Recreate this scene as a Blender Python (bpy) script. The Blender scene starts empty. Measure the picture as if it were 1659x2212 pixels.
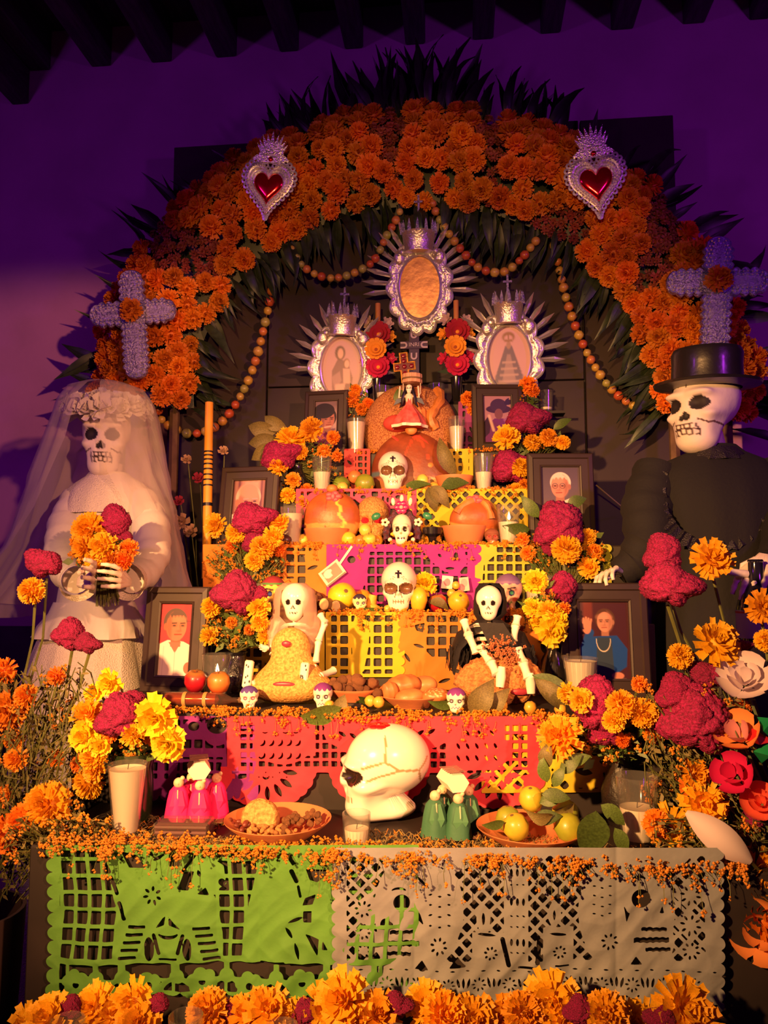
import bpy, math, random
import numpy as np
from math import pi, sin, cos, radians as R
from mathutils import Vector, Matrix, Euler, Quaternion

random.seed(7)
rng = np.random.default_rng(7)
SC = bpy.context.scene
COL = SC.collection
FPX, CX, CY, EYE = 1660.0, 829.5, 1106.0, 1.5      # focal length and centre in photo pixels, lens height

# ---------------------------------------------------------------- camera
cd = bpy.data.cameras.new('camera')
cam = bpy.data.objects.new('camera', cd)
COL.objects.link(cam)
cd.sensor_fit, cd.sensor_height, cd.lens = 'VERTICAL', 24.0, 24.0 * FPX / 2212.0
cd.clip_start, cd.clip_end = 0.05, 50
cam.location = (0, 0, EYE)
cam.rotation_euler = (pi / 2 + math.atan(144 / FPX), 0, math.atan(170 / FPX))
SC.camera = cam

# ---------------------------------------------------------------- world, lamps, exposure
world = bpy.data.worlds.new('world')
SC.world = world
world.use_nodes = True
wb = world.node_tree.nodes['Background']
wb.inputs[0].default_value = (0.42, 0.03, 0.72, 1)
wb.inputs[1].default_value = 0.055


def spot(name, loc, aim, power, colour, angle, blend=0.5, radius=0.04):
    ld = bpy.data.lights.new(name, 'SPOT')
    o = bpy.data.objects.new(name, ld)
    COL.objects.link(o)
    ld.energy, ld.color, ld.spot_size, ld.spot_blend, ld.shadow_soft_size = power, colour, R(angle), blend, radius
    o.location = loc
    o.rotation_euler = (Vector(aim) - Vector(loc)).to_track_quat('-Z', 'Y').to_euler()
    return o


WARM = (1.0, 0.46, 0.145)
spot('warm_spot_left', (-1.25, -0.5, 2.15), (-0.14, 2.1, 1.34), 1100, WARM, 53, 1.0)
spot('warm_spot_centre', (-0.2, -0.6, 1.95), (-0.20, 3.0, 2.20), 190, WARM, 39, 0.35)
spot('warm_spot_right', (1.25, -0.55, 2.2), (-1.0, 2.4, 1.5), 400, (1.0, 0.38, 0.17), 40, 0.30)
spot('violet_spot_left', (-2.6, 0.2, 2.9), (-1.0, 3.3, 2.6), 40, (0.48, 0.03, 0.85), 100, 0.9, 0.15)
spot('violet_spot_right', (2.2, 0.4, 2.6), (1.0, 3.3, 2.7), 60, (0.50, 0.03, 0.80), 100, 0.9, 0.15)

SC.view_settings.view_transform = 'Standard'
SC.view_settings.look = 'None'
SC.view_settings.gamma = 1.0
SC.view_settings.exposure = 0.0
SC.view_settings.use_curve_mapping = False
SC.cycles.max_bounces = 6
SC.cycles.transparent_max_bounces = 16
SC.cycles.sample_clamp_indirect = 4
SC.cycles.caustics_reflective = False
SC.cycles.caustics_refractive = False

# ---------------------------------------------------------------- placing helpers
_R = cam.rotation_euler.to_matrix()


def at(px, py, Y):
    """The point on the plane y = Y that the photo shows at pixel px, py."""
    d = _R @ Vector(((px - CX) / FPX, -(py - CY) / FPX, -1.0))
    return Vector((d.x * Y / d.y, Y, EYE + d.z * Y / d.y))


def on(px, Y, z):
    """The point at depth Y and height z that the photo shows in column px."""
    a, b = at(px, 500, Y), at(px, 1700, Y)
    t = (z - a.z) / (b.z - a.z)
    return a.lerp(b, t)


def S(Y):
    return Y / FPX


def V3(*a):
    return Vector(a)


# ---------------------------------------------------------------- object helpers
def clean(ob, label=None, cat=None, group=None, kind=None):
    if label: ob['label'] = label
    if cat: ob['category'] = cat
    if group: ob['group'] = group
    if kind: ob['kind'] = kind
    return ob


def place(ob, loc=None, rot=None, scale=None):
    if loc is not None: ob.location = loc
    if rot is not None: ob.rotation_euler = rot
    if scale is not None: ob.scale = (scale,) * 3 if isinstance(scale, (int, float)) else scale
    return ob


def thing(name, label, cat, loc=(0, 0, 0), rot=(0, 0, 0), group=None, kind=None):
    o = bpy.data.objects.new(name, None)
    COL.objects.link(o)
    o.empty_display_size = 0.02
    place(o, loc, rot)
    return clean(o, label, cat, group, kind)


def inst(name, mesh, parent=None, loc=(0, 0, 0), rot=(0, 0, 0), scale=None):
    o = bpy.data.objects.new(name, mesh)
    COL.objects.link(o)
    o.parent = parent
    return place(o, loc, rot, scale)


class MB:
    """Collects shapes into one mesh."""
    def __init__(s):
        s.v, s.f, s.m, s.c = [], [], [], []
        s.hascol = False

    def add(s, VF, m=0, col=None, M=None):
        V, F = VF
        o = len(s.v)
        if M is not None:
            V = [M @ Vector(p) for p in V]
        s.v += [tuple(p) for p in V]
        s.f += [tuple(i + o for i in f) for f in F]
        s.m += [m] * len(F)
        if col is not None: s.hascol = True
        s.c += [tuple(col) if col is not None else (1, 1, 1)] * len(V)
        return s

    def mesh(s, name, mats, smooth=True, sharp=40):
        me = bpy.data.meshes.new(name)
        me.from_pydata(s.v, [], s.f)
        for m in (mats if isinstance(mats, (list, tuple)) else [mats]): me.materials.append(m)
        if s.m and max(s.m) > 0: me.polygons.foreach_set('material_index', s.m)
        if s.hascol: setcol(me, np.array(s.c))
        finish(me, smooth, sharp)
        return me

    def build(s, name, mats, parent=None, loc=(0, 0, 0), rot=(0, 0, 0), smooth=True, sharp=40):
        return inst(name, s.mesh(name, mats, smooth, sharp), parent, loc, rot)


def setcol(me, c):
    a = me.color_attributes.new('Col', 'FLOAT_COLOR', 'POINT')
    c = np.asarray(c, dtype=np.float32)
    a.data.foreach_set('color', np.c_[c, np.ones(len(c), np.float32)].ravel())


def finish(me, smooth=True, sharp=40):
    if smooth:
        me.polygons.foreach_set('use_smooth', [True] * len(me.polygons))
        if sharp: me.set_sharp_from_angle(angle=R(sharp))
    me.update()


def np_mesh(name, V, F, mats, cols=None, smooth=True, sharp=None):
    me = bpy.data.meshes.new(name)
    me.from_pydata(np.asarray(V).tolist(), [], F if isinstance(F, list) else np.asarray(F).tolist())
    for m in (mats if isinstance(mats, (list, tuple)) else [mats]): me.materials.append(m)
    if cols is not None: setcol(me, cols)
    finish(me, smooth, sharp)
    return me


# ---- shapes: each returns (vertices, faces)
def box(x0, y0, z0, x1, y1, z1, b=0.0):
    if b <= 0:
        V = [(x, y, z) for x in (x0, x1) for y in (y0, y1) for z in (z0, z1)]
        return V, [(0, 1, 3, 2), (4, 6, 7, 5), (0, 4, 5, 1), (2, 3, 7, 6), (0, 2, 6, 4), (1, 5, 7, 3)]
    V, idx = [], {}
    lo, hi = (x0, y0, z0), (x1, y1, z1)
    for sx in (0, 1):
        for sy in (0, 1):
            for sz in (0, 1):
                s = (sx, sy, sz)
                for ax in range(3):
                    p = [0, 0, 0]
                    for k in range(3):
                        c = hi[k] if s[k] else lo[k]
                        p[k] = c if k == ax else (c - b if s[k] else c + b)
                    idx[(s, ax)] = len(V)
                    V.append(tuple(p))
    F = []
    for ax in range(3):
        u, w = (ax + 1) % 3, (ax + 2) % 3
        for side in (0, 1):
            q = []
            for a, c in ((0, 0), (1, 0), (1, 1), (0, 1)):
                s = [0, 0, 0]
                s[ax], s[u], s[w] = side, a, c
                q.append(idx[(tuple(s), ax)])
            F.append(tuple(q if side else q[::-1]))
        for a in (0, 1):
            for c in (0, 1):
                s0, s1 = [0, 0, 0], [0, 0, 0]
                s0[u] = s1[u] = a
                s0[w] = s1[w] = c
                s1[ax] = 1
                q = [idx[(tuple(s0), u)], idx[(tuple(s1), u)], idx[(tuple(s1), w)], idx[(tuple(s0), w)]]
                F.append(tuple(q if a == c else q[::-1]))
    for s in [(a, c, d) for a in (0, 1) for c in (0, 1) for d in (0, 1)]:
        q = [idx[(s, 0)], idx[(s, 1)], idx[(s, 2)]]
        F.append(tuple(q if sum(s) % 2 else q[::-1]))
    return V, F


def lathe(prof, n=24, c=(0, 0, 0), close=True, wob=None):
    V, F = [], []
    for r, z in prof:
        for i in range(n):
            a = 2 * pi * i / n
            k = r * (wob(a, z) if wob else 1)
            V.append((c[0] + k * cos(a), c[1] + k * sin(a), c[2] + z))
    for j in range(len(prof) - 1):
        for i in range(n):
            F.append((j * n + i, j * n + (i + 1) % n, (j + 1) * n + (i + 1) % n, (j + 1) * n + i))
    if close:
        if prof[0][0] > 1e-5: F.append(tuple(range(n))[::-1])
        if prof[-1][0] > 1e-5: F.append(tuple((len(prof) - 1) * n + i for i in range(n)))
    return V, F


def tube(pts, rad, n=8, cap=True):
    pts = [Vector(p) for p in pts]
    if isinstance(rad, (int, float)): rad = [rad] * len(pts)
    V, F = [], []
    t0 = (pts[1] - pts[0]).normalized()
    up = Vector((0, 0, 1)) if abs(t0.z) < 0.9 else Vector((1, 0, 0))
    u = t0.cross(up).normalized()
    for i, p in enumerate(pts):
        t = (pts[min(i + 1, len(pts) - 1)] - pts[max(i - 1, 0)])
        if t.length < 1e-9: t = t0
        t.normalize()
        u = (u - t * u.dot(t))
        u = u.normalized() if u.length > 1e-6 else t.orthogonal().normalized()
        w = t.cross(u)
        for k in range(n):
            a = 2 * pi * k / n
            V.append(p + (u * cos(a) + w * sin(a)) * rad[i])
    for j in range(len(pts) - 1):
        for k in range(n):
            F.append((j * n + k, j * n + (k + 1) % n, (j + 1) * n + (k + 1) % n, (j + 1) * n + k))
    if cap:
        F.append(tuple(range(n))[::-1])
        F.append(tuple((len(pts) - 1) * n + k for k in range(n)))
    return V, F


def ball(c, r, nu=16, nv=10):
    rx, ry, rz = (r, r, r) if isinstance(r, (int, float)) else r
    V = [(c[0], c[1], c[2] + rz)]
    for j in range(1, nv):
        t = pi * j / nv
        for i in range(nu):
            a = 2 * pi * i / nu
            V.append((c[0] + rx * sin(t) * cos(a), c[1] + ry * sin(t) * sin(a), c[2] + rz * cos(t)))
    V.append((c[0], c[1], c[2] - rz))
    F = [(0, 1 + i, 1 + (i + 1) % nu) for i in range(nu)]
    for j in range(nv - 2):
        for i in range(nu):
            a, b = 1 + j * nu + i, 1 + j * nu + (i + 1) % nu
            F.append((a, a + nu, b + nu, b))
    l = len(V) - 1
    F += [(l, 1 + (nv - 2) * nu + (i + 1) % nu, 1 + (nv - 2) * nu + i) for i in range(nu)]
    return V, F


def octa(c, r):
    x, y, z = c
    return ([(x + r, y, z), (x - r, y, z), (x, y + r, z), (x, y - r, z), (x, y, z + r), (x, y, z - r)],
            [(0, 2, 4), (2, 1, 4), (1, 3, 4), (3, 0, 4), (2, 0, 5), (1, 2, 5), (3, 1, 5), (0, 3, 5)])


def prism(pts, y0, y1):
    """A flat outline in x, z given thickness from y0 (front) to y1."""
    n = len(pts)
    V = [(x, y0, z) for x, z in pts] + [(x, y1, z) for x, z in pts]
    F = [tuple(range(n)), tuple(range(2 * n - 1, n - 1, -1))]
    F += [(i, i + n, (i + 1) % n + n, (i + 1) % n) for i in range(n)]
    return V, F


def strip(A, B):
    """Quads between two rows of points."""
    n = len(A)
    return list(A) + list(B), [(i, i + 1, n + i + 1, n + i) for i in range(n - 1)]


def gridF(nu, nv, wrap=False):
    F = []
    for j in range(nv - 1):
        for i in range(nu if wrap else nu - 1):
            a, b = j * nu + i, j * nu + (i + 1) % nu
            F.append((a, b, b + nu, a + nu))
    return F


def loft(rings, n=24, fold=None, cap=True):
    """rings: (x, y, z, rx, ry); fold(angle, t) multiplies the radius."""
    V, F = [], []
    for j, (x, y, z, rx, ry) in enumerate(rings):
        t = j / (len(rings) - 1)
        for i in range(n):
            a = 2 * pi * i / n
            k = fold(a, t) if fold else 1
            V.append((x + rx * k * cos(a), y + ry * k * sin(a), z))
    F = gridF(n, len(rings), True)
    if cap:
        F.append(tuple(range(n))[::-1])
        F.append(tuple((len(rings) - 1) * n + i for i in range(n)))
    return V, F


# ---- numpy sculpting: a star-shaped solid found along rays from its middle
def sphere_dirs(nu, nv):
    t = np.linspace(0, pi, nv)[:, None]
    a = np.linspace(0, 2 * pi, nu, endpoint=False)[None, :]
    D = np.stack([np.sin(t) * np.sin(a), -np.sin(t) * np.cos(a), np.cos(t) * np.ones_like(a)], -1).reshape(-1, 3)
    return D, gridF(nu, nv, True)


def star(sdf, nu=72, nv=56, rmax=2.0, centre=(0, 0, 0)):
    D, F = sphere_dirs(nu, nv)
    c = np.array(centre)
    lo, hi = np.zeros(len(D)), np.full(len(D), float(rmax))
    ts = np.linspace(rmax, 0.02, 60)
    found = np.zeros(len(D), bool)
    for k in range(len(ts) - 1):          # outermost crossing
        s = sdf(c + D * ts[k + 1])
        new = (~found) & (s < 0)
        lo[new], hi[new] = ts[k + 1], ts[k]
        found |= new
    for _ in range(14):
        m = (lo + hi) / 2
        ins = sdf(c + D * m[:, None]) < 0
        lo = np.where(ins, m, lo)
        hi = np.where(ins, hi, m)
    return c + D * ((lo + hi) / 2)[:, None], F, D


def ell(P, c, r):
    q = (P - np.array(c)) / np.array(r)
    l = np.linalg.norm(q, axis=1)
    return (l - 1) * min(r) * np.clip(1, 0.3, 1)


def smin(a, b, k):
    h = np.clip(0.5 + 0.5 * (b - a) / k, 0, 1)
    return b + (a - b) * h - k * h * (1 - h)


def smax(a, b, k):
    return -smin(-a, -b, k)


def wav(P, f, s=0.0):
    x, y, z = P[:, 0] * f + s, P[:, 1] * f + 1.7 * s, P[:, 2] * f + 2.3 * s
    x2 = x + 0.9 * np.sin(y * 1.3 + z * .7)
    y2 = y + 0.9 * np.sin(z * 1.1 + x * .8)
    z2 = z + 0.9 * np.sin(x * 1.2 + y * .6)
    return (np.sin(x2) * np.cos(y2) + np.sin(y2) * np.cos(z2) + np.sin(z2) * np.cos(x2)) / 1.6


# ---------------------------------------------------------------- materials
_M = {}


def mat(name, col=(.5, .5, .5), rough=0.6, metal=0.0, var=0.0, vscale=20.0, col2=None, bump=0.0, bscale=80.0,
        rnd=0.0, attr=False, sheen=0.0, coat=0.0, sss=0.0, spec=0.5, transl=0.0, alpha=None, bdist=0.004, stretch=None, hue=0.0):
    if name in _M: return _M[name]
    m = bpy.data.materials.new(name)
    m.use_nodes = True
    nt = m.node_tree
    N, L = nt.nodes, nt.links
    p = N['Principled BSDF']
    out = N['Material Output']
    p.inputs['Roughness'].default_value = rough
    p.inputs['Metallic'].default_value = metal
    p.inputs['Specular IOR Level'].default_value = spec
    p.inputs['Sheen Weight'].default_value = sheen
    p.inputs['Coat Weight'].default_value = coat
    p.inputs['Coat Roughness'].default_value = 0.12
    if sss:
        p.inputs['Subsurface Weight'].default_value = sss
        p.inputs['Subsurface Radius'].default_value = (0.012, 0.008, 0.004)
    c = None
    if attr:
        a = N.new('ShaderNodeAttribute')
        a.attribute_name = 'Col'
        c = a.outputs['Color']
    tc = N.new('ShaderNodeTexCoord')
    vec = tc.outputs['Object']
    if stretch:
        mp = N.new('ShaderNodeMapping')
        mp.inputs['Scale'].default_value = stretch
        L.new(vec, mp.inputs['Vector'])
        vec = mp.outputs['Vector']
    if var > 0 or col2 is not None:
        nz = N.new('ShaderNodeTexNoise')
        nz.inputs['Scale'].default_value = vscale
        nz.inputs['Detail'].default_value = 5
        L.new(vec, nz.inputs['Vector'])
        rp = N.new('ShaderNodeValToRGB')
        rp.color_ramp.elements[0].position, rp.color_ramp.elements[1].position = 0.35, 0.65
        if col2 is not None:
            rp.color_ramp.elements[0].color = (*col2, 1)
            rp.color_ramp.elements[1].color = (*col, 1)
        else:
            rp.color_ramp.elements[0].color = (*[k * (1 - var) for k in (col if not attr else (1, 1, 1))], 1)
            rp.color_ramp.elements[1].color = (*[min(1, k * (1 + var * .4)) for k in (col if not attr else (1, 1, 1))], 1)
        L.new(nz.outputs['Fac'], rp.inputs['Fac'])
        if c is not None:
            mx = N.new('ShaderNodeMix')
            mx.data_type, mx.blend_type = 'RGBA', 'MULTIPLY'
            mx.inputs['Factor'].default_value = 1
            L.new(c, mx.inputs[6])
            L.new(rp.outputs['Color'], mx.inputs[7])
            c = mx.outputs[2]
        else:
            c = rp.outputs['Color']
    if rnd > 0 or hue > 0:
        oi = N.new('ShaderNodeObjectInfo')
        hs = N.new('ShaderNodeHueSaturation')
        mr = N.new('ShaderNodeMapRange')
        mr.inputs['To Min'].default_value, mr.inputs['To Max'].default_value = 1 - rnd, 1 + rnd * .4
        L.new(oi.outputs['Random'], mr.inputs['Value'])
        L.new(mr.outputs['Result'], hs.inputs['Value'])
        if hue:
            m2 = N.new('ShaderNodeMapRange')
            m2.inputs['To Min'].default_value, m2.inputs['To Max'].default_value = 0.5 - hue, 0.5 + hue
            wn = N.new('ShaderNodeTexWhiteNoise')
            wn.noise_dimensions = '1D'
            L.new(oi.outputs['Random'], wn.inputs['W'])
            L.new(wn.outputs['Value'], m2.inputs['Value'])
            L.new(m2.outputs['Result'], hs.inputs['Hue'])
        if c is not None: L.new(c, hs.inputs['Color'])
        else: hs.inputs['Color'].default_value = (*col, 1)
        c = hs.outputs['Color']
    if c is not None: L.new(c, p.inputs['Base Color'])
    else: p.inputs['Base Color'].default_value = (*col, 1)
    if bump > 0:
        bn = N.new('ShaderNodeTexNoise')
        bn.inputs['Scale'].default_value = bscale
        bn.inputs['Detail'].default_value = 4
        L.new(vec, bn.inputs['Vector'])
        bp = N.new('ShaderNodeBump')
        bp.inputs['Strength'].default_value = bump
        bp.inputs['Distance'].default_value = bdist
        L.new(bn.outputs['Fac'], bp.inputs['Height'])
        L.new(bp.outputs['Normal'], p.inputs['Normal'])
    sh = p.outputs['BSDF']
    if transl > 0:
        t = N.new('ShaderNodeBsdfTranslucent')
        if c is not None: L.new(c, t.inputs['Color'])
        else: t.inputs['Color'].default_value = (*col, 1)
        ms = N.new('ShaderNodeMixShader')
        ms.inputs['Fac'].default_value = transl
        L.new(sh, ms.inputs[1])
        L.new(t.outputs['BSDF'], ms.inputs[2])
        sh = ms.outputs['Shader']
    if alpha is not None:
        t = N.new('ShaderNodeBsdfTransparent')
        ms = N.new('ShaderNodeMixShader')
        ms.inputs['Fac'].default_value = alpha
        L.new(t.outputs['BSDF'], ms.inputs[1])
        L.new(sh, ms.inputs[2])
        sh = ms.outputs['Shader']
    L.new(sh, out.inputs['Surface'])
    _M[name] = m
    return m


def glass_mat(name, tint=(.93, .93, .93), refl=0.10, milky=0.0):
    if name in _M: return _M[name]
    m = bpy.data.materials.new(name)
    m.use_nodes = True
    N, L = m.node_tree.nodes, m.node_tree.links
    N.remove(N['Principled BSDF'])
    t = N.new('ShaderNodeBsdfTransparent')
    t.inputs['Color'].default_value = (*tint, 1)
    g = N.new('ShaderNodeBsdfGlossy')
    g.inputs['Roughness'].default_value = 0.08
    lw = N.new('ShaderNodeLayerWeight')
    lw.inputs['Blend'].default_value = 0.35
    mr = N.new('ShaderNodeMapRange')
    mr.inputs['To Min'].default_value, mr.inputs['To Max'].default_value = refl, 0.45
    L.new(lw.outputs['Facing'], mr.inputs['Value'])
    ms = N.new('ShaderNodeMixShader')
    L.new(mr.outputs['Result'], ms.inputs['Fac'])
    L.new(t.outputs[0], ms.inputs[1])
    L.new(g.outputs[0], ms.inputs[2])
    sh = ms.outputs[0]
    if milky:
        d = N.new('ShaderNodeBsdfDiffuse')
        d.inputs['Color'].default_value = (.7, .7, .68, 1)
        m2 = N.new('ShaderNodeMixShader')
        m2.inputs['Fac'].default_value = milky
        L.new(sh, m2.inputs[1])
        L.new(d.outputs[0], m2.inputs[2])
        sh = m2.outputs[0]
    L.new(sh, N['Material Output'].inputs['Surface'])
    _M[name] = m
    return m


def glow(name, col, strength):
    if name in _M: return _M[name]
    m = bpy.data.materials.new(name)
    m.use_nodes = True
    N = m.node_tree.nodes
    p = N['Principled BSDF']
    p.inputs['Base Color'].default_value = (0, 0, 0, 1)
    p.inputs['Emission Color'].default_value = (*col, 1)
    p.inputs['Emission Strength'].default_value = strength
    _M[name] = m
    return m


PLASTER = mat('plaster', (.50, .22, .46), .85, var=.12, vscale=3, bump=.25, bscale=30)
DARKWALL = mat('dark_dado', (.06, .045, .06), .7, var=.3, vscale=6)
BEAM = mat('dark_beam', (.05, .04, .05), .75, var=.4, vscale=9, bump=.4, bscale=25, stretch=(8, 1, 8))
BOARD = mat('black_board', (.030, .016, .018), .62, var=.22, vscale=5, bump=.15, bscale=12)
STEPM = mat('black_step', (.022, .015, .014), .6, var=.3, vscale=8)
TILE = mat('clay_tile', (.30, .12, .07), .5, var=.3, vscale=7, bump=.1)
GROUT = mat('grout', (.08, .06, .055), .9)
WHITE = mat('white_ceramic', attr=True, rough=.25, coat=.4)
CHALK = mat('painted_papier_mache', attr=True, rough=.7, bump=.35, bscale=35)
SUGAR = mat('sugar_paste', attr=True, rough=.75, bump=.4, bscale=300, bdist=.002)
PAINT = mat('painted_surface', attr=True, rough=.5)
PRINT = mat('glossy_print', attr=True, rough=.38, spec=.4)
BREAD = mat('bread_crust', attr=True, rough=.42, var=.25, vscale=28, bump=.3, bscale=60)
FRUIT = mat('fruit_skin', attr=True, rough=.38, var=.14, vscale=60, coat=.25, bump=.05, bscale=200)
TERRA = mat('terracotta', (.60, .21, .085), .55, var=.18, vscale=12, bump=.08)
FRAME = mat('dark_frame', (.034, .018, .015), .55, var=.15, vscale=10)
WAX = mat('candle_wax', (.92, .84, .66), .5, transl=.25)
GLASS = glass_mat('clear_glass', (.975, .975, .975), .035, .04)
FLAME = glow('candle_flame', (1, .72, .30), 14)
WICK = mat('wick', (.03, .02, .02), .9)
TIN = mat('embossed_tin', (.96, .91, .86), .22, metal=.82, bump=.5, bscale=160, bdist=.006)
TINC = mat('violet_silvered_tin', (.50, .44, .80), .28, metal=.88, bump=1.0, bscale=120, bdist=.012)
TINSMOOTH = mat('polished_tin', (.95, .90, .90), .24, metal=.75, bump=.15, bscale=30, bdist=.004)
GREEN = mat('leaf_green', (.10, .17, .035), .5, var=.35, vscale=25, rnd=.35, transl=.2)
DRYGREEN = mat('dry_leaf', (.17, .14, .045), .6, var=.35, vscale=30, rnd=.3)
PALM = mat('palm_leaf', (.030, .048, .022), .45, var=.4, vscale=8, rnd=.5)
STEM = mat('flower_stem', (.11, .12, .03), .6, var=.3, vscale=20)
MARI = mat('marigold_petal', (.92, .44, .012), .6, rnd=.20, hue=.012, transl=.25, var=.15, vscale=40)
MARIO = mat('orange_marigold_petal', (.85, .235, .012), .6, rnd=.28, hue=.012, transl=.2, var=.15, vscale=40)
YELL = mat('yellow_marigold_petal', (.95, .66, .015), .6, rnd=.15, transl=.25, var=.12, vscale=40)
MUM = mat('dark_red_mum_petal', (.30, .055, .028), .65, rnd=.4, hue=.01, transl=.1)
COCK = mat('cockscomb_velvet', (.42, .004, .12), .7, col2=(.16, .001, .04), vscale=34, rnd=.18, bump=1.0, bscale=48, bdist=.005)
FLORET = mat('tiny_orange_floret', (.72, .26, .02), .6, rnd=.2, var=.3, vscale=120)
BLACKCLAY = mat('black_clay', (.012, .010, .012), .18, coat=.5)
CLOTHB = mat('black_cloth', (.006, .005, .007), .85, bump=.3, bscale=90)
LACEB = mat('black_lace', (.018, .015, .02), .35, bump=1, bscale=220)
CLOTHW = mat('white_satin', (.78, .72, .70), .6, bump=.25, bscale=60, transl=.15)
LACEW = mat('white_lace', (.82, .74, .68), .55, bump=1.0, bscale=240, bdist=.006)
BARK = mat('brown_twig', (.16, .09, .045), .8, var=.3)

# ---------------------------------------------------------------- setting
TIER = {1: (1.60, .936), 2: (1.92, 1.165), 3: (2.34, 1.394), 4: (2.54, 1.607), 5: (2.70, 1.806), 6: (2.84, 1.970), 7: (2.96, 2.180)}
WALLY, BOARDY = 3.30, 3.14


def struct(name, mb, m, parent=None, smooth=False):
    o = mb.build(name, m, parent, smooth=smooth)
    if parent is None: o['kind'] = 'structure'
    return o


wall = struct('wall_back', MB().add(box(-4.2, WALLY, -.02, 4.2, WALLY + .15, 4.25)), PLASTER)
struct('wall_left', MB().add(box(-4.35, -2.5, -.02, -4.2, WALLY + .15, 4.25)), PLASTER)
struct('wall_right', MB().add(box(4.2, -2.5, -.02, 4.35, WALLY + .15, 4.25)), PLASTER)
struct('baseboard_back', MB().add(box(-4.2, WALLY - .012, 0, 4.2, WALLY, at(0, 1352, WALLY).z)), DARKWALL)
ceil = struct('ceiling', MB().add(box(-4.35, -2.5, 4.12, 4.35, WALLY + .15, 4.25)), BEAM)
beam_px = [(67, 110, 155), (198, 241, 146), (328, 372, 137), (467, 512, 126), (605, 646, 114), (745, 785, 108), (876, 919, 99),
           (1021, 1066, 88), (1167, 1211, 75), (1319, 1368, 67), (1474, 1522, 54), (1618, 1660, 45)]
for i in range(-3, 16):
    if 0 <= i < 12:
        a, b = at(beam_px[i][0], beam_px[i][2], WALLY), at(beam_px[i][1], beam_px[i][2], WALLY)
        x0, x1, z = a.x, b.x, a.z
    else:
        x0 = -1.853 + .2762 * i
        x1, z = x0 + .086, 3.76
    struct('beam', MB().add(box(x0, -2.5, z, x1, WALLY, 4.12, .006)), BEAM, ceil)
fl = struct('floor', MB().add(box(-4.35, -2.5, -.06, 4.35, WALLY + .15, -.004)), GROUT)
tile_me = MB().add(box(-.147, -.147, -.004, .147, .147, .004, .004)).mesh('tile', TILE, False)
for i in range(-7, 7):
    for j in range(5):
        inst('tile', tile_me, fl, (i * .3 + .15, 1.9 + j * .3, 0))
for i in range(9):                                       # the dark wooden boards behind the altar
    pass
bd = thing('altar_backboard', 'tall black painted board screen standing behind the altar under the flower arch', 'backboard')
xs = [at(357, 1000, BOARDY).x, at(574, 1000, BOARDY).x, at(1268, 1000, BOARDY).x, at(1482, 1000, BOARDY).x]
zt = [at(440, 314, BOARDY).z, at(900, 280, BOARDY).z, at(1380, 252, BOARDY).z]
seam = [at(450, 1290, BOARDY).z, at(620, 836, BOARDY).z, at(1300, 1260, BOARDY).z]
for k in range(3):
    g = .004
    MB().add(box(xs[k] + g, BOARDY, 0, xs[k + 1] - g, BOARDY + .03, seam[k] - .003, .002)).build('panel', BOARD, bd, smooth=False)
    MB().add(box(xs[k] + g, BOARDY + .002, seam[k] + .003, xs[k + 1] - g, BOARDY + .03, zt[k], .002)).build('panel', BOARD, bd, smooth=False)
MB().add(box(xs[0] + .02, BOARDY + .03, .2, xs[3] - .02, BOARDY + .06, zt[0] - .1)).build('backing', STEPM, bd, smooth=False)

al = thing('stepped_altar', 'black stepped altar of seven shelves carrying all the offerings', 'altar')
ext = {1: (-.92, .60), 2: (-1.0, .62), 3: (-.78, .40), 4: (-.84, .52), 5: (-.70, .34), 6: (-.66, .34), 7: (-.60, .30)}
ys = [TIER[k][0] for k in range(1, 8)] + [BOARDY - .005]
for k in range(1, 8):
    x0, x1 = ext[k]
    MB().add(box(x0, ys[k - 1], .02 if k < 4 else .3, x1, ys[k] + (.0 if k < 7 else 0), TIER[k][1], .004)).build('step', STEPM, al, smooth=False)
low = thing('low_front_shelf', 'low dark shelf in front of the altar carrying a row of marigolds', 'shelf')
MB().add(box(-.80, 1.30, .0, .48, 1.56, .60, .004)).build('step', STEPM, low, smooth=False)
# ---------------------------------------------------------------- 2D drawing fields (positive inside), in photo-sized units
def Fc(X, Y, cx, cy, r): return r - np.hypot(X - cx, Y - cy)
def Fe(X, Y, cx, cy, rx, ry): return (1 - np.hypot((X - cx) / rx, (Y - cy) / ry)) * min(rx, ry)
def Fb(X, Y, x0, y0, x1, y1): return np.minimum(np.minimum(X - x0, x1 - X), np.minimum(Y - y0, y1 - Y))


def Fs(X, Y, x0, y0, x1, y1, w):
    dx, dy = x1 - x0, y1 - y0
    t = np.clip(((X - x0) * dx + (Y - y0) * dy) / (dx * dx + dy * dy + 1e-9), 0, 1)
    return w - np.hypot(X - x0 - t * dx, Y - y0 - t * dy)


def Fp(X, Y, pts):
    d = np.full(X.shape, 1e9)
    s = np.ones(X.shape)
    n = len(pts)
    for i in range(n):
        (ax, ay), (bx, by) = pts[i], pts[i - 1]
        ex, ey = bx - ax, by - ay
        wx, wy = X - ax, Y - ay
        t = np.clip((wx * ex + wy * ey) / (ex * ex + ey * ey + 1e-9), 0, 1)
        d = np.minimum(d, (wx - ex * t) ** 2 + (wy - ey * t) ** 2)
        c1, c2, c3 = Y >= ay, Y < by, ex * wy > ey * wx
        s = np.where((c1 & c2 & c3) | (~c1 & ~c2 & ~c3), -s, s)
    return -s * np.sqrt(d)


def Fl(X, Y, cx, cy, ln, wd, ang):
    """A leaf-shaped slit."""
    u = (X - cx) * cos(ang) + (Y - cy) * sin(ang)
    v = -(X - cx) * sin(ang) + (Y - cy) * cos(ang)
    return wd * (1 - (2 * u / ln) ** 2) - np.abs(v)


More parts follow.
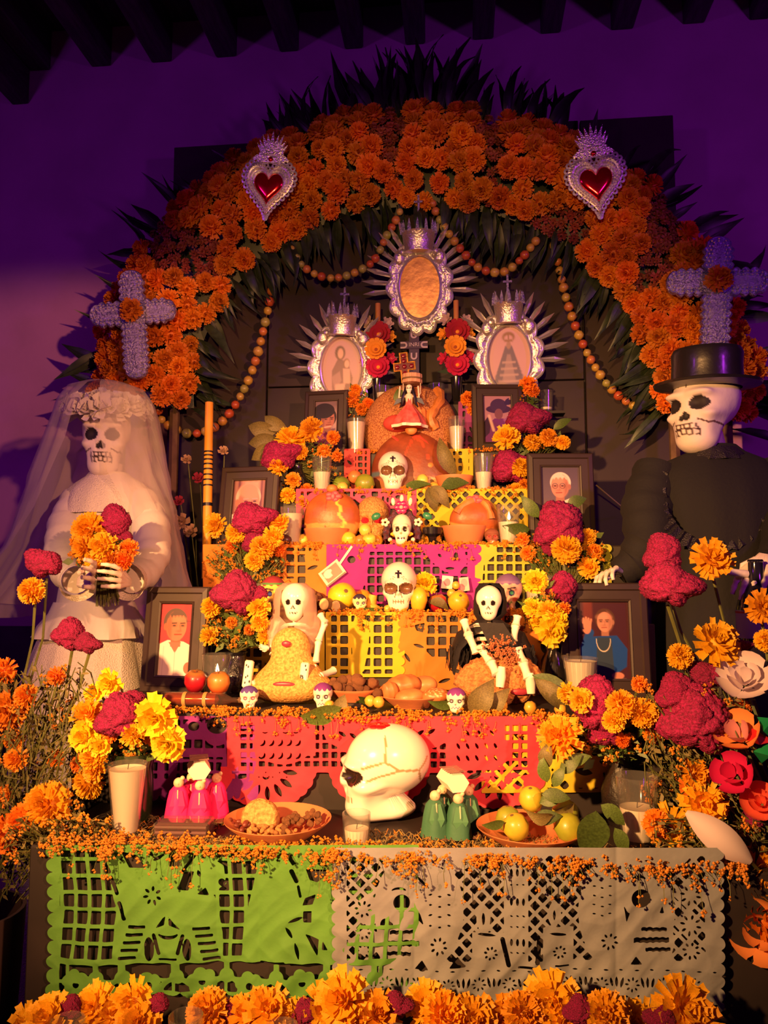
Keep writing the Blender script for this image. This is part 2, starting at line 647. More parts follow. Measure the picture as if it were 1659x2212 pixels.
def net(X, Y, px, py, w, ox=0, oy=0, diag=False):
    """Positive on the threads of a net."""
    if diag: X, Y = (X + Y) * .7071, (Y - X) * .7071
    dx = np.abs((X - ox + px / 2) % px - px / 2)
    dy = np.abs((Y - oy + py / 2) % py - py / 2)
    return w / 2 - np.minimum(dx, dy)


def U(*a):
    r = a[0]
    for b in a[1:]: r = np.maximum(r, b)
    return r


def cut(F, *holes):
    for h in holes: F = np.minimum(F, -h)
    return F


def petals(X, Y, cx, cy, r0, r1, n, w, a0=0.0, arc=2 * pi):
    h = np.full(X.shape, -1e3)
    for k in range(n):
        a = a0 + arc * k / n
        h = np.maximum(h, Fl(X, Y, cx + (r0 + r1) / 2 * cos(a), cy + (r0 + r1) / 2 * sin(a), r1 - r0, w, a))
    return h


def rosette(X, Y, cx, cy, r, n, hole):
    f = Fc(X, Y, cx, cy, r * .55)
    for k in range(n):
        a = 2 * pi * k / n + .3
        f = np.maximum(f, Fc(X, Y, cx + r * .62 * cos(a), cy + r * .62 * sin(a), r * .42))
    return np.minimum(f, -Fc(X, Y, cx, cy, hole))


def scallop(X, Y, x0, y0, x1, y1, r, sides):
    """A sheet with scalloped edges."""
    F = Fb(X, Y, x0, y0, x1, y1)
    for s in sides:
        if s in 'lr':
            n = int((y1 - y0) / (2 * r))
            for k in range(n + 1): F = np.maximum(F, Fc(X, Y, x0 if s == 'l' else x1, y0 + r + 2 * r * k * (y1 - y0) / (2 * r * n) * .97, r))
        else:
            n = int((x1 - x0) / (2 * r))
            for k in range(n): F = np.maximum(F, Fc(X, Y, x0 + (k + .5) * (x1 - x0) / n, y1, r))
    return F


def contour(F, xs, ys):
    """Fills F > 0 with quads and clipped cells (marching squares)."""
    ny, nx = F.shape
    F = np.where(F == 0, 1e-6, F)
    ins = F > 0
    V, vid, faces = [], {}, []
    vidx = -np.ones((ny, nx), int)
    jj, ii = np.nonzero(ins)
    vidx[jj, ii] = np.arange(len(jj))
    V = [(xs[i], ys[j]) for j, i in zip(jj, ii)]
    cnt = ins[:-1, :-1].astype(int) + ins[1:, :-1] + ins[:-1, 1:] + ins[1:, 1:]
    for j, i in zip(*np.nonzero(cnt == 4)):
        faces.append((vidx[j, i], vidx[j, i + 1], vidx[j + 1, i + 1], vidx[j + 1, i]))

    def edge(a, b):
        k = (a, b) if a < b else (b, a)
        if k not in vid:
            (j0, i0), (j1, i1) = k
            t = F[j0, i0] / (F[j0, i0] - F[j1, i1])
            vid[k] = len(V)
            V.append((xs[i0] + (xs[i1] - xs[i0]) * t, ys[j0] + (ys[j1] - ys[j0]) * t))
        return vid[k]
    for j, i in zip(*np.nonzero((cnt > 0) & (cnt < 4))):
        q = [(j, i), (j, i + 1), (j + 1, i + 1), (j + 1, i)]
        poly = []
        for k in range(4):
            a, b = q[k], q[(k + 1) % 4]
            if ins[a]: poly.append(vidx[a])
            if ins[a] != ins[b]: poly.append(edge(a, b))
        if len(poly) > 2: faces.append(tuple(poly))
    return V, faces


def papel(label, field, x0, y0, x1, y1, Y, mat_, step=2.6, wave=.004, seed=0, fold=()):
    """A sheet of cut tissue paper; x0..y1 are its bounds where it hangs on the plane y = Y."""
    xs, ys = np.arange(x0 - 14, x1 + 14 + step, step), np.arange(y0 - 14, y1 + 30 + step, step)
    X, Yp = np.meshgrid(xs, ys)
    P, faces = contour(field(X, Yp), xs, ys)
    P = np.array(P)
    o, ex, ey = at(0, 0, Y), at(1000, 0, Y) - at(0, 0, Y), at(0, 1000, Y) - at(0, 0, Y)
    W = []
    for x, y in P:
        a = at(x, y, Y)
        t = (y - y0) / (y1 - y0)
        d = wave * (sin(x / 31 + seed) * .6 + sin(x / 83 + 2 * seed + y / 60)) * (.25 + .75 * max(0, t)) + .0012 * sin(x / 9 + y / 13 + seed) * t
        for fx in fold: d -= .004 * math.exp(-abs(x - fx) / 14)
        q1, q2 = sin(x / 17 + 2.1 * sin(y / 29 + seed)), sin((x + 2 * y) / 37 + 1.7 * sin(x / 41 - seed))
        d += .5 * wave * (.55 * (.5 - abs(q1)) + .7 * (.5 - abs(q2))) * (.15 + .85 * min(1, max(0, t) * 2))
        W.append((a.x, a.y - 1.6 * abs(wave) - d, a.z))
    me = np_mesh('papel_picado', W, faces, mat_)
    o = inst('papel_picado', me)
    return clean(o, label, 'paper banner', 'cut paper banners on the altar')


def paper(name, col, tr=.25):
    return mat('tissue_' + name, col, .75, var=.10, vscale=14, bump=.45, bscale=22, transl=tr, bdist=.006)


# --- front sheet, green
def f_green(X, Y):
    sh = scallop(X, Y, 118, 1822, 905, 2128, 14, 'l')
    for k in range(18): sh = U(sh, Fe(X, Y, 140 + k * 46, 2128, 27, 26 + 6 * sin(k * 2.1)))
    wob = 3 * np.sin(Y / 40)
    n = net(X + wob, Y, 30.5, 36, 8, 134, 1852)
    sh2 = np.minimum(sh, U(n, -Fb(X, Y, 132, 1834, 900, 2069)))
    body = Fp(X, Y, [(232, 1822), (236, 1880), (262, 1985), (252, 2073), (482, 2080), (482, 2010), (470, 1940), (462, 1925), (492, 1905), (486, 1866), (466, 1855), (440, 1822)])
    b2 = Fp(X, Y, [(572, 1822), (556, 1880), (530, 1990), (520, 2085), (735, 2092), (735, 1822)])
    F = U(sh2, np.minimum(sh, body), np.minimum(sh, b2))
    H = [petals(X, Y, 333, 1931, 8, 22, 7, 3.2, .3),
         Fs(X, Y, 232, 1866, 240, 1880, 4), Fs(X, Y, 243, 1892, 257, 1926, 4), Fs(X, Y, 261, 1947, 273, 1980, 4),
         Fp(X, Y, [(264, 1836), (300, 1845), (318, 1872), (282, 1872)]), Fl(X, Y, 345, 1850, 30, 4, -.5), Fl(X, Y, 330, 1842, 24, 3, .9),
         Fb(X, Y, 368, 1842, 392, 1868), Fs(X, Y, 400, 1876, 424, 1844, 3.5), Fp(X, Y, [(388, 1917), (402, 1879), (424, 1877), (412, 1918)]), Fl(X, Y, 434, 1882, 16, 4, 1.2),
         Fp(X, Y, [(430, 1926), (448, 1912), (456, 1930)]), Fc(X, Y, 482, 1902, 8)]
    for k in range(5):
        d = 5 * k
        H += [Fb(X, Y, 281 - d, 1994 + k * 16.5, 318 - d, 2001 + k * 16.5), Fb(X, Y, 420 + d, 1997 + k * 17, 457 + d, 2004 + k * 17)]
    H += [Fp(X, Y, [(340, 2000), (356, 1978), (362, 1974), (360, 1992)]), Fp(X, Y, [(369, 1974), (378, 1984), (396, 2003), (370, 1992)]),
          np.minimum(Fe(X, Y, 368, 2010, 22, 14), -Fe(X, Y, 368, 2002, 26, 14)),
          Fs(X, Y, 337, 2014, 347, 2054, 4), Fs(X, Y, 399, 2016, 388, 2054, 4), Fb(X, Y, 346, 2065, 386, 2070),
          np.minimum(Fe(X, Y, 326, 2045, 11, 26), X - 316), Fe(X, Y, 408, 2047, 9, 25)]
    H += [Fp(X, Y, [(616, 1838), (630, 1842), (642, 1862), (634, 1866)]), Fs(X, Y, 632, 1878, 642, 1900, 5), Fs(X, Y, 646, 1912, 650, 1934, 3),
          Fp(X, Y, [(662, 1874), (706, 1876), (708, 1888), (686, 1904), (670, 1898)]), Fp(X, Y, [(654, 1954), (660, 1938), (684, 1929), (676, 1952)]),
          Fb(X, Y, 656, 1966, 674, 1990), Fl(X, Y, 640, 1984, 36, 4, -.35), Fl(X, Y, 626, 2012, 30, 4, 1.0), Fl(X, Y, 643, 2050, 40, 4, 1.35),
          Fp(X, Y, [(660, 2014), (690, 2026), (688, 2062)]), Fp(X, Y, [(698, 2028), (710, 2048), (697, 2048)]),
          Fs(X, Y, 566, 2077, 614, 2077, 4), Fs(X, Y, 626, 2082, 650, 2084, 4), Fs(X, Y, 664, 2082, 686, 2082, 3)]
    F = cut(F, *H)
    # flowered border
    band = np.minimum(sh, Fb(X, Y, 134, 2078, 905, 2150))
    orn = np.full(X.shape, -1e3)
    for k, cx in enumerate((172, 322, 438, 540, 655, 760, 860)):
        orn = U(orn, rosette(X, Y, cx, 2118 + 10 * (k % 2), 31, 6, 7.5))
    for cx in (215, 270, 385, 490, 600, 706, 810):
        orn = U(orn, Fc(X, Y, cx, 2106, 16), Fs(X, Y, cx, 2076, cx, 2106, 6), np.minimum(Fc(X, Y, cx, 2150, 46), -Fc(X, Y, cx, 2150, 34)))
    orn = U(orn, net(X, Y, 112, 60, 7, 40, 2112), Fb(X, Y, 100, 2138, 910, 2146 + 0 * X) if False else Fs(X, Y, 110, 2140, 905, 2150, 5))
    return np.where(Y > 2078, np.where(band > 0, np.minimum(sh, orn), F), F)


papel('bright green cut paper banner hanging from the lowest wide shelf, left half', f_green, 118, 1822, 905, 2150, 1.592, paper('green', (.115, .34, .05)), wave=.006, fold=(470, 560), seed=1.0)


# --- front sheet, pale grey: two skulls with candles between
def f_grey(X, Y):
    sh = scallop(X, Y, 732, 1828, 1548, 2166, 14, 'lr')
    n = net(X, Y, 23, 23, 7.5, diag=True)
    win = Fb(X, Y, 750, 1836, 1520, 2075)
    F = np.minimum(sh, U(n, -win))
    SK = [Fe(X, Y, 905, 1962, 96, 128), Fe(X, Y, 1352, 1964, 104, 138), Fe(X, Y, 1395, 2030, 60, 62), Fe(X, Y, 862, 2030, 50, 60)]
    ban = [Fb(X, Y, 1088, 1830, 1140, 2086), Fb(X, Y, 1020, 2010, 1092, 2086), Fb(X, Y, 1172, 1998, 1238, 2086), Fl(X, Y, 1044, 1982, 66, 15, pi / 2), Fl(X, Y, 1196, 1970, 62, 14, pi / 2)]
    tops = [Fe(X, Y, 930, 1838, 110, 50), Fe(X, Y, 1290, 1832, 60, 34), Fe(X, Y, 1420, 1838, 70, 40), Fb(X, Y, 740, 1828, 1540, 1846)]
    ros = [Fp(X, Y, [(750, 1960), (800, 1925), (830, 1960), (792, 2000)]), Fp(X, Y, [(752, 2030), (796, 1995), (826, 2030), (790, 2066)]),
           Fp(X, Y, [(1450, 1930), (1490, 1892), (1528, 1930), (1490, 1968)]), Fp(X, Y, [(1455, 1996), (1490, 1962), (1526, 1996), (1490, 2032)]), Fp(X, Y, [(1456, 2050), (1490, 2026), (1524, 2054), (1490, 2080)])]
    F = U(F, *[np.minimum(sh, s) for s in SK + ban + tops + ros])
    F = U(F, np.minimum(sh, Fb(X, Y, 740, 2072, 1545, 2170)))
    H = [Fc(X, Y, 868, 1948, 18), Fc(X, Y, 1383, 1938, 20.5), np.minimum(Fe(X, Y, 862, 1922, 16, 8), -Fe(X, Y, 862, 1927, 18, 8)), np.minimum(Fe(X, Y, 1378, 1896, 15, 9), -Fe(X, Y, 1378, 1902, 17, 9)),
         Fp(X, Y, [(898, 1958), (908, 1974), (916, 1998), (900, 1984)]), Fp(X, Y, [(1345, 1950), (1353, 1966), (1359, 1970), (1352, 1990)]), Fp(X, Y, [(1424, 1972), (1430, 1954), (1434, 1972)]),
         Fl(X, Y, 838, 1994, 26, 6, .3), Fe(X, Y, 832, 1994, 10, 12)]
    def teeth(cx, cy, w, h):
        return Fb(X, Y + 2.2 * np.abs(np.sin(X / 4.4)), cx - w, cy - h, cx + w, cy + h)
    H += [teeth(1412, 2007, 28, 4), teeth(1406, 2030, 38, 5.5), teeth(1420, 2050, 27, 4), teeth(868, 2014, 26, 4), teeth(872, 2038, 34, 6), teeth(862, 2060, 26, 4)]
    for cx, cy, r in ((1316, 2032, 20), (1208, 2054, 16), (948, 2040, 20), (1490, 1932, 24), (1490, 1996, 24), (1490, 2050, 20), (786, 1960, 20), (786, 2010, 18), (786, 2052, 18), (1060, 2055, 16)):
        H.append(petals(X, Y, cx, cy, r * .45, r, 8, 2.6, .2))
    for k in range(12):
        cx = 770 + k * 66
        H.append(petals(X, Y, cx, 2122, 7, 17, 8, 2.2, .1))
        if k < 11: H += [Fl(X, Y, cx + 22 + 11 * j, 2118, 24, 3, pi / 2 - .25 + .25 * j) for j in range(3)]
        H += [Fl(X, Y, cx + 10, 2092, 12, 1.8, 0), Fl(X, Y, cx + 42, 2092, 12, 1.8, .2), Fl(X, Y, cx - 12, 2146, 9, 2, .8), Fl(X, Y, cx + 12, 2146, 9, 2, -.8), Fb(X, Y, cx + 6, 2163, cx + 50, 2168)]
    for cy in (1882, 1944, 2030):
        H += [Fl(X, Y, 1104 + 13 * j, cy, 20, 3.2, pi / 2) for j in range(3)]
    for cy in (1908, 1974, 1997, 2052):
        H += [Fl(X, Y, 1104 + 13 * j, cy, 8, 1.8, .3) for j in range(3)]
    H += [Fs(X, Y, 1085, 2024, 1098, 2078, 5), Fs(X, Y, 1164, 2024, 1160, 2074, 5), Fb(X, Y, 1118, 2082, 1152, 2087), Fb(X, Y, 1198, 2082, 1230, 2086), Fl(X, Y, 1205, 2014, 42, 3.5, .1), Fl(X, Y, 1050, 2015, 44, 3.5, .1),
          Fl(X, Y, 1044, 1982, 30, 3.5, pi / 2), Fl(X, Y, 1196, 1972, 24, 3, pi / 2), Fp(X, Y, [(1360, 2080), (1372, 2062), (1386, 2080)]), Fp(X, Y, [(896, 2090), (912, 2070), (926, 2090)]), Fp(X, Y, [(970, 2086), (988, 2060), (1008, 2084)])]
    for a in range(4):
        H += [Fl(X, Y, 1282 + 17 * j, 1910 + a * 20 + 4 * (j % 2), 10, 1.8, .15) for j in range(3)]
        H += [Fl(X, Y, 930 + 20 * j, 1930 + a * 22 + 4 * (j % 2), 10, 2.2, .3 * j - .3) for j in range(3)]
    H += [Fl(X, Y, 912, 1902, 50, 3, .75), Fl(X, Y, 1326, 1888, 26, 3, -.6), Fl(X, Y, 1440, 1860, 14, 2, .4), Fl(X, Y, 1395, 1856, 12, 2, 0)]
    return cut(F, *H)


papel('pale grey cut paper banner with two skulls hanging from the lowest wide shelf', f_grey, 732, 1828, 1548, 2166, 1.584, paper('grey', (.27, .29, .33), .2), wave=.005, fold=(895, 1330), seed=2.4)


# --- second shelf
def f_pink(X, Y):
    sh = Fb(X, Y, 492, 1546, 1172, 1668)
    for k in range(3):
        cx = 575 + k * 245 if k < 2 else 1075
        lobe = Fe(X, Y, cx, 1660, 108, 86)
        wv = 3 * np.abs(np.sin(np.arctan2(Y - 1660, X - cx) * 14))
        sh = U(sh, np.minimum(lobe + wv - 2, Y - 1655))
    sh = U(sh, *[Fc(X, Y, 1172, 1556 + 20 * k, 7) for k in range(6)])
    n = net(X, Y, 19.5, 19.5, 6, 518, 1562)
    win = U(Fb(X, Y, 516, 1562, 552, 1655), Fb(X, Y, 682, 1562, 770, 1655), Fb(X, Y, 900, 1600, 966, 1660), Fb(X, Y, 1090, 1562, 1140, 1668), Fb(X, Y, 540, 1632, 690, 1655), Fb(X, Y, 990, 1640, 1100, 1668), Fb(X, Y, 690, 1615, 900, 1655))
    F = np.minimum(sh, U(n, -win))
    birds = [Fe(X, Y, 612, 1606, 64, 44), Fe(X, Y, 1034, 1622, 72, 40), Fe(X, Y, 1028, 1580, 48, 34), Fe(X, Y, 760, 1580, 60, 38), Fe(X, Y, 910, 1578, 64, 40), Fb(X, Y, 700, 1546, 980, 1570), Fe(X, Y, 612, 1570, 50, 30)]
    F = U(F, *[np.minimum(sh, b) for b in birds])
    H = []
    for j in range(5): H += [np.minimum(Fc(X, Y, 566 + j * 19, 1602 + r * 28, 9), -Fc(X, Y, 561 + j * 19, 1598 + r * 28, 10.5)) for r in range(2)]
    for j in range(4): H += [np.minimum(Fc(X, Y, 574 + j * 22, 1576, 8), -Fc(X, Y, 574 + j * 22, 1572, 9))]
    for j in range(5): H += [Fl(X, Y, 990 + j * 20, 1610 + r * 26, 17, 3, 1.1) for r in range(2)]
    for j in range(3): H += [Fl(X, Y, 1010 + j * 26, 1582, 16, 3, 1.0), Fl(X, Y, 740 + j * 24, 1585 + 4 * j, 22, 4, .6), Fl(X, Y, 884 + j * 24, 1585 - 3 * j, 22, 4, -.6)]
    for cx in (575, 820, 1075):
        H.append(petals(X, Y, cx, 1660, 36, 70, 7, 6, .15, pi))
        H.append(np.minimum(Fc(X, Y, cx, 1676, 8), -Fc(X, Y, cx, 1671, 8)))
        H += [Fc(X, Y, cx - 60 + 15 * j, 1668 + 10 * (j % 2), 2.0) for j in range(9)]
    return cut(F, *H)


PINK = paper('pink', (.92, .055, .10), .3)
papel('large pinkish red cut paper banner with birds hanging behind the white skull', f_pink, 492, 1546, 1178, 1740, 1.908, PINK, seed=.6)


def f_lace(x0, y0, x1, y1, p, w, mot, holes, sc='', r=8, diag=False, ox=0, oy=0):
    """A banner: a net within a border, solid motifs over it, holes in the motifs."""
    def f(X, Y):
        sh = scallop(X, Y, x0, y0, x1, y1, r, sc)
        m = p * .5
        F = np.minimum(sh, U(net(X, Y, p, p, w, x0 + ox, y0 + oy, diag), -Fb(X, Y, x0 + m, y0 + m * .6, x1 - m, y1 - m * .6)))
        F = U(F, *[np.minimum(sh, k(X, Y)) for k in mot]) if mot else F
        return cut(F, *[h(X, Y) for h in holes]) if holes else F
    return f


def E(*a): return lambda X, Y: Fe(X, Y, *a)
def P(*pts): return lambda X, Y: Fp(X, Y, pts)
def LF(*a): return lambda X, Y: Fl(X, Y, *a)
def BX(*a): return lambda X, Y: Fb(X, Y, *a)
def SG(*a): return lambda X, Y: Fs(X, Y, *a)


PURP = paper('purple', (.30, .030, .32), .25)
YEL = paper('yellow', (.82, .62, .03), .3)
ORA = paper('orange', (.88, .28, .035), .3)
MAG = paper('magenta', (.50, .022, .36), .25)
LIME = paper('lime', (.55, .56, .05), .25)
papel('dark purple cut paper banner at the left end of the second shelf', f_lace(322, 1546, 560, 1715, 24, 6,
      [E(470, 1580, 30, 30), BX(322, 1622, 560, 1634), BX(322, 1680, 560, 1715), SG(352, 1690, 352, 1640, 6), SG(375, 1690, 382, 1640, 6), SG(440, 1690, 440, 1640, 6), SG(480, 1690, 490, 1640, 7), E(420, 1575, 24, 22)], [E(470, 1566, 22, 18), E(420, 1568, 12, 10)], 'b', 12), 322, 1546, 560, 1715, 1.914, PURP, seed=3)
papel('yellow cut paper banner at the right end of the second shelf', f_lace(1040, 1548, 1318, 1710, 24, 8,
      [E(1200, 1600, 30, 60), P((1210, 1650), (1290, 1630), (1310, 1700), (1230, 1700)), E(1120, 1590, 40, 36), BX(1150, 1548, 1190, 1700)], [LF(1200, 1580, 40, 7, 1.2), LF(1205, 1625, 30, 6, 1.0), LF(1120, 1590, 30, 5, .6), LF(1260, 1665, 40, 8, .2)], '', 8, True), 1040, 1548, 1318, 1710, 1.915, YEL, seed=5)
papel('yellow cut paper banner between the two seated skeletons', f_lace(704, 1322, 866, 1462, 24, 7,
      [P((770, 1322), (800, 1345), (796, 1400), (786, 1450), (752, 1462), (762, 1410), (756, 1360), (764, 1345))], [LF(785, 1350, 12, 3, .4)], 'r', 9, ox=4), 704, 1322, 866, 1462, 2.332, YEL, seed=2)
papel('orange cut paper banner behind the bread plate', f_lace(868, 1322, 1040, 1490, 25, 7,
      [P((868, 1322), (920, 1330), (925, 1360), (915, 1400), (935, 1420), (1040, 1440), (1040, 1490), (880, 1490), (868, 1430)), BX(1010, 1322, 1040, 1420)],
      [P((895, 1350), (918, 1345), (914, 1366), (900, 1362)), LF(905, 1395, 26, 3.5, .3), LF(880, 1420, 26, 3.5, 1.0), LF(990, 1450, 40, 4, .2), LF(960, 1470, 30, 4, -.3)], 'l', 8), 868, 1322, 1040, 1490, 2.333, ORA, seed=4)
papel('orange cut paper banner behind the hooded skeleton', f_lace(1060, 1322, 1240, 1500, 26, 7,
      [P((1120, 1322), (1240, 1322), (1240, 1380), (1180, 1420), (1195, 1500), (1130, 1500), (1150, 1420), (1110, 1380)), BX(1060, 1322, 1085, 1500)], [LF(1175, 1400, 30, 7, 1.2), LF(1155, 1450, 44, 6, 1.4), LF(1180, 1470, 40, 6, 1.7), LF(1190, 1350, 20, 4, .3)], '', 8), 1060, 1322, 1240, 1500, 2.333, ORA, seed=6)
papel('yellow ochre cut paper banner behind the veiled seated skeleton', f_lace(520, 1322, 702, 1500, 25, 7, [E(610, 1400, 40, 60)], [LF(610, 1390, 40, 6, 1.0)], '', 8), 520, 1322, 702, 1500, 2.334, YEL, seed=7)
# --- fourth shelf
papel('orange cut paper banner at the left of the shelf with the bread bowls', f_lace(440, 1176, 735, 1330, 24, 7,
      [P((690, 1176), (735, 1176), (735, 1290), (690, 1300), (655, 1280), (664, 1240), (658, 1200)), BX(440, 1250, 640, 1330), P((440, 1176), (480, 1176), (470, 1260), (440, 1290))], [LF(676, 1226, 26, 4, -.3), LF(540, 1280, 40, 5, .2), LF(600, 1285, 30, 5, -.4)], '', 8, ox=8, oy=-6), 440, 1176, 735, 1330, 2.532, ORA, seed=1)
papel('magenta cut paper banner behind the skull with the forehead cross', f_lace(706, 1176, 1030, 1325, 20, 4.5,
      [P((706, 1176), (800, 1190), (795, 1230), (780, 1290), (720, 1300), (706, 1260)), P((900, 1176), (1000, 1176), (1010, 1215), (990, 1240), (960, 1235), (935, 1215)), BX(706, 1176, 1030, 1192), BX(1012, 1176, 1030, 1325)],
      [E(760, 1209, 9, 8), LF(972, 1228, 24, 3, 0), E(985, 1202, 5, 9), LF(950, 1200, 12, 3, .7)], 'r', 10, ox=6, oy=6), 706, 1176, 1030, 1325, 2.528, MAG, seed=2)
papel('yellow green cut paper banner right of the magenta one', f_lace(1026, 1176, 1312, 1325, 20, 5.5,
      [P((1026, 1176), (1074, 1176), (1068, 1200), (1045, 1220), (1038, 1300), (1026, 1300)), BX(1280, 1176, 1312, 1320)], [P((1288, 1230), (1300, 1205), (1304, 1232))], 'r', 9, ox=4), 1026, 1176, 1312, 1325, 2.531, LIME, seed=3)
# --- fifth and sixth shelf
papel('pink lace cut paper banner above the sesame skull', f_lace(640, 1056, 900, 1170, 20, 6, [E(785, 1074, 18, 14), E(830, 1080, 16, 15), E(860, 1076, 18, 14), E(690, 1076, 26, 15)], [E(785, 1074, 6, 4), E(828, 1078, 3, 6), E(838, 1080, 3, 6), E(860, 1074, 6, 4)], 'b', 8), 640, 1056, 900, 1170, 2.692, paper('rose', (.72, .09, .22), .25), seed=8)
papel('yellow net cut paper banner above the right bread bowl', f_lace(880, 1056, 1140, 1180, 17, 6, [E(960, 1110, 20, 26)], [], '', 8, True), 880, 1056, 1140, 1180, 2.693, YEL, seed=9)
papel('red and orange striped cut paper banner left of the big round loaf', f_lace(744, 970, 800, 1060, 14, 4, [BX(744, 970, 768, 1060)], [LF(756, 1000, 16, 3, .8), LF(756, 1030, 18, 3, -.5)], '', 6), 744, 970, 800, 1060, 2.832, paper('red', (.70, .08, .08), .25), seed=10)
papel('yellow cut paper banner right of the big round loaf', f_lace(970, 970, 1022, 1040, 17, 6, [BX(998, 970, 1011, 1040)], [], '', 6), 970, 970, 1022, 1040, 2.832, YEL, seed=11)
papel('small lilac cut paper banner behind the right white candle', f_lace(990, 868, 1060, 970, 18, 5, [E(1030, 910, 26, 40)], [LF(1030, 940, 22, 4, 1.4), LF(1018, 930, 18, 3, 1.1)], '', 6), 990, 868, 1060, 970, 2.952, paper('lilac', (.40, .06, .30), .25), seed=12)


# ---------------------------------------------------------------- strips of tiny flowers along the shelf edges
def floret(mb, p, r, m=0):
    for k in range(4):
        a = random.random() * 6.28
        mb.add(octa((p[0] + r * .8 * cos(a + k * 1.6), p[1] + r * .5 * sin(k * 2.2 + a), p[2] + r * .8 * sin(a + k * 1.6)), r * random.uniform(.55, .85)), m)


def edge_strip(label, Y, z, x0, x1, n, drop, seed, r=.0042, hang=.22, depth=.03, up=.012):
    random.seed(seed)
    mb = MB()
    for _ in range(n):
        x = random.uniform(x0, x1)
        x += .02 * sin(x * 40 + seed)
        if random.random() < hang:
            d = drop * random.random() ** 2.4
            p = Vector((x, Y - .006 - .012 * random.random(), z - d))
            mb.add(tube([(x + random.uniform(-.006, .006), Y + .01, z + .004), (p.x + random.uniform(-.004, .004), Y - .008, z - d * .4), p + Vector((0, 0, r))], .0007, 3, False), 1)
        else:
            p = Vector((x, Y - .004 + depth * random.random() ** 1.5, z + r + up * random.random() ** 2 - .006 * random.random()))
        floret(mb, p, r * random.uniform(.7, 1.25))
    o = mb.build('flower_trim', [FLORET, STEM], smooth=False)
    return clean(o, label, 'flower trim', None, 'stuff')


edge_strip('dense edging of tiny orange flowers along the front of the lowest wide shelf', 1.562, .943, -.84, .53, 1600, .065, 1, .0042, .12, .085, .018)
edge_strip('edging of tiny orange flowers along the shelf of the seated skeletons', 1.905, 1.166, -.76, .33, 620, .05, 2, .0046, .2)
edge_strip('edging of tiny orange flowers below the second white skull', 2.325, 1.395, -.42, .30, 330, .05, 3, .0048, .22)
edge_strip('edging of tiny orange flowers along the shelf of the bread bowls', 2.525, 1.608, -.62, .33, 430, .045, 4, .0048, .18)
edge_strip('edging of tiny orange flowers below the upper white skull', 2.688, 1.807, -.56, .22, 260, .03, 5, .005, .15)
edge_strip('thin edging of tiny flowers under the topmost frames', 2.84, 1.971, -.44, .30, 130, .02, 6, .005, .1)


def moss(label, boxes, n, seed):
    random.seed(seed)
    mb = MB()
    for _ in range(n):
        x0, y0, x1, y1, z = random.choice(boxes)
        x, y = random.uniform(x0, x1), random.uniform(y0, y1)
        a, l = random.random() * 6.28, random.uniform(.008, .024)
        p = Vector((x, y, z + .001))
        mb.add(tube([p, p + Vector((cos(a) * l * .5, sin(a) * l * .5, random.uniform(.002, .012))), p + Vector((cos(a) * l, sin(a) * l, random.uniform(.0, .01)))], [.0012, .001, .0005], 3, False), 0 if random.random() < .85 else 1)
    o = mb.build('dried_moss', [mat('moss', (.20, .15, .06), .9, var=.4, vscale=60), FLORET], smooth=False)
    return clean(o, label, 'moss', None, 'stuff')


moss('dried brown herbs scattered over the top of the lowest wide shelf', [(-.84, 1.61, -.55, 1.80, .937), (-.5, 1.61, -.1, 1.66, .937), (-.25, 1.64, .2, 1.75, .937), (.0, 1.62, .5, 1.70, .937), (-.66, 1.61, -.5, 1.66, .937)], 2600, 11)
# ---------------------------------------------------------------- flowers (unit size: diameter 1, facing -Y)
def petal(mb, base, d, up, ln, w, curl, m=0, notch=.12, rows=3):
    """One ruffled petal from base along d, its face towards up."""
    d, up = d.normalized(), up.normalized()
    s = d.cross(up).normalized()
    rws = []
    for j in range(rows):
        t = j / (rows - 1)
        ww = w * (.35 + .65 * sin(min(1, t * 1.15) * pi / 2)) * (1 - .15 * t)
        c = base + d * ln * t + up * (curl * ln * (t * t))
        e = -notch * ln if j == rows - 1 else 0
        rws.append([c - s * ww * .5 + up * .06 * ln, c + d * e * .0 + up * (-.04 * ln if j < rows - 1 else .05 * ln) + d * e, c + s * ww * .5 + up * .06 * ln])
    V = sum(rws, [])
    F = []
    for j in range(rows - 1):
        a = j * 3
        F += [(a, a + 1, a + 4, a + 3), (a + 1, a + 2, a + 5, a + 4)]
    mb.add((V, F), m)


def pompom(seed, rings, lens, core=.22, w=.16, spread=1.9, m=0, flat=1.0, notch=.08, jit=.12, centre=None):
    """Flower head: rings of petals over a core; the bloom looks towards -Y."""
    random.seed(seed)
    mb = MB()
    mb.add(ball((0, .03, 0), (core, core * flat, core), 10, 6), m)
    for k, n in enumerate(rings):
        th = spread * (k + .35) / len(rings)
        ln = lens[0] + (lens[1] - lens[0]) * k / max(1, len(rings) - 1)
        for i in range(n):
            a = 2 * pi * (i + .5 * (k % 2)) / n + random.uniform(-jit, jit)
            t = th + random.uniform(-jit, jit) * .8
            d = Vector((sin(t) * cos(a), -cos(t) * flat, sin(t) * sin(a)))
            up = Vector((-cos(t) * cos(a), -sin(t), -cos(t) * sin(a)))
            l = ln * random.uniform(.85, 1.12)
            petal(mb, d * core * .7, d, up, l, w * random.uniform(.85, 1.25), random.uniform(-.1, .3), m, notch)
    if centre is not None:
        for k in range(22):
            a, r = k * 2.4, .012 * k ** .75
            mb.add(octa((r * cos(a), -core * flat - .05, r * sin(a)), .035), centre)
    return mb


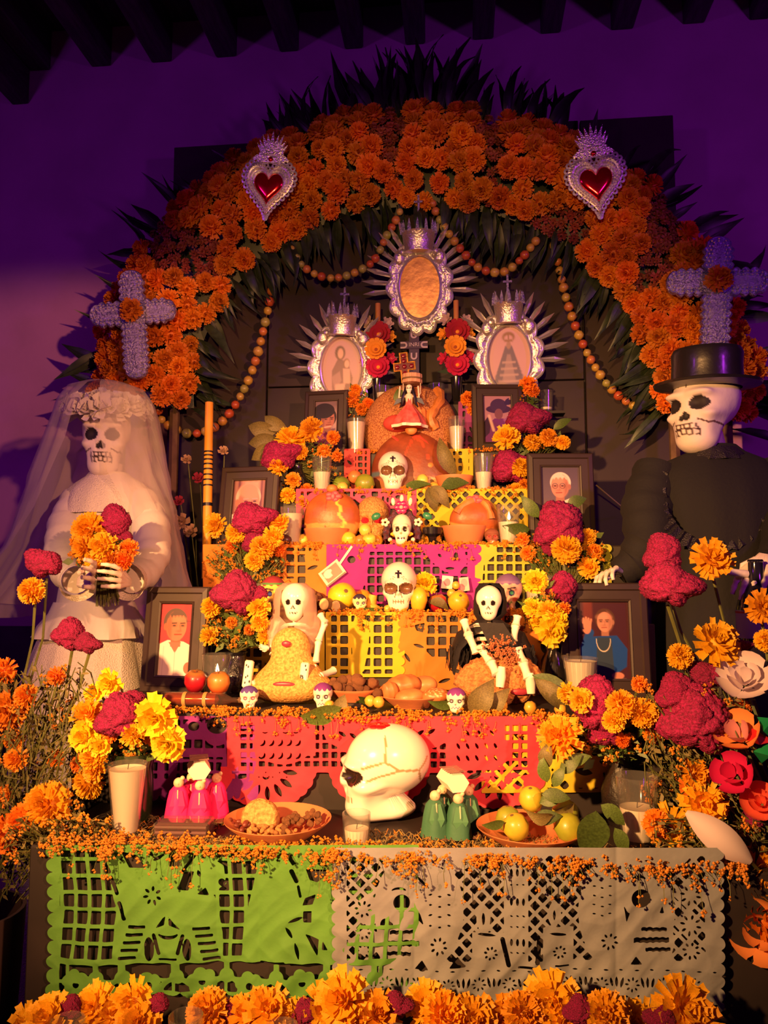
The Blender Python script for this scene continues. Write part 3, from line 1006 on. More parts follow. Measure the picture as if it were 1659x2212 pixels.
MG = [pompom(1, (6, 10, 14, 16, 18, 18), (.24, .30), .22, .13, 2.1).mesh('marigold_a', MARIO, True, None),
      pompom(2, (5, 9, 13, 16, 18), (.22, .31), .22, .15, 1.9, jit=.2).mesh('marigold_b', MARIO, True, None),
      pompom(3, (7, 11, 15, 17, 17), (.26, .28), .23, .12, 2.2, jit=.16).mesh('marigold_c', MARIO, True, None)]
MGY = [pompom(11, (7, 12, 16, 20, 22, 22, 18), (.22, .28), .24, .11, 2.3, flat=.9).mesh('full_marigold_a', MARI, True, None),
       pompom(12, (6, 10, 15, 18, 20), (.22, .32), .20, .13, 2.0, jit=.18).mesh('full_marigold_b', MARI, True, None),
       pompom(13, (6, 10, 14, 17, 18), (.20, .34), .18, .15, 1.9, jit=.2, notch=.04).mesh('open_marigold', MARI, True, None)]
MYL = [pompom(21, (6, 9, 12, 14, 14), (.24, .34), .18, .19, 1.9, jit=.18, notch=.05).mesh('yellow_marigold_a', YELL, True, None),
       pompom(22, (5, 8, 11, 13), (.24, .36), .17, .21, 1.75, jit=.2, notch=.05).mesh('yellow_marigold_b', YELL, True, None)]
MMU = [pompom(31, (5, 8, 10), (.22, .32), .24, .2, 1.9).mesh('mum_a', MUM, True, None), pompom(32, (4, 7, 9), (.2, .34), .24, .22, 2.0).mesh('mum_b', MUM, True, None)]


def cockscomb(seed, asp=(1, .62, .8), lobes=3):
    D, F = sphere_dirs(88, 56)
    st = np.random.default_rng(seed)
    ph = st.uniform(0, 6, 6)
    r = np.full(len(D), .42)
    az = np.arctan2(D[:, 0], D[:, 2] + .25)
    r *= 1 + .11 * np.cos(az * lobes + ph[0]) * np.hypot(D[:, 0], D[:, 2]) + .07 * np.sin(az * 5 + ph[1])
    r *= np.where(D[:, 2] < 0, 1 - .25 * D[:, 2] ** 2, 1)
    P0 = D * r[:, None]
    g = wav(P0, 15, ph[2])
    r2 = r * (1 - .11 * np.exp(-(g / .20) ** 2) + .035 * wav(P0, 46, ph[3]))
    r2 += .016 * wav(P0, 90, ph[4])
    return np_mesh('cockscomb', D * r2[:, None] * np.array(asp), F, COCK)


CC = [cockscomb(1, (1, .72, .84)), cockscomb(2, (1.05, .7, .82), 4), cockscomb(3, (.94, .7, .95), 2), cockscomb(4, (1, .75, 1.0), 3)]


def face(n, roll=0.0):
    """Rotation that turns -Y towards n."""
    q = Vector(n).to_track_quat('-Y', 'Z')
    return (q @ Quaternion((0, 1, 0), roll)).to_euler()


FLOWERS = []


def bloom(kind, px, py, Y, size, label, group, vase=None, n=None, v=None, name=None, stem=True, roll=None, sag=.03):
    """A flower of its own: bloom, and the stem down to the vase mouth. size in photo pixels."""
    random.seed(int(px * 7 + py * 13))
    p = at(px, py, Y)
    sz = size * S(Y) * (1.16 if kind in 'myo' else 1.05)
    lib = {'m': MGY, 'o': MG, 'y': MYL, 'c': CC, 'd': MMU}[kind]
    me = lib[v if v is not None else random.randrange(len(lib))]
    nm = name or {'m': 'marigold', 'o': 'marigold', 'y': 'yellow_marigold', 'c': 'cockscomb', 'd': 'chrysanthemum'}[kind]
    if n is None: n = (random.uniform(-.35, .35), -1, random.uniform(-.1, .55)) if kind != 'c' else (random.uniform(-.2, .2), -1, random.uniform(-.1, .15))
    rt = face(n, random.uniform(0, 6) if kind != 'c' else (roll if roll is not None else random.uniform(-.3, .3)))
    root = thing(nm, label, 'flower', p, (0, 0, 0), group)
    inst('bloom', me, root, (0, 0, 0), rt, sz)
    nv = Vector(n).normalized()
    if stem and vase is not None:
        q = Vector(vase) - p
        st = -nv * sz * .2 + (Vector((0, 0, -.3 * sz)) if kind == 'c' else Vector((0, 0, 0)))
        pts = [st, st * 1.6 + q * .15 + Vector((0, sz * .2, 0)), q * .55 + Vector((0, sag, 0)), q]
        MB().add(tube(pts, [.004, .003, .003, .003], 5)).build('stem', STEM, root)
        if kind != 'c':
            MB().add(lathe([(.02, -.30), (.13, -.22), (.16, -.08), (.12, 0)], 7)).build('calyx', STEM, root).matrix_local = Matrix.LocRotScale(Vector((0, 0, 0)), (-nv).to_track_quat('-Z', 'Y'), Vector((sz,) * 3))
    FLOWERS.append(root)
    return root


# leaf shapes (unit length along +X, face +Z)
def leaf_mesh(name, m, w=.35, curl=.15, n=8, fold=.12, tip=1.0):
    A, B, Cc = [], [], []
    for i in range(n + 1):
        t = i / n
        h = w * (sin(pi * t ** .8) ** tip) * .5
        z = curl * sin(t * 2.6) - curl * .6 * t * t
        A.append((t, h, z + fold * h * 2 + .012 * sin(9 * t)))
        B.append((t, 0, z))
        Cc.append((t, -h, z + fold * h * 2 - .012 * sin(8 * t)))
    V = A + B + Cc
    F = []
    for i in range(n):
        F += [(i, n + 1 + i, n + 2 + i, i + 1), (n + 1 + i, 2 * n + 2 + i, 2 * n + 3 + i, n + 2 + i)]
    mb = MB()
    mb.add((V, F))
    mb.add(tube([(t, 0, curl * sin(t * 2.6) - curl * .6 * t * t - .004) for t in (0, .3, .6, .9)], [.014, .011, .008, .003], 4))
    return mb.mesh(name, m, True, None)


LEAF = leaf_mesh('citrus_leaf', GREEN, .46, .12)
LEAFD = leaf_mesh('dry_leaf_shape', DRYGREEN, .5, .28, fold=.3)
LEAFL = leaf_mesh('long_leaf', GREEN, .28, .2)
PALMM = [leaf_mesh('palm_blade_a', PALM, .20, .10, 5, .2, 1.4), leaf_mesh('palm_blade_b', PALM, .24, -.12, 5, .15, 1.4), leaf_mesh('palm_blade_c', PALM, .17, .25, 5, .2, 1.4)]

# ---------------------------------------------------------------- the flower arch
ACX, ACY, ARX, ARY, AY = 915, 850, 605, 515, 2.98
arch = thing('flower_arch', 'great arch of orange marigolds, dark red chrysanthemums and palm leaves over the altar', 'flower arch', (at(ACX, ACY, AY).x, AY, 0))
AO = Vector(arch.location)


def arch_pt(a, t):
    """a: angle from the left spring over the top; t: -1 inner edge .. 1 outer edge."""
    k = 1 + t * (.175 if a < pi else .175)
    return at(ACX - ARX * cos(a) * k, ACY - ARY * sin(a) * (1 + t * .20), AY)


def arch_px(a, t):
    return ACX - ARX * cos(a) * (1 + t * .175), ACY - ARY * sin(a) * (1 + t * .20)


# frame hoop that carries everything
hoop = MB()
for t in (-.55, .55):
    hoop.add(tube([arch_pt(-.02 + (pi + .04) * i / 40, t) + Vector((0, .05, 0)) - AO for i in range(41)], .018, 6))
for a0 in (-.02, pi + .02):
    for t in (-.55, .55):
        p = arch_pt(a0, t) + Vector((0, .05, 0)) - AO
        hoop.add(tube([p, (p.x, p.y, 0.0)], .02, 6))
hoop.build('hoop', BARK, arch)
mats_ = MB()
rows = []
for i in range(61):
    a = -.06 + (pi + .12) * i / 60
    rows.append([arch_pt(a, t) + Vector((0, .06 - .05 * (1 - t * t), 0)) - AO for t in (-.93, -.5, 0, .5, .93)])
mats_.add((sum(rows, []), gridF(5, 61)))
mats_.build('backing_leaves', PALM, arch)

MUMZ = [(415, 560, 75, 62), (845, 300, 42, 95), (1062, 345, 36, 100), (1425, 500, 50, 95), (1205, 505, 75, 46), (1470, 440, 60, 40), (1400, 600, 50, 40), (1330, 330, 30, 60), (345, 505, 50, 40)]
HOLES = [(660, 290, 30, 14), (965, 270, 14, 12), (962, 320, 10, 22), (880, 420, 20, 10), (1130, 320, 22, 22), (1150, 440, 30, 12), (1100, 420, 20, 30), (560, 540, 26, 20)]


def inz(x, y, Z): return any(((x - a) / c) ** 2 + ((y - b) / d) ** 2 < 1 for a, b, c, d in Z)


random.seed(5)
cand = [(random.uniform(-.07, pi + .07), random.uniform(-.97, .97)) for _ in range(16000)]
mar, mum = [], []
for a, t in cand:
    x, y = arch_px(a, t)
    x += 10 * sin(a * 17)
    if inz(x, y, HOLES): continue
    if inz(x, y, MUMZ):
        if len(mum) < 300 and all((x - u) ** 2 + (y - w) ** 2 > 14.5 ** 2 for u, w, _, _ in mum): mum.append((x, y, a, t))
    elif len(mar) < 300 and all((x - u) ** 2 + (y - w) ** 2 > 28.5 ** 2 for u, w, _, _ in mar): mar.append((x, y, a, t))
print('arch', len(mar), len(mum))
mq = [pompom(41, (5, 8, 11, 13), (.24, .30), .24, .16, 2.1).mesh('arch_marigold', MARIO, True, None)]
for lst, nm, lib, s0, s1 in ((mar, 'marigold', MG, 50, 62), (mum, 'chrysanthemum', MMU, 20, 29)):
    for x, y, a, t in lst:
        p = at(x, y, AY)
        p.y -= .10 * (1 - t * t) + random.uniform(-.015, .02) - (.03 if nm[0] == 'c' else 0)
        n = (-cos(a) * t * .55 + random.uniform(-.25, .25), -1, sin(a) * t * .55 - .15 + random.uniform(-.25, .25))
        inst(nm, random.choice(lib), arch, p - AO, face(n, random.random() * 6), random.uniform(s0, s1) * S(AY))


def blade(p, d, ln, parent, tilt=None):
    """A palm leaflet from p along d."""
    q = Vector(d).to_track_quat('X', 'Z') @ Quaternion((1, 0, 0), pi / 2 + random.uniform(-.6, .6))
    inst('palm_leaf', random.choice(PALMM), parent, p, q.to_euler(), (ln, ln * random.uniform(.8, 1.2), ln))


random.seed(9)
for i in range(150):                                    # leaves that stick out behind the flowers
    a = random.choice((random.uniform(-.12, pi + .12), random.uniform(1.1, 2.0))) if i > 8 else 1.5 + i * .02
    p = arch_pt(a, random.uniform(.72, .92))
    p.y += random.uniform(.02, .07)
    b = a + random.uniform(-.45, .45)
    if a < .6 or a > pi - .6: b = a + random.uniform(-.75, .55) * (1 if a < 1 else -1)
    blade(p - AO, (-cos(b), random.uniform(-.15, .15), sin(b) + .0), random.uniform(.15, .27) + (.1 if 1.35 < a < 1.65 else 0), arch)
for i in range(150):                                    # leaves hanging inward
    a = random.uniform(-.08, pi + .08)
    p = arch_pt(a, random.uniform(-.95, -.7))
    p.y += random.uniform(.0, .05)
    b = a + random.uniform(-.5, .5)
    blade(p - AO, (cos(b) * .8, random.uniform(-.1, .1), -sin(b) - .5), random.uniform(.13, .24), arch)


# ---------------------------------------------------------------- garlands of small round fruit
def garland(label, pts, Y, size=21, seed=0):
    random.seed(seed)
    root = thing('fruit_garland', label, 'garland', at(*pts[0], Y), (0, 0, 0), 'garlands of small fruit under the arch')
    o = Vector(root.location)
    P = [Vector((x, y)) for x, y in pts]
    dense = []
    for i in range(len(P) - 1):           # catmull-rom
        p0, p1, p2, p3 = P[max(i - 1, 0)], P[i], P[i + 1], P[min(i + 2, len(P) - 1)]
        for k in range(24):
            t = k / 24
            dense.append(.5 * ((2 * p1) + (p2 - p0) * t + (2 * p0 - 5 * p1 + 4 * p2 - p3) * t * t + (3 * p1 - p0 - 3 * p2 + p3) * t ** 3))
    last, nxt = None, 0
    line = [at(q.x, q.y, Y) - o for q in dense[::6]]
    MB().add(tube(line, .0015, 4)).build('string', BARK, root)
    for q in dense:
        if last is None or (q - last).length >= nxt:
            sz = size * random.uniform(.88, 1.12)
            c = random.choice(((.62, .38, .06), (.55, .36, .07), (.60, .30, .05), (.55, .10, .03), (.62, .20, .05), (.40, .36, .08), (.62, .40, .08)))
            b = inst('bead', BEADS[c] if c in BEADS else BEADS.setdefault(c, bead_mesh(c)), root, at(q.x, q.y, Y) - o, (random.uniform(-1, 1), random.uniform(-1, 1), random.random() * 6), sz * S(Y))
            last, nxt = q, sz * .93
    return root


BEADS = {}


def bead_mesh(c):
    mb = MB()
    V, F = lathe([(.0, -.46), (.10, -.47), (.36, -.36), (.5, 0), (.40, .34), (.14, .47), (.05, .42), (0, .41)], 14)
    cols = []
    for v in V:
        k = .75 + .25 * math.sin(v[0] * 9 + v[1] * 5 + v[2] * 7)
        cols.append([c[0] * (.9 + .1 * k), c[1] * (.7 + .4 * k), c[2]])
    me = np_mesh('bead', V, F, FRUIT, cols)
    return me


garland('string of small round fruit hanging in a deep curve left of the pictures', [(338, 868), (350, 908), (385, 930), (420, 937), (465, 922), (505, 880), (545, 800), (572, 700), (590, 610), (600, 565)], 3.05, 21, 1)
garland('short loop of small fruit swagged left of the topmost mirror', [(630, 540), (655, 575), (690, 596), (730, 600), (775, 585), (810, 560), (835, 510), (853, 480), (868, 448)], 2.985, 18.5, 2)
garland('short loop of small fruit swagged right of the topmost mirror', [(935, 440), (950, 475), (975, 512), (1003, 548), (1030, 576), (1062, 588), (1095, 585), (1125, 560), (1150, 530), (1162, 515)], 2.985, 19.5, 3)
garland('string of small round fruit curving down towards the black hat', [(1196, 530), (1208, 580), (1222, 640), (1245, 710), (1275, 775), (1310, 828), (1345, 862), (1380, 880), (1420, 876)], 3.05, 20, 4)


# ---------------------------------------------------------------- tin hearts
def heart(px, py, Y, s, tilt, label):
    root = thing('tin_heart', label, 'heart ornament', at(px, py, Y), (radians_(9), tilt, 0), 'red tin hearts on the arch')
    u = s * S(Y)

    def hp(k, n=56):
        o = []
        for i in range(n):
            t = 2 * pi * i / n
            x = 16 * sin(t) ** 3
            z = 13 * cos(t) - 5 * cos(2 * t) - 2 * cos(3 * t) - cos(4 * t)
            o.append((x / 17 * k * u * .86, (z + 2) / 17 * k * u))
        return o
    lev = [(0, -.045), (.30, -.042), (.44, -.032), (.52, -.016), (.54, -.008)]
    mb = MB()
    rows = [[(x, y * u * 2.2, z) for x, z in hp(max(k, .001))] for k, y in lev]
    mb.add((sum(rows, []), gridF(56, len(rows), True)))
    mb.build('red_heart', mat('red_tin', (.75, .004, .02), .16, metal=.85, coat=.5), root)
    ring = MB()
    lev = [(.52, -.02), (.56, -.036), (.60, -.02), (.63, -.008), (.68, -.03), (.73, -.012), (.78, -.028), (.84, -.010), (.90, -.004), (.90, .006), (.5, .006)]
    rows = [[(x, y * u * 1.5, z) for x, z in hp(k)] for k, y in lev]
    ring.add((sum(rows, []), gridF(56, len(rows), True)))
    ring.build('rim', TIN, root)
    bd_, sc_ = MB(), MB()
    for x, z in hp(.68, 64): bd_.add(octa((x, -.04 * u, z), .030 * u))
    for x, z in hp(.80, 64): bd_.add(octa((x, -.035 * u, z), .032 * u))
    for x, z in hp(.93, 44): sc_.add(lathe([(.075 * u, -.008 * u), (.085 * u, .004 * u), (.03 * u, .01 * u), (.05 * u, -.004 * u)], 8, close=False), M=Matrix.Translation((x, 0, z)) @ Matrix.Rotation(pi / 2, 4, 'X'))
    bd_.build('beading', TINSMOOTH, root)
    sc_.build('scalloped_edge', TINSMOOTH, root)
    cr = MB()
    cr.add(box(-.26 * u, -.05 * u, .70 * u, .26 * u, .01 * u, .92 * u, .02 * u))
    for k in range(9): cr.add(octa((-.24 * u + .06 * u * k, -.05 * u, .96 * u), .03 * u))
    cr.build('collar', TIN, root)
    MB().add(ball((0, -.06 * u, .81 * u), (.07 * u, .04 * u, .07 * u), 10, 6)).build('jewel', mat('red_tin'), root)
    fl_ = MB()
    for k in range(11):
        a = (k - 5) * .17
        h = (.62 - .022 * (k - 5) ** 2 + .06 * (k % 2)) * u
        x0 = (k - 5) * .06 * u
        fl_.add(prism([(x0 - .05 * u, .92 * u), (x0 + .05 * u, .92 * u), (x0 + h * .5 * sin(a) + .05 * u, .92 * u + h * .6), (x0 + h * sin(a), .92 * u + h), (x0 + h * .5 * sin(a) - .05 * u, .92 * u + h * .6)], -.004 - .002 * (k % 3), .004))
    for s_ in (-1, 1):
        fl_.add(prism([(s_ * .2 * u, .72 * u), (s_ * .55 * u, .80 * u), (s_ * .42 * u, .92 * u), (s_ * .24 * u, .92 * u)][::s_], -.006, .004))
    fl_.build('flames', TIN, root, smooth=False)
    return root


def radians_(d): return d * pi / 180


heart(579, 408, 2.80, 80, radians_(8), 'red heart in a silver tin frame on the left shoulder of the arch')
heart(1289, 400, 2.80, 83, radians_(-7), 'red heart in a silver tin frame on the right shoulder of the arch')


# ---------------------------------------------------------------- tin crosses
def cross(px, py, Y, arm, up, down, w, roll, yaw, label):
    root = thing('tin_cross', label, 'cross', at(px, py, Y), (0, roll, yaw), 'scalloped tin crosses on the arch')
    k = S(Y)
    arm, up, down, w = arm * k, up * k, down * k, w * k

    def outline(e):
        o = []
        L = [(0, up, -1), (arm, 0, 0), (0, -down, 1), (-arm, 0, 2)]

        def lim(ang):
            return 0
        pts = []
        for ax, ln in (((0, 1), up), ((1, 0), arm), ((0, -1), down), ((-1, 0), arm)):
            sx, sz = ax[1], -ax[0]            # side vector (clockwise)
            n = max(2, int((ln - w) / (w * .55)))
            side1 = [(w + (ln - w) * i / (n * 4), -1) for i in range(n * 4 + 1)]
            for d, sg in side1:
                sc = w * (.92 + .25 * abs(sin((d - w) / (ln - w) * n * pi))) * e
                pts.append((ax[0] * d - sx * sc, ax[1] * d - sz * sc))
            for i in range(1, 8):
                a = pi * i / 8
                rr = w * e
                pts.append((ax[0] * (ln + rr * .8 * sin(a)) - sx * rr * cos(a), ax[1] * (ln + rr * .8 * sin(a)) - sz * rr * cos(a)))
            for d, sg in side1[::-1]:
                sc = w * (.92 + .25 * abs(sin((d - w) / (ln - w) * n * pi))) * e
                pts.append((ax[0] * d + sx * sc, ax[1] * d + sz * sc))
        return pts
    n = len(outline(1))
    mb = MB()
    rows = []
    for e, y in ((1, .004), (1, -.006), (.9, -.012), (.78, -.005), (.60, -.012), (.5, -.006), (.34, -.014), (.12, -.016)):
        rows.append([(x, y, z) for x, z in outline(e)])
    mb.add((sum(rows, []) + rows[-1] + rows[0], gridF(n, len(rows), True) + [tuple(range(n * len(rows), n * (len(rows) + 1)))[::-1], tuple(range(n * (len(rows) + 1), n * (len(rows) + 2)))]))
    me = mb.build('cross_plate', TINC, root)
    be = MB()
    for e in (.46, .70):
        for x, z in outline(e)[::2]: be.add(octa((x, -.012, z), .0045))
    be.build('beading', TINSMOOTH, root)
    for x, z in ((arm, 0), (-arm, 0), (0, up)):
        MB().add(lathe([(.011, -.004), (.014, -.010), (.017, -.004)], 10, close=False), M=Matrix.Translation((x, -.012, z)) @ Matrix.Rotation(pi / 2, 4, 'X')).build('eyelet', TINSMOOTH, root)
    inst('centre_marigold', MG[1], root, (0, -.03, 0), (0, 0, 0), w * 2.3)
    return root


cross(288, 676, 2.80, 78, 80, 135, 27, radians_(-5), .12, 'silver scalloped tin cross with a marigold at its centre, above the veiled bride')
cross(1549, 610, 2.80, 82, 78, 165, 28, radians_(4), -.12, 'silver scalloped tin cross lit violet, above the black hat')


# ---------------------------------------------------------------- sunburst frames
def sunburst(px, py, Y, rw, rh, paint, label, ray0, ray1, nr, flame=False, tilt=0.0, ang0=-.15):
    root = thing('sunburst_frame', label, 'mirror' if flame else 'picture', at(px, py, Y), (radians_(11), tilt, 0), 'sunburst tin frames')
    k = S(Y)
    rw, rh = rw * k, rh * k
    n = 208

    def ringp(e, amp, y, ph=0):
        return [((rw * e + amp * abs(sin(6.5 * (2 * pi * i / n)))) * cos(2 * pi * i / n), y, (rh * e + amp * abs(sin(6.5 * (2 * pi * i / n)))) * sin(2 * pi * i / n)) for i in range(n)]
    q = rw * .26
    rows = [ringp(1.0, 0, .002), ringp(1.0, 0, -.016), ringp(1.05, 0, -.020), ringp(1.12, q * .2, -.012), ringp(1.24, q * .6, -.020), ringp(1.36, q, -.016), ringp(1.44, q, -.004), ringp(1.44, q, .004)]
    rf = random.Random(int(px))
    fine = []
    for r0, r1 in zip(rows[1:-1], rows[2:]):
        for j in range(4):
            fine.append([tuple(Vector(p0).lerp(Vector(p1), j / 4) + Vector((0, rf.uniform(-.0022, .0022), 0))) for p0, p1 in zip(r0, r1)])
    fine = [rows[0]] + fine + [rows[-1]]
    mb = MB()
    mb.add((sum(fine, []), gridF(n, len(fine), True)))
    mb.build('scalloped_frame', TIN, root, sharp=None)
    lip = MB()
    lip.add(tube([Vector(p) for p in ringp(1.41, q, -.012)] + [Vector(ringp(1.41, q, -.012)[0])], .006, 6, False))
    lip.add(tube([Vector(p) for p in ringp(1.04, 0, -.020)] + [Vector(ringp(1.04, 0, -.02)[0])], .004, 6, False))
    lip.build('rolled_edge', TINSMOOTH, root)
    nu, nv = 56, 72
    X, Z = np.meshgrid(np.linspace(-1, 1, nu), np.linspace(1, -1, nv))
    a = np.arctan2(Z, X)
    # picture plate: disc grid
    V, C, Fc_ = [(0, -.004, 0)], [], []
    for j in range(1, 31):
        for i in range(72):
            t = 2 * pi * i / 72
            V.append((rw * 1.01 * j / 30 * cos(t), -.004, rh * 1.01 * j / 30 * sin(t)))
    Fc_ = [(0, 1 + (i + 1) % 72, 1 + i) for i in range(72)]
    for j in range(29):
        for i in range(72):
            b0, b1 = 1 + j * 72 + i, 1 + j * 72 + (i + 1) % 72
            Fc_.append((b0, b1, b1 + 72, b0 + 72))
    A = np.array(V)
    if paint is None:
        me = np_mesh('mirror_plate', A, Fc_, mat('aged_mirror_reflection', (.75, .36, .15), .34, metal=.35, vscale=14, col2=(.42, .17, .08), bump=.25, bscale=40))  # orange-brown reflection painted into the base colour of the aged plate
    else:
        me = np_mesh('picture_plate', A, Fc_, PRINT, paint(A[:, 0] / rw, -A[:, 2] / rh))
    inst('mirror_plate' if paint is None else 'picture_plate', me, root)
    rp = random.Random(int(px))
    for i in range(nr):
        a = ang0 + (pi - 2 * ang0) * (i + .5) / nr
        l0, l1 = ray0 * k, ray1 * k * (1 + .10 * (i % 2) + rp.uniform(-.06, .06))
        if abs(a - pi / 2) < .2 and flame: continue
        d, s = Vector((cos(a), 0, sin(a))), Vector((-sin(a), 0, cos(a)))
        w = .011
        rb = Vector((rw * 1.3 * cos(a), 0, rh * 1.3 * sin(a)))
        ps = [rb - s * w * .6, rb + d * (l1 * .62) - s * w, rb + d * l1, rb + d * (l1 * .62) + s * w, rb + s * w * .6]
        V = [p + Vector((0, -.002, 0)) for p in ps] + [rb + Vector((0, -.011, 0)), rb + d * l1 * .62 + Vector((0, -.011, 0))]
        MB().add((V, [(0, 1, 6, 5), (1, 2, 6), (2, 3, 6), (3, 4, 5, 6), (4, 3, 2, 1, 0)])).build('ray', TINSMOOTH, root, rot=(rp.uniform(-.05, .05), 0, 0), smooth=False)
    # crown holder above the plate
    cz = rh * 1.25
    cr = MB()
    R_ = 30 * k * (1.15 if flame else 1)
    cr.add(lathe([(R_ * .95, 0), (R_ * .9, .012), (R_ * .95, .03), (R_ * 1.05, .07), (R_ * 1.12, .075), (R_ * 1.0, .07), (R_ * .88, .02)], 20, (0, -R_ * .75, cz - .02), False))
    cr.add(lathe([(0, 0), (R_ * .95, 0), (R_ * .95, .004), (0, .004)], 20, (0, -R_ * .75, cz - .02)))
    cr.build('crown_cup', TIN, root)
    top = MB()
    for j in range(7):
        a = pi + pi * j / 6
        x, y = R_ * 1.05 * cos(a), -R_ * .75 + R_ * 1.05 * sin(a)
        top.add(prism([(x - .008, cz + .05), (x + .008, cz + .05), (x + .005, cz + .08), (x, cz + .10), (x - .005, cz + .08)], y - .002, y + .002))
    cx_ = cz + (.16 if flame else .12)
    top.add(box(-.004, -.014, cx_ - .03, .004, -.006, cx_ + .05)).add(box(-.018, -.014, cx_ + .02, .018, -.006, cx_ + .028))
    top.build('crown_points', TINC, root, smooth=False)['kind'] = 'stuff'
    for s_ in (-1, 1):
        wv = MB()
        wv.add(ball((s_ * rw * 1.0, -.014, rh * .98), (rw * .30, .018, rh * .26), 12, 8))
        wv.add(ball((s_ * rw * .82, -.016, rh * 1.16), (rw * .18, .016, rh * .14), 10, 6))
        wv.build('leaf_scroll', TIN, root)
    if flame:
        MB().add(lathe([(0, 0), (R_ * .6, 0), (R_ * .6, .045), (R_ * .2, .048), (0, .046)], 14, (0, -R_ * .75, cz - .014))).build('candle', WAX, root)
        f = MB().add(lathe([(0, 0), (.006, .008), (.007, .014), (.004, .028), (0, .040)], 10, (0, -R_ * .75, cz + .038))).build('flame', FLAME, root)
    return root


def pic_madonna(x, y):
    c = np.tile(np.array((.50, .30, .34)), (len(x), 1)) * (1 - .15 * y[:, None])

    def fill(f, col, soft=.05):
        k = np.clip(f / soft + .5, 0, 1)[:, None]
        c[:] = c * (1 - k) + np.array(col) * k
    fill(Fp(x, y, [(-.45, .75), (-.5, .1), (-.2, -.35), (.3, -.2), (.55, .3), (.5, .8)]), (.20, .10, .13))
    fill(Fe(x, y, -.12, -.52, .26, .24), (.14, .07, .08))
    fill(Fe(x, y, -.10, -.50, .14, .17), (.66, .42, .34))
    fill(Fe(x, y, .22, -.18, .16, .16), (.22, .11, .09))
    fill(Fe(x, y, .24, -.16, .12, .13), (.66, .42, .36))
    fill(Fp(x, y, [(.05, 0), (.4, .0), (.45, .5), (.1, .5)]), (.56, .35, .32))
    fill(Fp(x, y, [(-.5, .3), (-.1, .1), (0, .4), (-.3, .8)]), (.34, .19, .22))
    fill(Fp(x, y, [(-.3, .55), (.2, .5), (.1, .95), (-.3, .95)]), (.58, .36, .33))
    return c


def pic_virgin(x, y):
    c = np.tile(np.array((.62, .36, .42)), (len(x), 1)) * (1 - .1 * y[:, None])

    def fill(f, col, soft=.05):
        k = np.clip(f / soft + .5, 0, 1)[:, None]
        c[:] = c * (1 - k) + np.array(col) * k
    fill(Fp(x, y, [(-.16, -.42), (.16, -.42), (.75, .72), (.6, .92), (-.6, .92), (-.75, .72)]), (.17, .13, .21))
    fill(Fp(x, y, [(-.08, -.15), (.08, -.15), (.34, .75), (-.34, .75)]), (.36, .25, .30))
    for k in range(4): fill(Fs(x, y, -.3 - .06 * k, .1 + .2 * k, .3 + .06 * k, .1 + .2 * k, .03), (.50, .34, .36))
    fill(Fe(x, y, 0, -.44, .11, .12), (.40, .24, .22))
    fill(U(Fb(x, y, -.2, -.62, .2, -.55), np.minimum(Fe(x, y, 0, -.70, .30, .16), -Fe(x, y, 0, -.66, .2, .10)), Fb(x, y, -.03, -.86, .03, -.6)), (.30, .16, .10))
    fill(Fe(x, y, -.4, .82, .3, .1), (.30, .22, .2))
    return c


sunburst(907, 622, 3.03, 44, 66, None, 'topmost mirror in a scalloped silver frame with rays and a lit candle', 66, 70, 19, True)
sunburst(739, 796, 3.01, 45, 65, pic_madonna, 'oval picture of a woman and child in a silver frame with rays', 62, 64, 15, False, radians_(4))
sunburst(1099, 776, 3.01, 45, 68, pic_virgin, 'oval picture of a crowned figure in a wide robe, silver frame with rays', 62, 64, 15, False, radians_(-1))
# ---------------------------------------------------------------- skulls
def skull_sdf(P):
    x, y, z = P[:, 0], P[:, 1], P[:, 2]
    A = np.c_[np.abs(x), y, z]
    d = ell(A, (0, .06, .15), (.385, .48, .40))
    d = smin(d, ell(A, (0, -.20, -.10), (.30, .24, .34)), .10)
    d = smin(d, ell(A, (0, -.20, -.36), (.215, .23, .16)), .08)
    d = smin(d, ell(A, (0, .04, -.40), (.20, .34, .13)), .08)
    d = smin(d, ell(A, (.235, -.20, -.10), (.10, .16, .07)), .06)
    d = smin(d, ell(A, (.13, -.37, .13), (.14, .10, .05)), .06)
    d = smin(d, ell(A, (0, -.44, -.045), (.035, .06, .11)), .04)
    d = smax(d, -ell(A, (.155, -.50, .015), (.12, .16, .095)), .03)
    d = smax(d, -ell(A, (.035, -.49, -.15), (.035, .07, .05)), .02)
    d = smax(d, -ell(A, (.30, -.05, -.33), (.10, .22, .18)), .06)
    return d


SV, SF, SD = star(skull_sdf, 132, 100, .8, (0, -.03, -.02))


def in_e(P, c, r):
    return np.sum(((np.c_[np.abs(P[:, 0]), P[:, 1], P[:, 2]] - np.array(c)) / np.array(r)) ** 2, 1)


def dots(P, pts, r, front=True):
    k = np.zeros(len(P), bool)
    for x, z in pts: k |= np.hypot(P[:, 0] - x, P[:, 2] - z) < r
    return k & (P[:, 1] < 0 if front else True)


def line2(P, x0, z0, x1, z1, w):
    dx, dz = x1 - x0, z1 - z0
    t = np.clip(((P[:, 0] - x0) * dx + (P[:, 2] - z0) * dz) / (dx * dx + dz * dz + 1e-9), 0, 1)
    return (np.hypot(P[:, 0] - x0 - t * dx, P[:, 2] - z0 - t * dz) < w) & (P[:, 1] < .02)


IV = (.82, .78, .68)


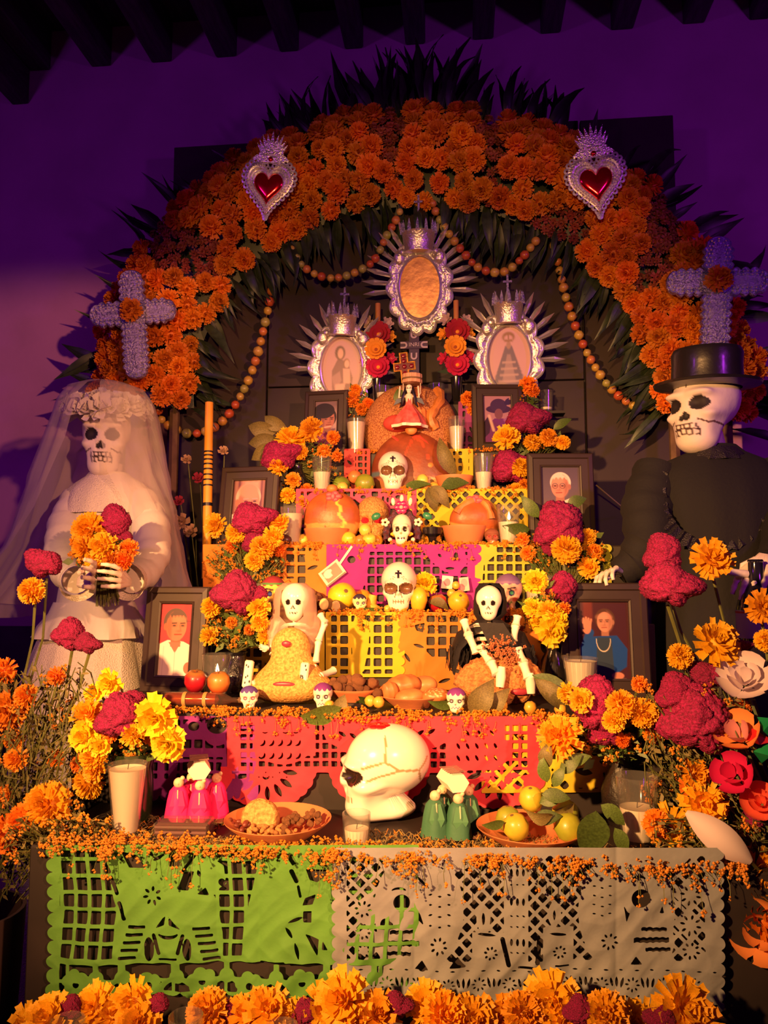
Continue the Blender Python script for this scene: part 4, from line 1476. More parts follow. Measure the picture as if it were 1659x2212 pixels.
def skull_ceramic(P, sut=False):
    c = np.tile(np.array(IV), (len(P), 1))
    if sut:
        rng_ = [line2s for line2s in ()]
    e = in_e(P, (.165, -.45, .015), (.150, .40, .118))
    f = P[:, 1] < -.15
    c[(e < 1.16) & f] = (.02, .012, .01)
    c[(e < .93) & f] = (.17, .085, .04)
    for s in (-1, 1):
        c[line2(P, s * .045, -.05, s * .075, -.165, .010)] = (.10, .06, .03)
    c[line2(P, -.045, -.03, .045, -.03, .012) & f] = (.03, .02, .02)
    t = (np.abs(P[:, 0]) < .125) & (P[:, 2] < -.225) & (P[:, 2] > -.305) & f
    c[t] = (.80, .76, .62)
    g = t & ((np.abs((P[:, 0] * 1 + .0) % .028 - .014) > .0095) | (np.abs(P[:, 2] + .265) < .009))
    c[g] = (.28, .10, .03)
    # cross on the forehead
    x, z = P[:, 0], P[:, 2] - .31
    cr = ((np.abs(x) < .022 + .10 * np.abs(z + .005)) & (np.abs(z) < .085)) | ((np.abs(z - .02) < .020 + .10 * np.abs(x)) & (np.abs(x) < .068))
    c[cr & f] = (.02, .012, .03)
    for k in range(4):
        for s in (-1, 1): c[line2(P, s * (.06 + .018 * k), .27, s * (.09 + .026 * k), .20, .0035)] = (.30, .17, .08)
    c[line2(P, .20, -.28, .225, -.20, .007)] = (.10, .06, .03)
    return c


def skull(name, label, cat, loc, h, rz, paint, m, rx=0.0, group=None, asp=(1, 1, 1)):
    """h: height of the skull in metres; stands on loc."""
    P = SV * np.array(asp)
    k = h / (P[:, 2].max() - P[:, 2].min())
    Q = P * k
    Q[:, 2] -= Q[:, 2].min()
    me = np_mesh(name, Q, SF, m, paint(SV))
    o = inst(name, me, None, loc, (rx, 0, rz))
    return clean(o, label, cat, group)


SKG = 'white ceramic skulls on the altar'
s1 = skull('ceramic_skull', 'white ceramic skull with forehead cross in front of the large round loaf', 'skull', on(849, 2.745, 1.808), 92 * S(2.74), .08, skull_ceramic, WHITE, .06, SKG)
s2 = skull('ceramic_skull', 'white ceramic skull with forehead cross between the grapefruit and the red apple', 'skull', on(862, 2.41, 1.396), 108 * S(2.41), .05, skull_ceramic, WHITE, .08, SKG)


def skull_sutures(P):
    c = np.tile(np.array((.84, .81, .72)), (len(P), 1))
    e = in_e(P, (.155, -.45, .015), (.135, .42, .11))
    f = P[:, 1] < -.2
    c[(e < 1.05) & f] = (.02, .012, .01)
    side = P[:, 0] > 0.0

    def ln(a, b, w=.013):
        a, b = np.array(a), np.array(b)
        d = b - a
        t = np.clip(((P - a) @ d) / (d @ d), 0, 1)
        q = a + t[:, None] * d
        return np.linalg.norm(P[:, [1, 2]] - q[:, [1, 2]], axis=1) < w
    g = (.42, .30, .16)
    for a, b in (((.3, -.02, .56), (.35, -.06, .20)), ((.3, -.06, .20), (.3, -.30, .12)), ((.3, -.06, .20), (.3, .10, .10)), ((.3, .10, .10), (.3, .34, .08)), ((.3, .34, .08), (.3, .46, .20)),
                 ((.3, .10, .10), (.3, -.12, .04)), ((.3, -.12, .04), (.3, -.26, -.02)), ((.3, .34, .08), (.3, .38, -.06))):
        c[ln(a, b) & side] = g
    t = (np.abs(P[:, 0]) < .16) & (P[:, 2] < -.225) & (P[:, 2] > -.29) & (P[:, 1] < -.25)
    c[t & (np.abs((P[:, 0]) % .03 - .015) > .008)] = (.34, .15, .05)
    return c


big = skull('ceramic_skull', 'largest white ceramic skull in profile with painted suture lines on the wide lower shelf', 'skull', on(828, 1.845, .937), 200 * S(1.83), -1.25, skull_sutures, WHITE, 0, SKG, (.98, 1.0, .98))
fl_ = MB()
for k in range(6):
    a = k * pi / 3
    fl_.add(ball((.016 * cos(a), .016 * sin(a), 0), (.014, .014, .006), 8, 6))
fl_.add(ball((0, 0, .004), (.008, .008, .006), 8, 6))
p = on(828, 1.845, .937)
fl_.build('painted_flower', mat('red_glaze', (.62, .01, .015), .3, coat=.4), big, (0, -.01, 200 * S(1.83) - .004), (0, 0, 0))


def sugar(hair, lips, eye, base=(.86, .80, .66), brow=False):
    def f(P):
        c = np.tile(np.array(base), (len(P), 1))
        fr = P[:, 1] < -.1
        top = P[:, 2] > .34 - .10 * np.abs(np.sin(P[:, 0] * 16))
        if hair is not None: c[top] = hair
        e = in_e(P, (.155, -.45, .015), (.085, .5, .085))
        c[(e < 1) & fr] = eye
        c[(e < .25) & fr] = (.5, .4, .55)
        zz = -.27 + .035 * np.sin(P[:, 0] * 55)
        c[(np.abs(P[:, 2] - zz) < .022) & (np.abs(P[:, 0]) < .17) & fr] = lips
        c[(np.abs(P[:, 0]) < .03) & (np.abs(P[:, 2] + .13) < .03) & fr] = (.4, .2, .3)
        if brow:
            for s in (-1, 1): c[line2(P, s * .06, .13, s * .25, .16, .022)] = (.05, .02, .03)
            c[(in_e(P, (.24, -.3, -.16), (.07, .4, .06)) < 1) & fr] = (.75, .12, .10)
        return c
    return f


PU = (.20, .03, .26)
SG_ = 'small sugar skulls with coloured icing'
skull('sugar_skull', 'small sugar skull with red eyes at the foot of the veiled seated skeleton', 'skull', on(538, 1.965, 1.166), 50 * S(1.965), .25, sugar((.10, .05, .30), (.15, .12, .35), (.60, .08, .12)), SUGAR, 0, SG_, (1.15, .9, 1))
skull('sugar_skull', 'small sugar skull with purple icing half behind a dry leaf', 'skull', on(697, 1.985, 1.166), 56 * S(1.985), .1, sugar(PU, PU, (.04, .02, .05)), SUGAR, 0, SG_, (1.05, .9, 1))
skull('sugar_skull', 'small sugar skull with purple icing below the bread plate', 'skull', on(986, 1.965, 1.166), 52 * S(1.965), -.1, sugar(PU, PU, (.05, .03, .05)), SUGAR, 0, SG_, (1.15, .9, 1))
skull('sugar_skull', 'small yellowish sugar skull with dark icing under the grapefruit', 'skull', on(777, 2.375, 1.396), 40 * S(2.375), .3, sugar((.03, .02, .06), (.6, .5, .2), (.05, .03, .05), (.86, .72, .36)), SUGAR, 0, SG_, (1.1, .9, 1))


def painted_head(hairc, base, green):
    def f(P):
        c = sugar(hairc, (.15, .30, .05), (.02, .02, .10), base, True)(P)
        fr = P[:, 1] < -.1
        t = (P[:, 2] > .28) & (P[:, 2] < .34)
        c[t] = green
        e = in_e(P, (.155, -.45, .02), (.05, .5, .05))
        c[(e < 1) & fr] = (.02, .05, .25) if green[1] > .2 else (.02, .18, .10)
        return c
    return f


skull('painted_skull', 'yellow painted skull with red and green cap behind the veiled skeleton', 'skull', on(590, 2.40, 1.396), 78 * S(2.4), .35, painted_head((.30, .03, .05), (.82, .55, .10), (.08, .26, .06)), CHALK, 0, 'painted clay skulls behind the skeletons')
skull('painted_skull', 'pink painted skull with violet hair and green eye behind the hooded skeleton', 'skull', on(1098, 2.42, 1.396), 82 * S(2.42), -.2, painted_head((.18, .10, .26), (.80, .42, .32), (.24, .14, .30)), CHALK, 0, 'painted clay skulls behind the skeletons')


def seed_skull(P):
    n = .5 + .5 * np.sign(wav(P, 60) * wav(P, 37, 2.))
    c = np.array((.66, .34, .10)) * (.62 + .38 * n[:, None])
    e = in_e(P, (.155, -.45, .015), (.095, .5, .065))
    c[(e < 1) & (P[:, 1] < -.1)] = (.55, .004, .02)
    return c


skull('seed_skull', 'skull of pressed amaranth seeds with shiny red eyes between the bread bowls', 'skull', on(805, 2.66, 1.608), 112 * S(2.66), .05, seed_skull, mat('pressed_seeds', attr=True, rough=.8, bump=1, bscale=160, bdist=.006), 0, None, (.92, .8, 1))


def cocoa(P):
    c = np.tile(np.array((.22, .07, .035)), (len(P), 1))
    e = in_e(P, (.155, -.45, .015), (.10, .5, .085))
    c[(e < 1) & (P[:, 1] < -.1)] = (.7, .08, .08)
    c[(e < .35) & (P[:, 1] < -.1)] = (.15, .03, .02)
    c[(np.abs(P[:, 2] + .30) < .07) & (np.abs(P[:, 0]) < .10) & (P[:, 1] < -.1) & (np.abs(P[:, 0] % .04 - .02) < .015)] = (.85, .8, .7)
    return c


skull('chocolate_skull', 'small chocolate skull with white icing teeth beside the right bread bowl', 'skull', on(1063, 2.575, 1.608), 38 * S(2.575), 0, cocoa, SUGAR, 0, None, (1.1, .9, .9))

# the skull figurine with braided hair and flowers
fz = thing('flower_haired_skull', 'small white skull bust with dark braided hair, pink flower and banana trim', 'skull', on(868, 2.565, 1.608))


def plain_face(P):
    c = np.tile(np.array((.86, .80, .62)), (len(P), 1))
    fr = P[:, 1] < -.1
    c[(in_e(P, (.15, -.45, .02), (.085, .5, .095)) < 1) & fr] = (.03, .02, .015)
    c[(in_e(P, (.02, -.45, -.13), (.03, .4, .045)) < 1) & fr] = (.55, .4, .25)
    c[(np.abs(P[:, 2] + .285) < .03) & (np.abs(P[:, 0]) < .15) & fr] = (.05, .02, .02)
    for k in range(7): c[line2(P, -.14 + .047 * k, -.255, -.14 + .047 * k, -.235, .008)] = (.2, .1, .06)
    return c


u = S(2.56)
Q = SV * np.array((.85, .8, 1)) * (62 * u / .95)
Q[:, 2] -= Q[:, 2].min()
inst('face', np_mesh('face', Q, SF, WHITE, plain_face(SV)), fz)
br = MB()
hairm = mat('braided_hair', (.10, .02, .035), .35, col2=(.03, .03, .05), vscale=90, bump=.6, bscale=120)
for s in (-1, 1):
    pts = [Vector((s * (8 + 26 * sin(t * pi * .62)) * u, .012, (78 - 62 * t) * u)) for t in [i / 9 for i in range(10)]]
    br.add(tube(pts, [9 * u * (.8 + .35 * (i % 2)) for i in range(10)], 8))
br.build('braids', hairm, fz)
MB().add(ball((0, .02, 46 * u), (24 * u, 18 * u, 30 * u), 14, 10)).build('hair', hairm, fz)
fp = MB()
for k in range(6): fp.add(ball((9 * u * cos(k * pi / 3), -.016, 84 * u + 9 * u * sin(k * pi / 3)), (6.5 * u, 4 * u, 6.5 * u), 8, 6))
fp.build('pink_flower', mat('pink_glaze', (.75, .02, .16), .35, coat=.3), fz)
MB().add(ball((0, -.022, 84 * u), (4.5 * u, 3 * u, 4.5 * u), 8, 6)).build('flower_centre', mat('pale_pink', (.85, .35, .35), .5), fz)
for s in (-1, 1):
    MB().add(ball((s * 18 * u, -.008, 84 * u), (11 * u, 5 * u, 8 * u), 8, 6), M=Matrix.Rotation(s * .5, 4, 'Y')).build('green_leaf', mat('green_glaze', (.03, .22, .10), .35, coat=.3), fz)
    wf = MB()
    for k in range(5): wf.add(ball((s * 36 * u + 6 * u * cos(k * 1.26), -.006, 52 * u + 6 * u * sin(k * 1.26)), (4 * u, 2.5 * u, 4 * u), 6, 5))
    wf.build('white_flower', mat('white_glaze', (.85, .78, .6), .35), fz)
    MB().add(ball((s * 25 * u, -.012, 14 * u), 5 * u, 8, 6)).build('earring', mat('white_glaze'), fz)
tf = MB()
for k in range(3): tf.add(ball(((k - 1) * 9 * u, 0, 104 * u - abs(k - 1) * 5 * u), (4.5 * u, 3 * u, 9 * u), 8, 6), M=Matrix.Rotation((k - 1) * .1, 4, 'Y'))
tf.build('white_topknot', mat('white_glaze'), fz)

# ---------------------------------------------------------------- fruit
FR = {'apple': ([(0, -.42), (.12, -.47), (.34, -.40), (.49, -.08), (.47, .22), (.30, .42), (.12, .43), (.04, .36), (0, .35)]),
      'round': ([(0, -.48), (.18, -.455), (.37, -.33), (.49, 0), (.38, .32), (.18, .455), (.05, .47), (0, .455)]),
      'lime': ([(0, -.52), (.06, -.50), (.22, -.43), (.40, -.26), (.48, 0), (.40, .28), (.22, .44), (.08, .50), (.04, .55), (0, .56)]),
      'long': ([(0, -.62), (.15, -.58), (.32, -.38), (.40, 0), (.34, .34), (.16, .56), (0, .60)])}


def fruit(kind, name, label, cat, loc, d, c1, c2, rot=None, group=None, stem=True, seed=0):
    """A fruit resting on loc; c1 main colour, c2 blush or shade."""
    rr = random.Random(seed + int(loc[0] * 1000))
    V, F = lathe(FR[kind], 22)
    A = np.array(V)
    n = wav(A, 3.1, rr.random() * 6) * .5 + .5
    n = np.clip(n * 1.3 - .2, 0, 1)[:, None]
    cols = np.array(c1) * (1 - n) + np.array(c2) * n
    if kind == 'apple': cols[A[:, 2] > .36] = np.array(c1) * .4 + np.array((.2, .16, .03))
    rot = rot or (rr.uniform(-.5, .5), rr.uniform(-.4, .4), rr.random() * 6)
    Rm = Euler(rot).to_matrix()
    zmin = min((Rm @ Vector(v)).z for v in V) * d
    o = inst(name, np_mesh(name, A * d, F, FRUIT, cols), None, Vector(loc) - Vector((0, 0, zmin)), rot)
    clean(o, label, cat, group)
    if stem:
        if kind == 'apple': MB().add(tube([(0, 0, .33 * d), (.02 * d, 0, .46 * d), (.06 * d, 0, .56 * d)], .022 * d, 5)).build('stem', BARK, o)
        else: MB().add(lathe([(.05 * d, .44 * d), (.075 * d, .475 * d), (.03 * d, .49 * d), (0, .485 * d)], 6)).build('stem_scar', BARK, o)
    return o


T1, T2, T3, T4, T5, T6, T7 = [TIER[k][1] + .001 for k in range(1, 8)]
REDA, ORG, YLW, LIM, GUA, TEJ = (.55, .02, .02), (.85, .38, .02), (.90, .66, .06), (.30, .36, .03), (.86, .62, .10), (.80, .38, .05)
fruit('apple', 'apple', 'dark red apple leaning by the candle in front of the lower left frame', 'apple', on(422, 2.04, T2 + .03), 50 * S(2.04), (.45, .012, .03), (.32, .008, .02), (.2, .1, 0))
fruit('apple', 'apple', 'orange red apple with yellow streaks in front of the lower left candle', 'apple', on(472, 2.02, T2 + .03), 50 * S(2.02), (.66, .09, .03), (.75, .34, .06), (-.1, -.1, 2))
fruit('apple', 'apple', 'red apple right of the skull on the yellow and orange banners shelf', 'apple', on(946, 2.42, T3), 41 * S(2.42), (.48, .012, .025), (.38, .01, .02), (.1, -.2, 0))
fruit('round', 'grapefruit', 'large yellow grapefruit left of the middle skull', 'fruit', on(739, 2.425, T3), 66 * S(2.43), (.92, .60, .025), (.90, .50, .02), (1.1, .1, .4))
fruit('round', 'orange', 'orange half hidden behind the large grapefruit', 'fruit', on(783, 2.50, T3), 48 * S(2.5), (.86, .36, .03), (.75, .28, .02))
fruit('long', 'orange', 'tall orange standing in front of the middle skull', 'fruit', on(905, 2.375, T3), 46 * S(2.375), (.92, .50, .03), (.85, .36, .02), (.05, .1, 0))
fruit('round', 'orange', 'small orange right of the red apple on the middle shelf', 'fruit', on(991, 2.395, T3), 48 * S(2.4), (.92, .50, .03), (.82, .34, .02), (.9, .3, 0))
tj = [(837, 18, 0, 'small yellow crab apple right of a green leaf under the middle skull'), (868, 20, 0, 'small yellow crab apple touching the tall orange'), (975, 20, 30, 'small crab apple at the left of the cluster behind the orange'), (985, 18, 48, 'small crab apple on top of the cluster behind the orange'), (993, 20, 28, 'small crab apple at the right of the cluster behind the orange')]
for px, d, up, lb in tj:
    Y = 2.365 if up == 0 else 2.46
    fruit('round', 'crab_apple', lb, 'fruit', on(px, Y, T3 + up * S(Y)), d * S(Y), TEJ, (.85, .5, .06), None, 'small crab apples on the altar')
for px, Y, d, lb in ((673 + 5, 1.975, 22, 'x'),):
    pass
for px, Y, d, z, lb in ((712, 1.955, 24, 0, 'small crab apple left of the dry leaf below the nut bowl'), (741, 1.955, 24, 0, 'small crab apple right of the dry leaf below the nut bowl'), (800, 2.0, 26, 4, 'crab apple at the left edge of the bread plate'), (818, 1.985, 26, 4, 'pair crab apple right against the bread plate'),
                        (1085, 2.0, 24, 0, 'crab apple behind the large dry leaf under the hooded skeleton'), (1146, 1.965, 28, 0, 'crab apple right of the red smiling mouth'), (1211, 1.95, 27, 0, 'crab apple at the far right edge of the skeleton shelf')):
    fruit('round', 'crab_apple', lb, 'fruit', on(px, Y, T2 + z * S(Y)), d * S(Y), TEJ, (.82, .48, .06), None, 'small crab apples on the altar')
# shelf of the bread bowls
for px, Y, d, z, c, lb, kd in ((655, 2.60, 30, 0, GUA, 'yellow guava left of the left bread bowl', 'round'), (753, 2.58, 35, 0, YLW, 'pointed yellow lime right of the left bread bowl', 'lime'), (789, 2.60, 29, 22, GUA, 'yellow guava on top of the small fruit heap', 'round'), (778, 2.59, 26, 0, (.75, .22, .05), 'reddish small apple in the small fruit heap', 'apple'), (798, 2.572, 30, 0, (.88, .70, .10), 'pale yellow apple at the front of the small fruit heap', 'apple'),
                               (815, 2.62, 28, 0, (.82, .40, .05), 'orange tinted fruit behind the small fruit heap', 'round'), (848, 2.66, 44, 20, ORG, 'orange behind the flower haired skull, upper left', 'round'), (905, 2.64, 30, 34, ORG, 'orange kumquat in the stack right of the flower haired skull, upper', 'long'), (912, 2.63, 32, 8, (.85, .42, .04), 'long orange fruit right of the flower haired skull, middle', 'long'), (938, 2.63, 38, 6, (.84, .40, .05), 'round orange fruit behind the black goblet', 'round'), (1062, 2.66, 34, 8, (.86, .60, .12), 'pale yellow fruit behind the right bread bowl', 'round')):
    fruit(kd, {'lime': 'lime', 'apple': 'apple'}.get(kd, 'fruit'), lb, 'fruit', on(px, Y, T4 + z * S(Y)), d * S(Y), c, tuple(k * .85 for k in c), (1.45, 0, .6) if kd == 'lime' else None)
ban = MB()
for k in range(5):
    a = -.9 + k * .45
    ban.add(tube([Vector((cos(-pi / 2 + a * .9) * r * u, 0, (10 + 18 * abs(a)) * u + 0 * r)) for r in (14, 24, 34)], [3 * u, 6 * u, 2 * u], 7))
o = ban.build('banana_bunch', mat('banana_skin', (.88, .50, .03), .5, var=.3, vscale=60), None, on(868, 2.556, T4))
clean(o, 'fan of tiny bananas around the foot of the flower haired skull', 'fruit')
# upper skull shelf
for px, Y, d, z, c, lb, kd in ((736, 2.78, 43, 0, (.20, .30, .03), 'dark green lime behind the small yellow guava, upper shelf', 'round'), (740, 2.735, 26, 0, GUA, 'small yellow guava in front of the dark green lime', 'round'), (788, 2.75, 46, 0, LIM, 'large green lime left of the upper skull', 'round'), (766, 2.80, 31, 26, (.80, .24, .07), 'reddish orange fruit resting behind the two limes', 'round'),
                               (894, 2.735, 22, 0, GUA, 'yellow guava low at the right of the upper skull', 'round'), (913, 2.745, 28, 14, (.88, .66, .12), 'yellow guava on top, right of the upper skull', 'round'), (917, 2.73, 22, 0, (.84, .5, .06), 'orange guava below, right of the upper skull', 'round'), (937, 2.735, 24, 0, (.82, .44, .06), 'orange guava left of the clay bowl, upper shelf', 'round')):
    fruit(kd, 'lime' if 'lime' in lb else 'fruit', lb, 'fruit', on(px, Y, T5 + z * S(Y)), d * S(Y), c, tuple(k * .82 for k in c))
fruit('long', 'mamey_fruit', 'dull purple brown fruit beside the left candle on the bread bowl shelf', 'fruit', on(611, 2.565, T4), 36 * S(2.56), (.10, .035, .03), (.16, .05, .03), (1.5, 0, 1.4))
fruit('round', 'lime', 'green wrinkled lime stuck beside the top left frame', 'fruit', on(629, 2.995, T7 - .14), 26 * S(2.995), (.26, .34, .03), (.36, .36, .03))
MB().add(box(-.06, 0, -.01, .09, .05, 0)).build('step', STEPM, al, on(629, 2.962, T7 - .142))


# ---------------------------------------------------------------- glass candles
def candle(label, px, pyb, Y, w, h, fill, z, lit=False, ribs=0, group=None, flare=.78, wax=(.9, .8, .62)):
    """A drinking glass with wax; w, h in photo pixels at its depth."""
    u = S(Y)
    root = thing('glass_candle', label, 'candle', on(px, Y, z), (0, 0, random.random()), group)
    r1, r0, H = w / 2 * u, w / 2 * u * flare, h * u
    wob = (lambda a, zz: 1 + .012 * cos(ribs * a)) if ribs else None
    n = 40
    pr = [(r0, 0), (r0 * 1.01, .004), (r1, H), (r1 - .0012, H + .001), (r1 - .0022, H), (r0 - .003, .007), (0, .006)]
    MB().add(lathe(pr, n, wob=wob)).build('glass', GLASS, root)
    zt = .008 + (H - .008) * fill
    k = (zt / H)
    rr = (r0 + (r1 - r0) * k) - .0026
    MB().add(lathe([(0, .0075), (r0 - .0034, .0075), (rr, zt), (rr * .9, zt - .0015), (0, zt - .002)], n)).build('wax', WAX, root)
    MB().add(tube([(0, 0, zt - .003), (.001, 0, zt + .004), (.002, 0, zt + .010)], .0010, 5)).build('wick', WICK, root)
    if lit: MB().add(lathe([(0, 0), (.0042, .006), (.005, .010), (.003, .020), (0, .030)], 10, (.002, 0, zt + .006))).build('flame', FLAME, root)
    return root


G = 'white candles in glasses'
candle('tall wide white candle in a smooth glass before the big yellow bouquet', 272, 1805, 1.687, 85, 150, .93, T1, False, 0, G, .64)
candle('short candle in a ribbed glass in front of the largest skull', 770, 1808, 1.672, 60, 66, .45, T1, False, 20, G, .88)
candle('half burnt candle in a tall glass right of the lime plate', 1378, 1785, 1.75, 86, 132, .50, T1, False, 16, G, .70)
candle('lit candle in a ribbed glass beside the lower left frame', 467, 1500, 2.10, 66, 90, .42, T2 + .012, True, 18, G, .74)
candle('white candle in a glass in front of the lower right frame', 1256, 1500, 2.16, 72, 92, .92, T2, False, 20, G, .72)
candle('lit candle in a short glass above the cockscomb left of the yellow skull', 545, 1275, 2.385, 62, 62, .55, T3, True, 18, G, .85)
candle('lit candle in a glass behind the yellow flowers right of the pink skull', 1166, 1270, 2.42, 62, 78, .62, T3, True, 18, G, .85)
candle('wide pale yellow candle left of the left bread bowl', 630, 1170, 2.585, 52, 88, .82, T4, False, 0, G, .72)
candle('lit candle in a tall ribbed glass right of the right bread bowl', 1099, 1170, 2.565, 52, 88, .55, T4, True, 18, G, .72)
candle('half empty ribbed candle glass left of the two limes', 695, 1062, 2.725, 46, 80, .55, T5, False, 18, G, .72)
candle('ribbed candle glass right of the clay bowl on the upper skull shelf', 1045, 1058, 2.72, 43, 80, .48, T5, False, 18, G, .74)
candle('full tall white candle right of the top left frame', 769, 972, 2.85, 44, 76, .90, T6, False, 0, G, .74)
candle('tall glass candle left of the top right frame', 987, 968, 2.85, 38, 76, .70, T6, False, 14, G, .74)
candle('small candle glass behind the sesame bread, under the left flower tower', 827, 870, 3.0, 38, 46, .62, T7, False, 12, G, .85)
candle('small candle glass behind the sesame bread, right of the wooden basket', 943, 870, 3.0, 38, 48, .45, T7, False, 12, G, .85)
candle('empty looking votive glass standing right of the top right frame', 1180, 885, 3.02, 32, 46, .12, T7 - .03, False, 0, G, .86)
MB().add(box(-.05, -.03, -.01, .07, .04, 0)).build('step', STEPM, al, on(1180, 3.02, T7 - .031))
for px, w, lb in ((140, 72, 'first candle glass from the left among the front row of marigolds'), (397, 72, 'second candle glass from the left in the front row of marigolds'), (606, 70, 'third candle glass from the left in the front row of marigolds'), (852, 74, 'right-hand candle glass in the front row of marigolds')):
    candle(lb, px, 2360, 1.34, w, 192 if px == 397 else 182 if px > 140 else 168, .70, .602, False, 18, G, .74)


# ---------------------------------------------------------------- framed photographs
def blend(c, f, col, soft=.012):
    k = np.clip(f / soft + .5, 0, 1)[:, None]
    c[:] = c * (1 - k) + np.array(col) * k


def face_paint(c, x, y, cx, cy, r, skin, hair, hairshape, turn=0.0, glasses=False, hairline=.3):
    """A flat printed portrait head; cx, cy centre, r half-width."""
    sh = tuple(k * .62 for k in skin)
    hl = tuple(min(1, k * 1.15) for k in skin)
    if hairshape == 'bob': blend(c, Fe(x, y, cx - turn * .1 * r, cy - .25 * r, 1.22 * r, 1.35 * r), hair)
    else: blend(c, Fe(x, y, cx - turn * .15 * r, cy - .35 * r, 1.08 * r, 1.12 * r), hair)
    blend(c, Fb(x, y, cx - .45 * r, cy + .4 * r, cx + .45 * r, cy + 1.75 * r), sh)
    blend(c, Fe(x, y, cx, cy + .05 * r, .92 * r, 1.22 * r), skin)
    blend(c, Fe(x, y, cx - 1.0 * r * (1 if turn >= 0 else -1), cy + .1 * r, .16 * r, .3 * r), sh)
    blend(c, np.minimum(Fe(x, y, cx, cy + .05 * r, .92 * r, 1.22 * r), (x - cx) * (-1 if turn > 0 else 1) - .42 * r), sh, .08)
    if hairshape == 'cap': blend(c, np.minimum(Fe(x, y, cx, cy + .05 * r, .95 * r, 1.25 * r), cy - hairline * r * 2.2 - y + .12 * np.sin(x * 60) * r), hair)
    t = turn * .22 * r
    blend(c, Fe(x, y, cx + t, cy - .55 * r, .5 * r, .22 * r), hl, .1)
    for s in (-1, 1):
        ex = cx + t + s * .38 * r
        blend(c, Fe(x, y, ex, cy - .02 * r, .24 * r, .13 * r), sh, .05)
        blend(c, Fe(x, y, ex, cy + .0 * r, .15 * r, .065 * r), (.05, .03, .03))
        blend(c, Fs(x, y, ex - .2 * r, cy - .2 * r, ex + .2 * r, cy - .22 * r, .05 * r), tuple(k * .5 for k in hair) if sum(hair) < .6 else (.4, .3, .3))
        if glasses: blend(c, .03 * r - np.abs(np.hypot(x - ex, y - cy) - .27 * r), (.05, .03, .04))
    blend(c, Fs(x, y, cx + t * 1.2 + .10 * r, cy, cx + t * 1.5 + .14 * r, cy + .42 * r, .05 * r), sh, .04)
    blend(c, Fe(x, y, cx + t * 1.4, cy + .46 * r, .2 * r, .08 * r), sh, .05)
    blend(c, Fs(x, y, cx + t - .3 * r, cy + .74 * r, cx + t + .3 * r, cy + .72 * r, .055 * r), (skin[0] * .5, skin[1] * .25, skin[2] * .25))


def photo_white_shirt(x, y):
    c = np.tile(np.array((.62, .04, .06)), (len(x), 1))
    blend(c, x - .72, (.30, .03, .05), .1)
    blend(c, Fb(x, y, .8, .5, 1, .52), (.15, .02, .03))
    blend(c, Fp(x, y, [(-.1, 2.5), (-.1, 1.22), (.25, 1.06), (.75, 1.10), (1.1, 1.26), (1.1, 2.5)]), (.80, .66, .60))
    face_paint(c, x, y, .50, .64, .35, (.55, .17, .11), (.10, .06, .06), 'cap', .8, hairline=.34)
    blend(c, Fp(x, y, [(.28, 1.12), (.50, 1.44), (.68, 1.12)]), (.48, .14, .10))
    blend(c, Fs(x, y, .5, 1.4, .5, 2.5, .008), (.5, .4, .38))
    blend(c, Fs(x, y, .14, 1.25, .12, 2.5, .01), (.62, .5, .46))
    blend(c, Fe(x, y, .94, 1.86, .14, .17), (.52, .13, .09))
    return c


def photo_blue_jacket(x, y):
    c = np.tile(np.array((.055, .015, .025)), (len(x), 1))
    blend(c, Fb(x, y, .1, 0, .28, .4), (.14, .03, .03), .05)
    blend(c, Fp(x, y, [(.05, 1.0), (.28, .70), (.75, .68), (.95, .95), (.92, 1.3), (.7, 1.45), (.30, 1.45), (.05, 1.2)]), (.012, .06, .28))
    blend(c, Fp(x, y, [(.36, .72), (.64, .72), (.68, 1.6), (.30, 1.6)]), (.03, .05, .09))
    blend(c, Fs(x, y, .05, 1.05, .22, .62, .08), (.012, .06, .28))
    blend(c, Fe(x, y, .16, .50, .09, .15), (.52, .22, .16))
    for k in range(4): blend(c, Fs(x, y, .09 + .045 * k, .50, .10 + .05 * k, .32 + .02 * abs(k - 1), .02), (.52, .22, .16))
    face_paint(c, x, y, .52, .40, .165, (.55, .25, .18), (.08, .035, .025), 'bob', -.4)
    blend(c, .010 - np.abs(np.hypot((x - .48) * 1.6, (y - .78)) - .22) + np.where(y < .74, -1, 0), (.7, .6, .5))
    blend(c, Fe(x, y, .74, 1.48, .12, .07), (.50, .2, .15))
    blend(c, Fb(x, y, 0, 1.54, .9, 1.62), (.6, .5, .42))
    return c


def photo_bald(x, y):
    c = np.tile(np.array((.30, .14, .12)), (len(x), 1))
    for k in range(7): blend(c, Fs(x, y, k * .17, 0, k * .17 + .03, 1.6, .035), (.14, .05, .06), .04)
    blend(c, Fb(x, y, .3, 0, .8, .3), (.55, .33, .25), .15)
    blend(c, Fp(x, y, [(0, 1.7), (0, 1.0), (.3, .9), (.8, 1.05), (1, 1.7)]), (.62, .48, .50))
    face_paint(c, x, y, .50, .62, .36, (.66, .25, .18), (.62, .42, .36), 'fringe', .5)
    blend(c, Fe(x, y, .47, .30, .30, .22), (.68, .27, .19), .08)
    return c


